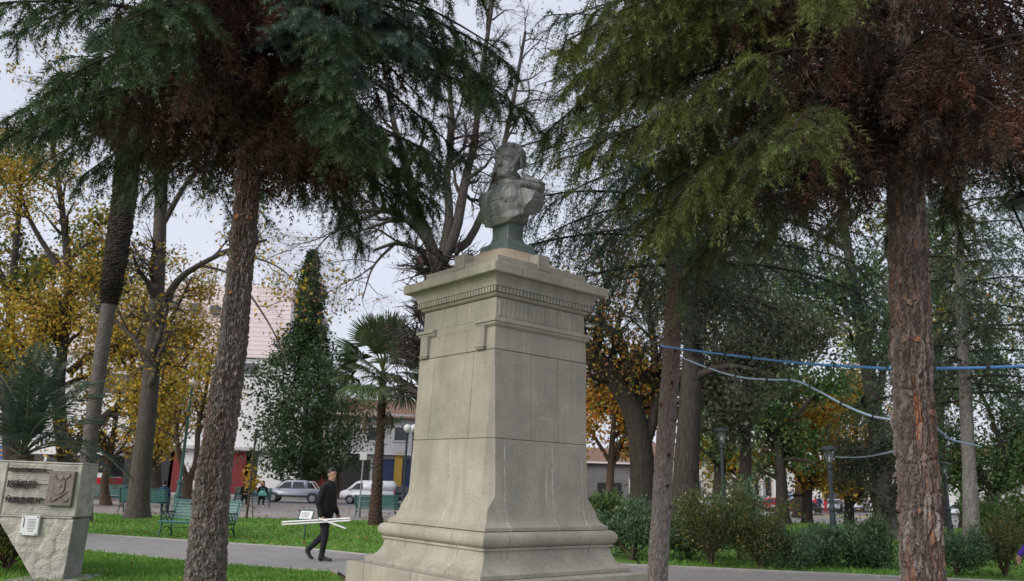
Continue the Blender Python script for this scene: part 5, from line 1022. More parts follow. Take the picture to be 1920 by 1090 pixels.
def lettering(txt, h, wid, m, name='lettering', ext=.012):
    cu = bpy.data.curves.new('t', 'FONT'); cu.body = txt; cu.size = 1; cu.extrude = ext / h * .7; cu.resolution_u = 3; cu.offset = .028; o = bpy.data.objects.new('t', cu); COL.objects.link(o); dg = bpy.context.evaluated_depsgraph_get(); me = bpy.data.meshes.new_from_object(o.evaluated_get(dg)); bpy.data.objects.remove(o)
    n = len(me.vertices); V = np.empty(n * 3, np.float32); me.vertices.foreach_get('co', V); V = V.reshape(-1, 3); V[:, :2] -= V[:, :2].min(0); V[:, 0] *= wid / V[:, 0].max(); V[:, 1] *= h / V[:, 1].max(); V[:, 2] *= h * .7; W_ = np.c_[V[:, 0], -V[:, 2], V[:, 1]]; me.vertices.foreach_set('co', W_.astype(np.float32).ravel()); me.update(); me.name = name; me.materials.clear(); me.materials.append(m); return me
for txt, (u0, u1, v0), hpx, (b0, b1) in (('RECONOCIMIENTO AL', (19, 90, 879), 7, (20, 100)), ('REGIMIENTO', (17, 71, 906), 13, (17, 97)), ('ÑUBLENSE Nº', (14, 82, 934), 13, (9, 95))):
    a, b_ = q(u0, v0), q(u1, v0 + (u1 - u0) * .06); h = hpx / 113; w_ = b_[0] - a[0]
    zc = a[1]; link('lettering', lettering(txt, h, w_, M_letter), None, memo, loc=(a[0], -.035, zc - h / 2 - .01))
    x0, x1 = q(b0, v0)[0], q(b1, v0)[0]; MB().tube([(x0, -.028, zc), (x1, -.028, zc - .0)], .009, 6).build('iron_bar', M_rust, memo)
a, b_ = q(97, 882), q(139, 950); pw, ph = (b_ - a)[0] * .9, abs((b_ - a)[1]) * .98; pc = ((a + b_) / 2); pc = (pc[0] - .01, -.03, pc[1]); pl = MB().box(pc, (pw, .07, ph)).build('emblem_plaque', M_plaque, memo, bevel=.006)
em = MB(); y = -.072
em.prism([(0, 0)] * 0 or [(-.07, -.05), (-.055, -.10), (0, -.135), (.055, -.10), (.07, -.05), (.07, .08), (-.07, .08)], 0, .016); V0 = em.V[-1]; em.V[-1] = np.c_[V0[:, 0] + pc[0], y - V0[:, 2] + .006, V0[:, 1] + pc[2] + .04]
for s in (-1, 1): em.tube([(pc[0] - s * .11, y, pc[2] - .20), (pc[0], y - .008, pc[2] - .14), (pc[0] + s * .12, y, pc[2] - .05)], [.012, .010, .008], 6); em.tube([(pc[0] + s * .06, y, pc[2] + .13), (pc[0] + s * .13, y, pc[2] + .22)], .010, 6); em.ell((pc[0] + s * .13, y, pc[2] - .17), (.03, .012, .03), 8); em.ell((pc[0] + s * .11, y, pc[2] + .19), (.028, .012, .028), 8)
em.ell((pc[0], y, pc[2] + .15), (.05, .016, .04), 10); em.ell((pc[0], y - .01, pc[2] + .04), (.03, .014, .04), 10)
em.build('emblem', M_plaque, pl)
a, b_ = q(46, 966), q(76, 1004); pw, ph = abs((b_ - a)[0]) * .92, abs((b_ - a)[1]); pc = (a + b_) / 2; wp = MB().box((pc[0], -.058, pc[1]), (pw, .05, ph)).build('marble_plaque', M_marble, memo, bevel=.004)
tx = MB()
for k in range(9): w_ = pw * (.44 if k < 7 else .3); tx.box((pc[0] + .03, -.0845, pc[1] + ph * .30 - k * ph * .075), (w_, .002, ph * .022))
tx.box((pc[0] - pw * .33, -.0845, pc[1] + ph * .12), (pw * .06, .002, ph * .45)); tx.build('printed_text', M_ink, wp)
for sx in (-1, 1):
    for sz in (-1, 1): MB().ell((pc[0] + sx * pw * .40, -.086, pc[1] + sz * ph * .43), (.012, .006, .012), 8).build('bolt', M_plaque, wp)
# ================================================================== benches
M_slat = mat('green_painted_wood', (.055, .185, .165), .45, var=.25, scale=12, tint=(.04, .14, .125), spec=.5)
M_iron = mat('green_cast_iron', (.025, .06, .055), .5, var=.3, scale=20, spec=.5)
def make_bench():
    r = thing('park_bench', 'bench', 'bench'); L = 1.95
    backs = [(.205 + .030 * k, .50 + .078 * k) for k in range(6)]; sm = MB().box((0, 0, 0), (L, .018, .066)).mesh('slat', bevel=.006); sm.materials.append(M_slat)
    for y, z in backs: link('slat', sm, parent=r, loc=(0, y, z), rot=(R(-20), 0, 0))
    link('slat', sm, parent=r, loc=(0, .365, .955), rot=(R(-50), 0, 0))
    for k in range(6): link('slat', sm, parent=r, loc=(0, -.285 + .084 * k, .435 - .012 * abs(k - 2.5)), rot=(R(90 + (5 - k) * -2), 0, 0))
    link('slat', sm, parent=r, loc=(0, -.325, .405), rot=(R(25), 0, 0))
    fm = MB(); w = .022
    def bar(p, r0=.02): fm.tube([(0, y, z) for y, z in spline(np.array([(a, b, 0) for a, b in p]), 14)[:, :2]], r0, 6)
    bar([(-.36, .0), (-.33, .05), (-.31, .20), (-.27, .36), (-.30, .42)], .024); bar([(.30, 0), (.27, .05), (.20, .20), (.16, .36), (.20, .46), (.30, .75), (.39, .97), (.42, .95)], .024); bar([(-.30, .405), (-.1, .395), (.16, .42)], .022)
    bar([(-.31, .42), (-.36, .55), (-.33, .66), (-.2, .68), (.0, .66), (.24, .66)], .020); bar([(-.27, .15), (-.1, .27), (.05, .27), (.19, .16)], .014)
    for c, rr in (((-.20, .55), .075), ((-.04, .54), .075), ((.11, .54), .065), ((-.28, .62), .035)):
        a = np.linspace(0, 2 * np.pi, 13); fm.tube([(0, c[0] + rr * math.cos(t), c[1] + rr * math.sin(t)) for t in a], .011, 5)
    for a, b in (((-.27, .45), (-.02, .64)), ((-.1, .43), (.14, .64)), ((-.02, .45), (-.27, .64)), ((.15, .46), (-.08, .64))): fm.tube([(0, *a), (0, *b)], .009, 5)
    fm.ell((0, -.37, .012), (.03, .05, .02), 8); fm.ell((0, .31, .012), (.03, .05, .02), 8)
    me = fm.mesh('end_frame', smooth=True); me.materials.append(M_iron)
    for s in (-1, 1): link('end_frame', me, parent=r, loc=(s * (L / 2 - .07), 0, 0))
    MB().tube([(-L / 2 + .08, .18, .25), (L / 2 - .08, .18, .25)], .011, 6).build('stretcher', M_iron, r); return r
bench0 = make_bench(); BG = 'green slatted park benches'
def bench(u, v, rz, label, first=False, y=None):
    b = gp(u, v) if y is None else np.array([*at(u, v, y)[:2], 0]); o = bench0 if first else copy_tree(bench0); o.location = (b[0], b[1], float(zg(b[0], b[1]))); o.rotation_euler = (0, 0, R(rz)); o['label'] = label; o['group'] = BG; return o
bA = bench(370, 1010, -9, 'teal slatted bench with iron ends on the path behind the plated conifer', True)
bB = bench(268, 962, 186, 'dark green bench seen from behind at the catalpa trunk'); bC = bench(198, 947, 4, 'teal bench at the far left between memorial and catalpa')
bD = bench(472, 950, 14, 'far bench with the woman holding a teal bag'); bE = bench(706, 972, 168, 'dark bench half hidden by the fan palm trunk')
bF = bench(620 + 100, 955, 186, 'second dark bench beyond the palm at the edge of the pedestal')
# ================================================================== lamps and small street furniture
def clear_glass(name, k=.82):
    m = bpy.data.materials.new(name); m.use_nodes = True; nt = m.node_tree; b = nt.nodes['Principled BSDF']; b.inputs['Base Color'].default_value = (.5, .53, .55, 1); b.inputs['Roughness'].default_value = .1
    t = nt.nodes.new('ShaderNodeBsdfTransparent'); t.inputs['Color'].default_value = (.9, .93, .94, 1); x = nt.nodes.new('ShaderNodeMixShader'); x.inputs[0].default_value = k; nt.links.new(b.outputs[0], x.inputs[1]); nt.links.new(t.outputs[0], x.inputs[2]); nt.links.new(x.outputs[0], nt.nodes['Material Output'].inputs['Surface']); return m
M_slate = mat('slate_painted_metal', (.022, .032, .042), .45, var=.2, scale=10, spec=.5); M_green = mat('dark_green_painted_metal', (.03, .10, .085), .45, var=.25, scale=12, spec=.5); M_black = mat('black_painted_metal', (.012, .012, .014), .4, var=.2, scale=10, spec=.5)
M_globe = mat('opal_glass', (.82, .82, .80), .25, var=.03, scale=3, spec=.6); M_lglass = clear_glass('lantern_glass'); M_zinc = mat('galvanised_steel', (.32, .33, .35), .45, metal=.5, var=.15, scale=8); M_white = plain('white_enamel', (.74, .74, .74), .45)
def post(h, m, root, r=.055, base=True, k=1.):
    pr = [(.16, 0), (.16, .06), (.13, .10), (.12, .55), (.14, .58), (.14, .64), (.10, .70), (.085, 1.15), (.11, 1.18), (.11, 1.26), (.085, 1.30), (r * 1.25, 1.36), (r, h - .15), (r * 1.5, h - .12), (r * 1.5, h - .06), (r, h)]
    pr = [(a * (k if a > r * 1.6 else 1), z) for a, z in pr]; return MB().lathe(pr, n=14).build('post', m, root, smooth=False)
def lantern(h, label, base, m=M_slate, s=.88, rz=0, group='lantern posts'):
    r = thing('street_lamp', label, 'street lamp', base, rz, group); post(h, m, r)
    k = s; ln = MB()
    for a in range(4): t = a * np.pi / 2 + .785; c, sn = math.cos(t), math.sin(t); ln.tube([(.09 * k * c, .09 * k * sn, h + .02), (.22 * k * c, .22 * k * sn, h + .50 * k)], .013 * k, 5)
    ln.tube([(0, 0, h - .02), (0, 0, h + .10 * k)], .03 * k, 6); ln.build('lantern_frame', m, r)
    gl = MB(); gl.loft([[(w * c, w * d, z) for c, d in ((-1, -1), (1, -1), (1, 1), (-1, 1))] for w, z in ((.06 * k, h + .06), (.145 * k, h + .48 * k))]); gl.build('lantern_glass', M_lglass, r); MB().ell((0, 0, h + .22 * k), (.035 * k, .035 * k, .07 * k), 10).build('bulb', M_globe, r, smooth=True)
    rf = MB(); rf.lathe([(.30 * k, h + .50 * k), (.30 * k, h + .53 * k), (.24 * k, h + .60 * k), (.15 * k, h + .635 * k), (.04 * k, h + .65 * k)], n=14); rf.build('lantern_roof', m, r); return r
b = np.array([*at(1563, 1000, 25)[:2], 0]); lamp_h = at(1563, 872, 25)[2]; LM = lantern(lamp_h, 'slate lantern post in front of the yellow trees with a conduit tied to it', b)
bl = np.array([*at(1358, 1000, 27.5)[:2], 0]); lantern(at(1358, 834, 27.5)[2], 'dark lantern post among the weeping conifer twigs', bl)
bl = np.array([*at(1782, 1000, 33)[:2], 0]); lantern(at(1779, 893, 33)[2], 'thin lantern post just right of the orange-streaked trunk', bl)
b = gp(331, 956); r = thing('street_lamp', 'dark green lamp post with swollen base behind the near bench', 'street lamp', b, group='lantern posts'); post(5.6, M_green, r, .06, k=1.35)
a = MB(); a.lathe([(.03, 5.55), (.10, 5.62), (.12, 5.7), (.05, 5.72)], n=12); a.build('lamp_cap', M_green, r); MB().ell((0, 0, 5.92), (.22, .22, .22), 16).build('globe', M_globe, r, smooth=True)
for (u, v, y, lb) in ((760, 803, 36, 'globe lamp with dark post close to the left edge of the pedestal'), (772, 803, 37.5, 'globe lamp mostly hidden behind the pedestal edge')):
    p = at(u, v, y); r = thing('globe_lamp', lb, 'street lamp', (p[0] + .1, y, 0), group='globe lamps by the pedestal'); MB().lathe([(.14, 0), (.14, .1), (.09, .16), (.075, 1.0), (.055, 1.1), (.05, p[2] - .3), (.09, p[2] - .26), (.09, p[2] - .2)], n=12).build('post', M_slate, r); MB().ell((0, 0, p[2]), (.175, .175, .175), 18).build('globe', M_globe, r, smooth=True)
p = at(1947, 455, 8.6); lantern(p[2], 'black lantern cut by the right edge of the picture', (p[0], 8.6, 0), M_black, .95)
# litter bin
b = np.array([*at(1462, 1040, 24)[:2], 0]); r = thing('litter_bin', 'green round litter bin hung on a post behind the shrubs', 'litter bin', b); zt = at(1462, 985, 24)[2]
MB().lathe([(.15, zt - .55), (.19, zt - .5), (.21, zt), (.215, zt + .01), (.19, zt + .01), (.17, zt - .45)], n=16).build('bin', M_green, r); MB().tube([(0, .24, 0), (0, .24, zt + .1)], .03, 8).build('post', M_green, r)
# information board on a green post, street sign pole, cone
b = gp(570, 1013); r = thing('information_board', 'small tilted white notice on a green post in the lawn', 'sign', b, R(-8)); zt = at(572, 966, b[1])[2]; Mx = np.array(Matrix.Rotation(R(-35), 3, 'X'))
MB().tube([(0, 0, 0), (0, 0, zt)], .022, 8).build('post', M_green, r); bo = MB(); bo.box((0, 0, zt), (.36, .02, .26), M=Mx); bo.build('panel', M_white, r)
fr = MB()
for c, d in (((0, 0, .14), (.40, .03, .03)), ((0, 0, -.14), (.40, .03, .03)), ((-.19, 0, 0), (.03, .03, .28)), ((.19, 0, 0), (.03, .03, .28))): cc = Mx @ np.array(c); fr.box((cc[0], cc[1], cc[2] + zt), d, M=Mx)
for s in (-1, 0, 1): cc = Mx @ np.array([s * .12, 0, .165]); fr.ell((cc[0], cc[1], cc[2] + zt), (.035, .012, .022), 8)
fr.build('frame', M_green, r); tx = MB()
for k in range(5): cc = Mx @ np.array([-.02, -.0125, .07 - k * .035]); tx.box((cc[0], cc[1], cc[2] + zt), (.24 - .03 * (k % 2), .002, .010), M=Mx)
tx.build('printed_text', M_ink, r)
b = gp(672, 972); r = thing('sign_pole', 'grey street sign pole with white plate beside the fan palm', 'sign', b); zt = at(677, 850, b[1])[2]; MB().tube([(0, 0, 0), (.03, 0, zt)], .035, 8).build('pole', M_zinc, r); MB().box((.03, -.05, zt - .12), (.30, .015, .34)).build('plate', M_white, r, bevel=.004)
b = gp(303, 938); r = thing('traffic_cone', 'orange traffic cone with white bands on the plaza by the blue jacket', 'cone', b); M_or = plain('orange_plastic', (.75, .10, .03), .5)
MB().box((0, 0, .02), (.42, .42, .04)).build('base', M_or, r, bevel=.01); MB().lathe([(.17, .04), (.03, .75), (.02, .76)], n=16).build('cone', M_or, r)
for z in (.25, .48): MB().lathe([(.176 - .2 * z, z), (.176 - .2 * (z + .1), z + .1)], n=16).build('band', M_white, r)
# stake beside the sapling
b = gp(462, 974); r = tag(MB().tube([(0, 0, -.05), (.02, 0, 3.4)], [.05, .04], 7).build('stake', M_bk_brown, None, loc=b), 'brown wooden stake standing beside the sapling', 'stake')
# ================================================================== blue conduits
M_cond = mat('blue_conduit', (.06, .215, .47), .28, var=.18, scale=3, spec=.6); M_cond2 = mat('pale_conduit', (.36, .48, .62), .28, var=.18, scale=3, spec=.6); M_tie = plain('black_tie', (.01, .01, .01), .5)
def conduit(label, pts, r, m, ties):
    P = spline(np.array(pts), 60); root = thing('conduit', label, 'conduit', P[0], group='conduits strung between the trees'); MB().tube(P - P[0], r, 8).build('pipe', m, root, smooth=True)
    for t in ties:
        i = int(t * 59); d = P[min(i + 1, 59)] - P[max(i - 1, 0)]; d /= np.linalg.norm(d); c = P[i] - P[0]; MB().tube([c - d * .018, c + d * .018], r * 1.35, 8).build('cable_tie', M_tie, root)
conduit('upper blue conduit running from the slender conifer to the orange-streaked trunk', [at(1237, 649, 13.15), at(1350, 664, 11.9), at(1500, 681, 10.2), at(1640, 690, 8.6), at(1672, 691, 8.2)], .016, M_cond, (.0, .28, .36, .62, .9))
conduit('blue conduit leaving the orange-streaked trunk to the right edge', [at(1740, 691, 8.25), at(1830, 690, 8.3), at(1930, 686, 8.4), at(2050, 680, 8.6)], .016, M_cond, (.05, .42, .8))
conduit('sagging pale conduit below the upper one', [at(1276, 670, 13.3), at(1330, 691, 12.6), at(1385, 707, 12), at(1440, 712, 11.3), at(1490, 714, 10.8), at(1530, 731, 10.3), at(1580, 758, 9.7), at(1630, 779, 9.1), at(1672, 787, 8.6)], .013, M_cond2, (.12, .25, .38, .48, .6, .75, .9))
conduit('short blue conduit hanging right of the orange-streaked trunk', [at(1752, 800, 8.5), at(1770, 815, 9.5), at(1788, 826, 11), at(1840, 838, 14)], .013, M_cond, (.3,))
lp = at(1566, 857, b[1] if False else 24.9); conduit('pale conduit strung from the lantern post to the orange-streaked trunk', [lp, at(1590, 858, 20), at(1620, 857, 14.5), at(1650, 852, 11), at(1682, 845, 8.5)], .013, M_cond2, (.3, .7))
# ================================================================== people
M_skin = plain('skin', (.38, .215, .15), .55); M_hair = plain('black_hair', (.012, .010, .010), .5); M_dark = mat('black_cloth', (.014, .014, .016), .85, var=.3, scale=14); M_navy = mat('navy_cloth', (.02, .035, .085), .85, var=.3, scale=14); M_trou = mat('dark_trousers', (.016, .016, .019), .85, var=.3, scale=14); M_shoe = plain('dark_shoe', (.02, .02, .022), .5); M_sole = plain('pale_sole', (.35, .34, .33), .6); M_red = mat('red_cloth', (.45, .03, .05), .8, var=.2, scale=10); M_purple = mat('purple_cloth', (.085, .03, .32), .8, var=.25, scale=10); M_jean = mat('blue_denim', (.05, .075, .13), .85, var=.25, scale=10); M_teal = mat('teal_fabric', (.16, .50, .43), .7, var=.15, scale=8); M_whiteshoe = plain('white_shoe', (.7, .7, .7), .5); M_greycl = mat('grey_cloth', (.12, .12, .13), .85, var=.2, scale=10)
def hand(B, wr, fwd, side, up, s=1.0, m=0, curl=.9):
    """palm, four fingers and a thumb; fwd along the forearm, side to the thumb, up = back of the hand"""
    wr, f, sd, up = (np.array(x, float) for x in (wr, fwd, side, up)); f /= np.linalg.norm(f); sd = sd - f * (sd @ f); sd /= np.linalg.norm(sd); up = np.cross(f, sd) * np.sign(np.dot(np.cross(f, sd), up) or 1)
    for k in range(4): o = sd * (.030 - .020 * k) * s; B.cap(wr + o * .7, wr + f * .085 * s + o, .016 * s, .013 * s, m)
    for k, L in enumerate((.070, .080, .074, .058)):
        o = sd * (.030 - .020 * k) * s; a = wr + f * .09 * s + o; d1 = f * math.cos(curl * .6) - up * math.sin(curl * .6); d2 = f * math.cos(curl * 1.5) - up * math.sin(curl * 1.5); b_ = a + d1 * L * .5 * s; B.cap(a, b_, .0105 * s, .0095 * s, m); B.cap(b_, b_ + d2 * L * .5 * s, .0095 * s, .0085 * s, m)
    a = wr + f * .025 * s + sd * .030 * s; b_ = a + (f * .6 + sd * .6 - up * .3) * .045 * s; B.cap(a, b_, .014 * s, .012 * s, m); B.cap(b_, b_ + (f * .75 + sd * .1 - up * .6) * .035 * s, .012 * s, .0095 * s, m)
def head(B, c, yaw, s=1.0, skin=0, hair=1, long_hair=False, tilt=0):
    """face looks along (cos yaw, sin yaw)"""
    c = np.array(c, float); ca, sa = math.cos(yaw), math.sin(yaw); M = np.array([[ca, -sa, 0], [sa, ca, 0], [0, 0, 1]]); h = lambda x, y, z: c + M @ np.array([x, y, z]) * s
    B.ell(h(0, 0, .025), np.array((.093, .073, .10)) * s, skin, M); B.ell(h(.022, 0, -.045), np.array((.070, .060, .075)) * s, skin, M); B.cap(h(.060, -.012, -.098), h(.060, .012, -.098), .024 * s, m=skin); B.cap(h(.088, 0, .012), h(.104, 0, -.028), .011 * s, .015 * s, skin)
    B.cap(h(.078, -.036, .030), h(.084, .036, .030), .014 * s, m=skin); B.cap(h(.080, -.022, -.062), h(.080, .022, -.062), .011 * s, m=skin)
    for q in (-1, 1): B.cap(h(-.005, q * .074, .015), h(-.012, q * .078, -.022), .014 * s, m=skin)
    B.ell(h(-.020, 0, .055), np.array((.095, .083, .088)) * s, hair, M); B.ell(h(-.052, 0, .01), np.array((.058, .075, .085)) * s, hair, M); B.cap(h(.055, -.035, .098), h(.055, .035, .098), .030 * s, m=hair)
    if long_hair: B.cap(h(-.06, -.05, .02), h(-.05, -.06, -.20), .05 * s, .035 * s, hair); B.cap(h(-.06, .05, .02), h(-.05, .06, -.20), .05 * s, .035 * s, hair); B.cap(h(-.075, 0, .02), h(-.07, 0, -.22), .055 * s, .04 * s, hair)
def shoe(B, heel, toe, r=.045, m=0):
    heel, toe = np.array(heel, float), np.array(toe, float); B.cap(heel, toe, r, r * .8, m); B.cap(heel + [0, 0, .03], heel * .5 + toe * .5 + [0, 0, .02], r * .9, r * .85, m)
# ---- the walking man: faces +x, head turned towards the camera (-y)
b = gp(603, 1052); SCL = 1.0
man = thing('person', 'man in black jacket and trousers walking right with white tubes in his hand', 'person', (b[0], b[1], 0), R(-8))
B = Blob(); S = .985
j = lambda x, y, z: np.array([x, y, z]) * S
hipN, hipF = j(-.02, -.105, 1.00), j(-.02, .105, 1.00)
knN, anN = j(.07, -.105, .545), j(.03, -.115, .10); knF, anF = j(-.03, .10, .53), j(-.33, .10, .23)
B.chain([hipN, knN, anN], [.118, .078, .056], 1); B.chain([hipF, knF, anF], [.118, .078, .056], 1); B.cap(anN, anN + j(0, 0, -.03), .066, .07, 1)
shoe(B, anN + j(-.02, 0, -.055), anN + j(.20, 0, -.062), .048, 2); shoe(B, anF + j(-.05, 0, -.035), anF + j(.03, 0, -.165), .047, 2); B.cap(anF + j(.03, 0, -.165), anF + j(.08, 0, -.19), .038, .032, 2)
B.cap(hipN, hipF, .125, m=1)
B.chain([j(.0, 0, .92), j(.01, 0, 1.10), j(.02, 0, 1.30), j(.02, 0, 1.47)], [.165, .175, .185, .165], 0); B.cap(j(.01, -.10, 1.0), j(.02, -.12, 1.42), .14, .14, 0); B.cap(j(.01, .10, 1.0), j(.02, .12, 1.42), .14, .14, 0); B.ell(j(.075, 0, 1.17), (.15, .17, .21), 0)
B.cap(j(.02, -.17, 1.50), j(.02, .17, 1.50), .088, m=0); B.cap(j(.02, 0, 1.52), j(.05, 0, 1.615), .090, .078, 0)
shN, elN, wrN = j(.0, -.225, 1.49), j(-.075, -.285, 1.19), j(.015, -.285, .945); shF, elF, wrF = j(.0, .225, 1.49), j(.03, .28, 1.20), j(.16, .27, .98)
B.chain([shN, elN, wrN], [.082, .064, .050], 0); B.chain([shF, elF, wrF], [.082, .064, .050], 0)
B.cap(j(.045, 0, 1.58), j(.065, 0, 1.68), .062, .060, 3); head(B, j(.075, -.005, 1.765), R(-32), 1.12 * S, 3, 4)
hand(B, wrN + j(.01, 0, -.03), (.25, 0, -1), (1, -.2, .2), (0, -1, 0), 1.0, 3, 1.1); hand(B, wrF + j(.01, 0, -.02), (.3, 0, -1), (1, 0, .2), (0, 1, 0), 1.0, 3, 1.0)
def jac(c, mi):
    mi = mi.copy(); up = c[:, 2] > .915 * S; mi[(mi == 1) & up & (np.abs(c[:, 1]) < .32)] = 0; mi[(mi == 0) & ~up & (np.hypot(c[:, 0] - wrN[0], c[:, 1] - wrN[1]) > .12) & (np.hypot(c[:, 0] - wrF[0], c[:, 1] - wrF[1]) > .12)] = 1; mi[(mi == 2) & (c[:, 2] < .022)] = 5; return mi
bodyo = B.build('body', [M_dark, M_trou, M_shoe, M_skin, M_hair, M_sole], man, voxel=.0125, smooth=2, matfn=jac)
cm = MB(); cm.ell(j(.088, -.005, 1.74), (1, 1, 1), 4) if False else None
# white tubes held in the near hand
hw = np.array(man.matrix_basis @ Vector(wrN + j(.03, -.012, -.10))); c_, s_ = math.cos(R(-8)), math.sin(R(-8)); dx = np.array([c_, s_, 0])
for k, (a0, a1, lb, dy) in enumerate((((-.86, -.075), (.60, .055), 'upper of the two long white tubes held by the walking man', .0), ((-.86, -.045 - .08), (.60, .055 - .045), 'lower of the two long white tubes held by the walking man', .02), ((-.07, .03), (.52, -.15), 'short white tube pointing down to the right in the man\'s grip', -.02))):
    A_ = hw + dx * a0[0] + np.array([0, dy, a0[1]]); B2 = hw + dx * a1[0] + np.array([0, dy, a1[1]]); tag(MB().tube([A_ - hw, B2 - hw], .017, 10).build('white_tube', plain('white_plastic', (.76, .76, .77), .4), None, smooth=False, loc=hw), lb, 'tube', 'tubes carried by the man')
# ---- people in the distance
def sitter(label, base, rz, top, leg, hairlong=False, bag=None, voxel=.022, lean=.0, shoes=M_shoe):
    r = thing('person', label, 'person', base, rz, 'people sitting on benches'); B = Blob()
    for s in (-1, 1):
        B.chain([(s * .10, .05, .50), (s * .12, -.38, .50), (s * .11, -.36, .09)], [.10, .07, .05], 1); B.cap((s * .11, -.34, .045), (s * .12, -.52, .04), .045, .04, 2); B.chain([(s * .19, .06, .98), (s * .25, .02, .72), (s * .10, -.22, .66)], [.065, .055, .042], 0); hand(B, (s * .09, -.25, .655), (-s * .5, -1, -.2), (-s * .3, -.2, 1), (0, 0, 1), 1., 3, 1.0)
    B.chain([(0, .06, .52), (0, .09, .75), (0, .07 - lean, .98)], [.165, .165, .14], 0); B.cap((-.13, .07, .99), (.13, .07, .99), .075, m=0); B.cap((0, .07, 1.03), (0, .04, 1.14), .055, m=3); head(B, (0, .02, 1.24), R(-90), 1.08, 3, 4, hairlong)
    B.build('body', [top, leg, shoes, M_skin, M_hair], r, voxel=voxel, smooth=2); return r
def on_bench(bo, dx): M = bo.matrix_basis; p = M @ Vector((dx, -.02, 0)); return (p.x, p.y, p.z), bo.rotation_euler.z
p, rz = on_bench(bB, .62); sitter('person in black seen from behind on the dark bench left of the catalpa trunk', p, rz, M_dark, M_trou)
p, rz = on_bench(bB, -.72); sitter('person in blue jacket seen from behind on the dark bench right of the catalpa trunk', p, rz, M_navy, M_jean)
p, rz = on_bench(bD, .48); w = sitter('woman with long dark hair and teal bag on the far bench', p, rz, M_dark, M_trou, True, shoes=M_whiteshoe)
p, rz = on_bench(bD, -.40); sitter('person in dark clothes with white shoes sitting beside the sapling stake', p, rz, M_dark, M_trou, shoes=M_whiteshoe)
wb = w.matrix_basis @ Vector((.02, -.30, .60)); bg_ = Blob(); bg_.ell((0, 0, .12), (.20, .11, .15)); bg_.cap((-.14, 0, .05), (.14, 0, .05), .09); hb = thing('handbag', 'teal bag on the lap of the woman on the far bench', 'bag', wb, rz); bg_.build('bag_body', M_teal, hb, voxel=.02, smooth=3); MB().tube(spline([(-.10, 0, .22), (-.06, 0, .36), (.06, 0, .36), (.10, 0, .22)], 12), .012, 6).build('handle', M_teal, hb)
def walker(label, base, rz, top, leg, h=1.72, voxel=.030, stride=.2, group='people far across the plaza', arm=0., hands=False, shoes=M_shoe):
    r = thing('person', label, 'person', base, rz, group); B = Blob(); k = h / 1.75
    for s in (-1, 1):
        x = s * stride; B.chain([np.array(p) * k for p in ((0, s * .10, .94), (x * .5 + .03, s * .10, .50), (x, s * .10, .09))], [.10, .07, .05], 1); B.cap(np.array((x - .02, s * .10, .045)) * k, np.array((x + .17, s * .11, .04)) * k, .045, .038, 2)
        a = arm if s > 0 else -arm; wr = np.array((.10 - x * .9 + a * .0, s * .27, .86)) * k; B.chain([np.array(p) * k for p in ((0, s * .20, 1.40), (-.04 - x * .4, s * .25, 1.13))] + [wr], [.065, .055, .04], 0); hand(B, wr + [.01, 0, -.03], (.3, 0, -1), (1, 0, .2), (0, s, 0), 1., 3, .8)
    B.chain([np.array(p) * k for p in ((0, 0, .92), (0, 0, 1.15), (0, 0, 1.38))], [.15, .15, .14], 0); B.cap(np.array((0, -.14, 1.40)) * k, np.array((0, .14, 1.40)) * k, .072, m=0); B.cap(np.array((.01, 0, 1.45)) * k, np.array((.02, 0, 1.55)) * k, .055, m=3); head(B, np.array((.03, 0, 1.635)) * k, 0, 1.05, 3, 4)
    B.build('body', [top, leg, shoes, M_skin, M_hair], r, voxel=voxel, smooth=2); return r
def far(u, v, y=None): p = gp(u, v); return p
walker('person in black standing far off beside the green lamp post', far(341, 945), R(200), M_dark, M_trou, stride=.05)
walker('person in red walking towards the yellow-framed shop', far(1530, 966), R(20), M_red, M_greycl)
walker('person in dark navy walking beside the person in red', far(1538, 967), R(15), M_navy, M_trou, 1.85)
walker('person in red and pink walking alone near the white car', far(1549, 966), R(160), M_red, M_red)
walker('grey-clad person by the slate lantern post far off', far(1578, 965), R(180), M_greycl, M_trou)
# the walker whose purple sleeve enters at the right edge
p = np.array([*at(1930, 1000, 13.2)[:2], 0]); walker('walker in purple sleeve entering at the right edge', (p[0] + .27, 13.2, 0), R(180), M_purple, M_trou, 1.72, .016, .22, group='')
for o in COL.objects:
    if o.get('group') == '': del o['group']
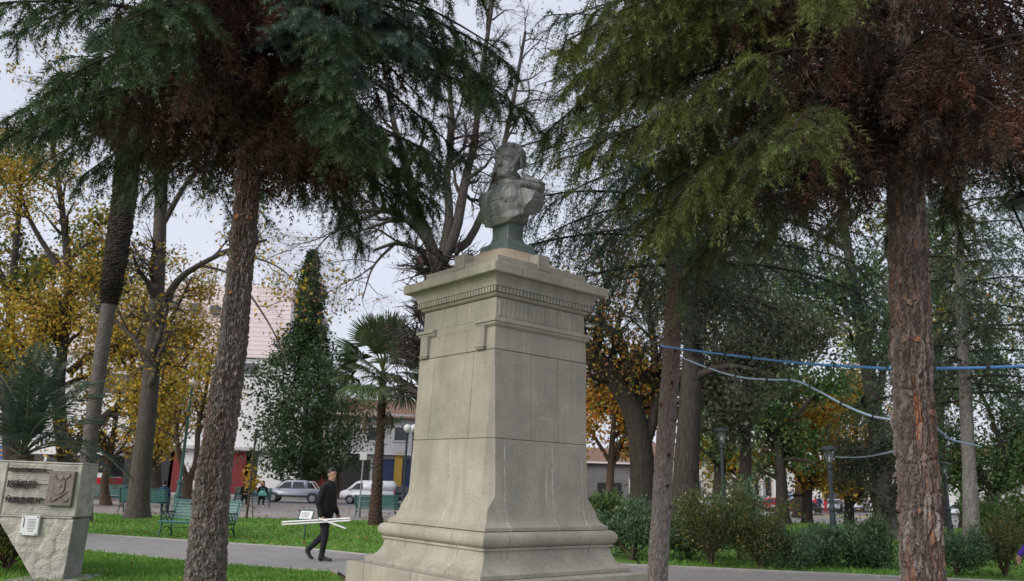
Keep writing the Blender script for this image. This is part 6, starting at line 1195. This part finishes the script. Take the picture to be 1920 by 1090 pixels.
# ================================================================== vehicles
M_tyre = plain('tyre_rubber', (.018, .018, .02), .85); M_rim = plain('alloy_rim', (.35, .35, .37), .35, metal=.6); M_glass = plain('dark_car_glass', (.03, .036, .042), .08, spec=.7); M_lightw = plain('headlamp_glass', (.6, .62, .65), .15, spec=.7); M_lightr = plain('red_lamp', (.4, .02, .02), .3); M_trim = plain('black_trim', (.02, .02, .022), .6)
def paint(n, c): return mat(n, c, .3, var=.05, scale=2, spec=.5, coat=.5)
def vehicle(name, label, cat, base, rz, prof, cab, wins, wheels, wid, m, lights, extra=None, group=None, wr=.34, rails=()):
    """prof: lower body outline (x,z); cab: cabin outline (x,z) bottom to roof; wins: list of side window outlines; x forward"""
    r = thing(name, label, cat, base, rz, group); h = wid / 2
    def ext(name, poly, ws, m_, bev=.05):
        p = np.array(poly, float); rings = [[(x, s * w, z) for (x, z), w in zip(p, W)] for s, W in ws]; mb = MB(); mb.loft(rings); me = fix(mb.mesh(name))
        if bev:
            bm = bmesh.new(); bm.from_mesh(me); bmesh.ops.bevel(bm, geom=[e for e in bm.edges if e.calc_face_angle(0) > .5], offset=bev, segments=2, affect='EDGES', clamp_overlap=True); bm.to_mesh(me); bm.free()
            me.polygons.foreach_set('use_smooth', np.ones(len(me.polygons), bool))
        return link(name, me, m_, r)
    full = lambda z: h
    ext('body', prof, [(-1, [h] * len(prof)), (1, [h] * len(prof))], m, .07)
    zb, zt = min(z for _, z in cab), max(z for _, z in cab); wz = lambda z: h - .03 - .16 * (z - zb) / (zt - zb); ext('cabin', cab, [(-1, [wz(z) for _, z in cab]), (1, [wz(z) for _, z in cab])], m, .05)
    for s in (-1, 1):
        for wn in wins:
            mb = MB(); p = np.array(wn, float); mb.loft([[(x, s * (wz(z) + .006), z) for x, z in p], [(x, s * (wz(z) - .03), z) for x, z in p]]); link('window', fix(mb.mesh('window')), M_glass, r)
    fx = [c for c in cab if abs(c[1] - zb) < .02]; rx = [c for c in cab if abs(c[1] - zt) < .12]; xb, xt = max(c[0] for c in fx), max(c[0] for c in rx)
    for (xa, xc, sg, nm) in ((xb, xt, 1, 'windscreen'), (min(c[0] for c in fx), min(c[0] for c in rx), -1, 'rear_window')):
        if nm == 'rear_window' and extra == 'van': continue
        za, zc = zb + .06, zt - .10; f = lambda z: xa + (xc - xa) * (z - zb) / (zt - zb) + sg * .012; mb = MB(); w0, w1 = wz(za) - .10, wz(zc) - .08; mb.loft([[(f(za), -w0, za), (f(za), w0, za), (f(zc), w1, zc), (f(zc), -w1, zc)], [(f(za) - sg * .04, -w0, za), (f(za) - sg * .04, w0, za), (f(zc) - sg * .04, w1, zc), (f(zc) - sg * .04, -w1, zc)]]); link(nm, fix(mb.mesh(nm)), M_glass, r)
    for x in wheels:
        for s in (-1, 1):
            Mx = np.array(Matrix.Rotation(R(90), 3, 'X')); ty = MB().lathe([(wr * .62, -.11), (wr * .95, -.11), (wr, -.07), (wr, .07), (wr * .95, .11), (wr * .62, .11)], n=20); ty.V = [v @ Mx.T for v in ty.V]; w_ = link('wheel', None, parent=r, loc=(x, s * (h - .10), wr)); ty.build('tyre', M_tyre, w_)
            ri = MB().lathe([(.05, -.118), (wr * .64, -.112), (wr * .64, .112), (.05, .118)], n=20); ri.V = [v @ Mx.T for v in ri.V]; ri.build('rim', M_rim, w_)
            ar = MB(); a = np.linspace(0, np.pi, 13); ar.tube([(x + (wr + .05) * math.cos(t), s * (h + .002), wr + (wr + .05) * math.sin(t)) for t in a], .035, 6); ar.build('wheel_arch', M_trim, r)
    for (x, y, z, d, mm, nm) in lights:
        for s in (-1, 1): MB().box((x, s * y, z), d).build(nm, mm, r, bevel=.015)
    for s in (-1, 1): MB().ell((xb - .25, s * (h + .08), zb + .10), (.07, .10, .09), 10).build('mirror', m, r, smooth=True)
    zs = [z for _, z in prof]; lo = min(zs)
    for s in (-1, 1): MB().box((0, s * (h + .004), lo + .12), ((max(x for x, _ in prof) - min(x for x, _ in prof)) * .52, .02, .10)).build('sill', M_trim, r)
    for wn in wins[:2]:
        for s in (-1, 1): cx = np.mean([p[0] for p in wn]) - .25; MB().box((cx, s * (h + .012), zb - .12), (.18, .03, .03)).build('door_handle', m, r, bevel=.008)
    return r
def ground_at(u, v): p = gp(u, v); return (p[0], p[1], p[2] + .012)
CARS = 'vehicles parked beyond the plaza'
# silver pickup
b = ground_at(551, 943)
PU = [(2.35, .42), (2.42, .62), (2.36, .88), (2.1, 1.0), (1.35, 1.08), (-2.45, 1.10), (-2.5, .95), (-2.48, .50), (-2.3, .40)]
pk = vehicle('pickup_truck', 'silver double-cab pickup parked behind the woman on the far bench', 'pickup', b, R(184), PU, [(1.45, 1.06), (.72, 1.62), (.45, 1.69), (-.75, 1.70), (-.98, 1.60), (-1.12, 1.06)], [[(1.10, 1.12), (.66, 1.54), (.18, 1.58), (.15, 1.12)], [(.05, 1.12), (.06, 1.58), (-.72, 1.59), (-.86, 1.12)]], (1.5, -1.5), 1.84, paint('silver_paint', (.42, .45, .52)), [(2.36, .68, .80, (.12, .36, .18), M_lightw, 'headlight'), (-2.47, .80, .82, (.08, .14, .26), M_lightr, 'tail_light')], group=CARS, wr=.37)
rb = MB()
for s in (-1, 1): rb.tube([(-1.15, s * .78, 1.60), (-1.35, s * .78, 1.58), (-1.75, s * .80, 1.10)], .035, 6)
rb.tube([(-1.2, -.78, 1.62), (-1.2, .78, 1.62)], .035, 6); rb.build('roll_bar', M_white, pk); MB().box((-1.8, 0, 1.11), (1.2, 1.5, .03)).build('bed_cover', M_trim, pk)
# white van
b = ground_at(690, 946); VAN = [(2.15, .35), (2.22, .60), (2.12, .95), (1.6, 1.12), (-2.1, 1.15), (-2.15, .5), (-2.05, .35)]
vehicle('delivery_van', 'white panel van parked behind the sign pole and fan palm', 'van', b, R(182), VAN, [(1.72, 1.06), (.95, 1.72), (.6, 1.84), (-1.9, 1.86), (-2.08, 1.7), (-2.12, 1.06)], [[(1.35, 1.14), (.90, 1.60), (.42, 1.64), (.40, 1.14)]], (1.35, -1.35), 1.82, paint('white_paint', (.72, .73, .76)), [(2.08, .62, .86, (.14, .34, .2), M_lightw, 'headlight'), (-2.12, .8, 1.0, (.06, .14, .4), M_lightr, 'tail_light')], 'van', CARS, .32)
CAR = [(2.1, .32), (2.18, .55), (2.05, .80), (1.2, .92), (-1.95, .96), (-2.12, .85), (-2.12, .45), (-2.0, .32)]; CAB = [(1.15, .90), (.45, 1.38), (.2, 1.45), (-1.1, 1.45), (-1.35, 1.38), (-1.85, .92)]; WIN = [[(.85, .97), (.40, 1.33), (-.10, 1.36), (-.12, .97)], [(-.20, .97), (-.18, 1.36), (-1.05, 1.36), (-1.45, .97)]]; LT = lambda: [(2.06, .62, .70, (.14, .34, .14), M_lightw, 'headlight'), (-2.06, .66, .80, (.12, .26, .14), M_lightr, 'tail_light')]
SUV = [(2.15, .40), (2.22, .65), (2.1, .95), (1.2, 1.06), (-2.0, 1.12), (-2.15, 1.0), (-2.15, .5), (-2.05, .40)]; SCB = [(1.25, 1.04), (.55, 1.60), (.25, 1.68), (-1.6, 1.68), (-1.85, 1.60), (-2.08, 1.08)]; SWN = [[(.92, 1.12), (.50, 1.54), (.0, 1.57), (-.02, 1.12)], [(-.1, 1.12), (-.08, 1.57), (-.95, 1.57), (-1.0, 1.12)], [(-1.08, 1.12), (-1.05, 1.56), (-1.55, 1.54), (-1.8, 1.14)]]
SLT = [(2.1, .68, .85, (.14, .34, .16), M_lightw, 'headlight'), (-2.1, .76, 1.0, (.1, .16, .4), M_lightr, 'tail_light')]
vehicle('parked_car', 'dark blue car half hidden between the fan palm and the pedestal', 'car', ground_at(768, 948), R(4), CAR, CAB, WIN, (1.3, -1.3), 1.76, paint('dark_blue_paint', (.012, .018, .035)), LT(), None, CARS, .31)
vehicle('parked_car', 'white sport utility car at the yellow kerb marking', 'car', ground_at(1596, 961), R(205), SUV, SCB, SWN, (1.35, -1.35), 1.85, paint('white_paint', (.72, .73, .76)), SLT, None, CARS, .36)
vehicle('parked_car', 'red car showing behind the shrubs left of the black trunk', 'car', ground_at(1446, 962), R(175), CAR, CAB, WIN, (1.3, -1.3), 1.76, paint('red_paint', (.35, .02, .03)), LT(), None, CARS, .31)
vehicle('parked_car', 'red car with lit lamp beside the slender conifer trunk', 'car', ground_at(1228, 951), R(250), CAR, CAB, WIN, (1.3, -1.3), 1.76, paint('red_paint', (.35, .02, .03)), LT(), None, CARS, .31)
vehicle('parked_car', 'white car in front of the mural panel', 'car', ground_at(1418, 960), R(175), CAR, CAB, WIN, (1.3, -1.3), 1.76, paint('white_paint', (.7, .71, .74)), LT(), None, CARS, .31)
vehicle('parked_car', 'black car under the mural panel', 'car', ground_at(1492, 966), R(175), CAR, CAB, WIN, (1.3, -1.3), 1.76, paint('black_paint', (.012, .012, .014)), LT(), None, CARS, .31)
vehicle('parked_car', 'silver car behind the walkers in red', 'car', ground_at(1556, 962), R(176), CAR, CAB, WIN, (1.3, -1.3), 1.76, paint('silver_paint', (.36, .39, .44)), LT(), None, CARS, .31)
vehicle('parked_car', 'white sedan right of the thin lantern post', 'car', ground_at(1790, 972), R(174), CAR, CAB, WIN, (1.3, -1.3), 1.76, paint('white_paint', (.72, .73, .76)), LT(), None, CARS, .31)
vehicle('parked_car', 'pale car seen through the shrubs right of the slender conifer', 'car', ground_at(1330, 956), R(176), CAR, CAB, WIN, (1.3, -1.3), 1.76, paint('pale_grey_paint', (.55, .57, .62)), LT(), None, CARS, .31)
# bus
M_busw = paint('bus_white', (.74, .74, .76)); M_busr = paint('bus_red', (.42, .015, .02)); b = np.array([*at(138, 912, 60)[:2], -.33]); r = thing('city_bus', 'white and red bus parked behind the memorial', 'bus', b, R(0), CARS); hw = .5 * (at(212, 900, 60)[0] - at(60, 900, 60)[0])
def rbox(name, x0, x1, z0, z1, w, m, bev): mb = MB().box(((x0 + x1) / 2, 0, (z0 + z1) / 2), (x1 - x0, w, z1 - z0)); me = mb.mesh(name); bm = bmesh.new(); bm.from_mesh(me); bmesh.ops.bevel(bm, geom=bm.edges[:], offset=bev, segments=3, affect='EDGES'); bm.to_mesh(me); bm.free(); return link(name, me, m, r)
zt = at(190, 836, 60)[2] + .33; rbox('body', -hw - 3, hw, .35, zt, 2.4, M_busw, .28); rbox('lower_panel', -hw - 2.98, hw + .01, .40, zt * .42, 2.42, M_busr, .1)
for k in range(5): MB().box((hw - .9 - k * 1.5, -1.205, zt * .64), (1.3, .03, zt * .32)).build('window', M_glass, r, bevel=.01)
MB().box((hw + .003, 0, zt * .62), (.03, 2.1, zt * .42)).build('windscreen', M_glass, r, bevel=.01)
for k, x in enumerate((hw - 1.3, -hw - 1.4)):
    for s in (-1, 1):
        Mx = np.array(Matrix.Rotation(R(90), 3, 'X')); ty = MB().lathe([(.28, -.12), (.46, -.12), (.48, .0), (.46, .12), (.28, .12)], n=20); ty.V = [v @ Mx.T for v in ty.V]; w_ = link('wheel', None, parent=r, loc=(x, s * 1.12, .48)); ty.build('tyre', M_tyre, w_); ri = MB().lathe([(.04, -.13), (.29, -.12), (.29, .12), (.04, .13)], n=20); ri.V = [v @ Mx.T for v in ri.V]; ri.build('rim', M_rim, w_)
# blue box lorry at the left edge with an orange oval mark
b = np.array([*at(-25, 900, 52)[:2], -.33]); r = thing('box_lorry', 'blue vehicle side with orange oval at the far left edge', 'lorry', b, 0, CARS); zt = at(0, 836, 52)[2] + .33
rbox('box', -2.5, 1.75, .7, zt, 2.3, paint('lorry_blue', (.03, .12, .35)), .06); rbox('chassis', -2.5, 3.2, .35, .75, 2.0, M_trim, .03); rbox('cab', 1.85, 3.3, .5, 2.2, 2.1, M_busw, .15)
ov = MB(); a = np.linspace(0, 2 * np.pi, 33); ov.tube([(1.05 + .5 * math.cos(t), -1.16, zt - .45 + .18 * math.sin(t)) for t in a], .05, 6); ov.build('oval_mark', plain('orange_paint', (.6, .3, .03), .5), r)
for x in (-1.6, 2.5):
    for s in (-1, 1): ty = MB().lathe([(.28, -.12), (.42, -.12), (.44, 0), (.42, .12), (.28, .12)], n=18); ty.V = [v @ Mx.T for v in ty.V]; ty.build('tyre', M_tyre, r, loc=(x, s * .98, .44))
# ================================================================== buildings across the streets
M_wall_w = mat('white_render', (.66, .66, .68), .8, var=.08, scale=.5); M_wall_pink = mat('pale_pink_cladding', (.70, .61, .61), .7, var=.10, scale=.3); M_wall_g = mat('grey_render', (.42, .42, .44), .85, var=.12, scale=.5); M_wall_c = mat('cream_render', (.50, .47, .43), .85, var=.12, scale=.5)
M_shut = mat('dark_shutter', (.025, .025, .028), .6, var=.2, scale=2); M_redp = mat('dark_red_panel', (.16, .02, .022), .6, var=.15, scale=2); M_wing = plain('window_glass', (.06, .07, .085), .12, spec=.6); M_roof = mat('brown_roof_tile', (.20, .12, .085), .85, var=.3, scale=3); M_yel = mat('ochre_render', (.42, .27, .05), .8, var=.12, scale=1); M_blu = mat('blue_shopfront', (.03, .05, .12), .5, var=.2, scale=1); M_frame = plain('pale_frame', (.55, .55, .55), .5)
def facade(name, label, u0, u1, v_top, y, depth, m, group=None):
    a, b_ = at(u0, 900, y), at(u1, 900, y); zt = at((u0 + u1) / 2, v_top, y)[2]; zb = float(zg(0, y)) + .10; r = thing(name, label, 'building', ((a[0] + b_[0]) / 2, y, zb), group=group); w = b_[0] - a[0]
    MB().box((0, depth / 2, (zt - zb) / 2), (w, depth, zt - zb)).build('wall', m, r, bevel=.03); return r
def lx(r, u, v): p = at(u, v, r.location.y); return p[0] - r.location.x, p[2] - r.location.z
def panel(r, name, u0, v0, u1, v1, m, out=.04, frame=None, ground=False):
    (x0, z1), (x1, z0) = lx(r, u0, v0), lx(r, u1, v1)
    if ground: z0 = 0.02
    o = MB().box(((x0 + x1) / 2, -out / 2 + .0, (z0 + z1) / 2), (abs(x1 - x0), out, abs(z1 - z0))).build(name, m, r, bevel=.01)
    if frame:
        f = MB(); t = .12; w, h = abs(x1 - x0), abs(z1 - z0)
        for c, d in (((0, h / 2), (w + 2 * t, t)), ((0, -h / 2), (w + 2 * t, t)), ((-w / 2, 0), (t, h)), ((w / 2, 0), (t, h))): f.box(((x0 + x1) / 2 + c[0], -.06, (z0 + z1) / 2 + c[1]), (d[0], .12, d[1]))
        f.build('frame', frame, o)
    return o
BGp = 'buildings facing the plaza'
th = facade('theatre_building', 'tall white and pale pink building with dark doors behind the left trees', -200, 556, 640, 82, 20, M_wall_w, BGp)
p0 = lx(th, 120, 660); p1 = lx(th, 552, 540)
blk = MB().box(((p0[0] + p1[0]) / 2, 8.2, (p0[1] + p1[1]) / 2), (p1[0] - p0[0], 17, p1[1] - p0[1])).build('upper_block', M_wall_pink, th, bevel=.03)
cm_ = MB().box((0, 0, 0), (p1[0] - p0[0], .03, .10)).mesh('cladding_strip'); cm_.materials.append(M_wall_pink)
for k in range(16): link('cladding_strip', cm_, parent=th, loc=((p0[0] + p1[0]) / 2, -.313, p0[1] + .4 + k * (p1[1] - p0[1] - .5) / 15))
for u0, v0, u1, v1 in ((322, 568, 337, 584), (362, 572, 377, 590), (400, 576, 414, 592), (285, 566, 299, 582)): o = panel(th, 'window', u0, v0, u1, v1, M_wing, .9, None)
for u0, v0, u1, v1 in ((455, 652, 482, 676), (455, 680, 482, 704), (200, 700, 240, 740), (250, 700, 280, 740)): panel(th, 'window', u0, v0, u1, v1, M_wing, .06, M_frame)
for u0, u1, m in ((228, 288, M_shut), (296, 319, M_shut), (322, 336, M_redp), (428, 464, M_redp), (464, 478, M_shut), (100, 150, M_shut), (30, 80, M_redp)): panel(th, 'shutter_door', u0, 846, u1, 918, m, .06, None, True)
panel(th, 'fascia', 60, 832, 545, 842, M_wall_g, .9)
sh = facade('shop_building', 'low grey building with blue shop front and ochre pillar behind the fan palm', 556, 812, 775, 84, 16, M_wall_g, BGp)
for u0, u1, m in ((560, 585, M_blu), (585, 625, M_redp), (630, 690, M_shut), (700, 742, M_blu), (752, 800, M_blu)): panel(sh, 'shop_front', u0, 860, u1, 922, m, .06, None, True)
panel(sh, 'pillar', 742, 850, 752, 925, M_yel, .35, None, True); panel(sh, 'fascia', 558, 846, 810, 856, M_wall_w, .6)
panel(sh, 'shop_sign', 566, 868, 577, 892, plain('blue_sign', (.05, .12, .45), .5), .18)
for u in (585, 640, 690, 740, 780): panel(sh, 'window', u, 800, u + 22, 828, M_wing, .06, M_frame)
(x0, z0), (x1, z1) = lx(sh, 552, 778), lx(sh, 816, 742); rf = MB(); rf.loft([[(x0, -.8, z0), (x0, 17, z0), (x0, 8, z0 + 2.6)], [(x1, -.8, z0), (x1, 17, z0), (x1, 8, z0 + 2.6)]]); rf.build('roof', M_roof, sh)
# right side: long low row
def low_house(label, u0, u1, vt, y, m, bays, roof=None, dm=M_shut):
    r = facade('town_house', label, u0, u1, vt, y, 12, m, BGp); n = len(bays)
    for a, b_, v0, v1, mm, fr in bays: panel(r, 'shutter_door' if v1 is None else 'window', a, v0, b_, v1 or 950, mm, .08, fr, v1 is None)
    panel(r, 'cornice', u0 - 1, vt - 4, u1 + 1, vt + 2, M_wall_w, .5)
    if roof: (x0, z0), (x1, _) = lx(r, u0, vt - 3), lx(r, u1, vt - 3); rf = MB(); rf.loft([[(x0, -.7, z0), (x0, 12.5, z0), (x0, 6, z0 + 2.2)], [(x1, -.7, z0), (x1, 12.5, z0), (x1, 6, z0 + 2.2)]]); rf.build('roof', roof, r)
    return r
low_house('dim grey house right behind the pedestal edge', 980, 1230, 868, 100, mat('dark_render', (.17, .165, .16), .85, var=.2, scale=.6), [(1120, 1136, 905, None, M_shut, None), (1145, 1165, 905, None, M_shut, None), (1180, 1200, 900, 925, M_wing, M_frame)], M_roof)
low_house('cream house with brown roof seen between the two dark trunks', 1231, 1396, 862, 103, M_wall_c, [(1250, 1262, 900, 930, M_wing, M_frame), (1300, 1316, 900, 930, M_wing, M_frame), (1340, 1356, 900, None, M_shut, None), (1372, 1386, 895, 928, M_wing, M_frame)], M_roof)
hs = low_house('white pilastered house left of the mural panel', 1397, 1474, 850, 105, M_wall_c, [(1414, 1422, 895, 930, M_shut, None), (1434, 1446, 895, 930, M_shut, None), (1456, 1464, 895, 930, M_shut, None)])
for u in (1400, 1424, 1448, 1468): panel(hs, 'pilaster', u, 856, u + 7, 950, M_wall_w, .25, None, True)
mu = low_house('pale wall with the blue mural panel', 1475, 1540, 870, 104, M_wall_w, [])
mp_ = panel(mu, 'mural', 1479, 926, 1502, 950, plain('mural_sky', (.30, .48, .70), .6), .15, plain('mural_border', (.10, .22, .45), .6)); cen = lx(mu, 1491, 941); mm = MB()
for dx, dz, rx, rz_, mi in ((-.3, .1, .35, .3, 0), (.1, .2, .3, .35, 1), (.35, -.1, .3, .22, 1), (-.1, -.35, .5, .18, 2)): mm.ell((cen[0] + dx, -.17, cen[1] + dz), (rx, .03, rz_), 10, m=mi)
mm.build('mural_figure', [plain('mural_brown', (.25, .10, .06), .6), plain('mural_pink', (.55, .12, .14), .6), plain('mural_green', (.25, .40, .08), .6)], mp_)
yl = low_house('ochre-framed shop behind the white sport utility car', 1541, 1640, 866, 104, M_yel, [(1546, 1556, 925, None, M_shut, None), (1562, 1574, 925, None, M_wing, None), (1580, 1600, 925, None, M_shut, None), (1610, 1630, 920, None, M_wing, None)])
low_house('pale house beyond the thin lantern post', 1641, 1850, 880, 101, M_wall_w, [(1660, 1680, 915, None, M_shut, None), (1700, 1716, 910, 940, M_wing, M_frame), (1760, 1776, 910, 940, M_wing, M_frame), (1800, 1816, 915, None, M_redp, None)], M_roof)
rs = low_house('house with slatted white shutters at the right edge', 1851, 2050, 870, 95, M_wall_c, [(1935, 1960, 900, 940, M_wing, M_frame)], M_roof)
for u in (1858, 1885, 1908):
    for k in range(7): panel(rs, 'slat', u, 908 + k * 5, u + 14, 911 + k * 5, M_frame, .1)
# ================================================================== loose leaves and grass
def in_poly(P, poly):
    x, y = P[:, 0], P[:, 1]; c = np.zeros(len(P), bool); q = np.array(poly, float); j_ = len(q) - 1
    for i in range(len(q)):
        xi, yi, xj, yj = *q[i], *q[j_]; c ^= ((yi > y) != (yj > y)) & (x < (xj - xi) * (y - yi) / (yj - yi + 1e-12) + xi); j_ = i
    return c
def grass(name, poly, box, n, h, w, seed, cols=((.135, .28, .040), (.165, .32, .055), (.11, .235, .034))):
    g = np.random.default_rng(seed); P = np.c_[g.uniform(box[0], box[1], n), g.uniform(box[2], box[3], n)]; P = P[in_poly(P, poly)]; n = len(P); z = zg(P[:, 0], P[:, 1]) + .015; a = g.uniform(0, 6.28, n); H = h * g.uniform(.5, 1.3, n); W_ = w * g.uniform(.7, 1.3, n); lean = g.normal(size=(n, 2)) * (h * .45)
    s = np.c_[np.cos(a), np.sin(a)] * W_[:, None] / 2; V = np.stack([np.c_[P - s, z], np.c_[P + s, z], np.c_[P + lean, z + H]], 1).reshape(-1, 3); patch = 1 + .22 * fnoise(np.c_[P, 0 * z], .9, 5); C = np.array(cols)[g.integers(0, len(cols), n)] * (g.uniform(.75, 1.25, n) * patch)[:, None]
    return tag(link(name, new_mesh(name, V, [np.arange(n * 3).reshape(n, 3)], col=np.repeat(C, 3, 0)), M_leaf), kind='stuff')
grass('grass', near_lawn, (-9.5, -1.5, 12.0, 17.9), 34000, .06, .024, 1)
grass('grass', far_lawn_left, (-18, 2.5, 18.5, 34.5), 34000, .07, .042, 2)
grass('grass', far_lawn_right, (3, 26, 16.5, 52), 36000, .08, .055, 3)
def litter(name, poly, box, n, size, seed, cols):
    g = np.random.default_rng(seed); P = np.c_[g.uniform(box[0], box[1], n), g.uniform(box[2], box[3], n)]; P = P[in_poly(P, poly)]; C = np.c_[P, zg(P[:, 0], P[:, 1]) + .045]; d = nrm(np.c_[g.normal(size=(len(P), 2)), g.normal(size=len(P)) * .25]); v, f, c = leaves(C, size, g, cols, D=d * 3, aspect=.8); return tag(link(name, new_mesh(name, v, f, col=c), M_leaf), kind='stuff')
LC = [((.42, .27, .04), 3), ((.34, .16, .05), 3), ((.20, .11, .05), 2)]
litter('fallen_leaves', far_lawn_left, (-18, -3, 19, 34), 420, .09, 4, LC); litter('fallen_leaves', [(-30, 32), (-2, 33), (-2, 56), (-30, 54)], (-26, -4, 32.5, 55), 900, .10, 5, LC); litter('fallen_leaves', far_lawn_right, (5, 32, 30, 53), 900, .12, 6, LC); litter('fallen_leaves', near_lawn, (-9, -1.5, 12.5, 17), 40, .08, 7, LC)
print('script', round(time.time() - T0, 1), 's; tris', sum(len(o.data.loop_triangles) if not o.data.calc_loop_triangles() else 0 for o in COL.objects if o.type == 'MESH'))
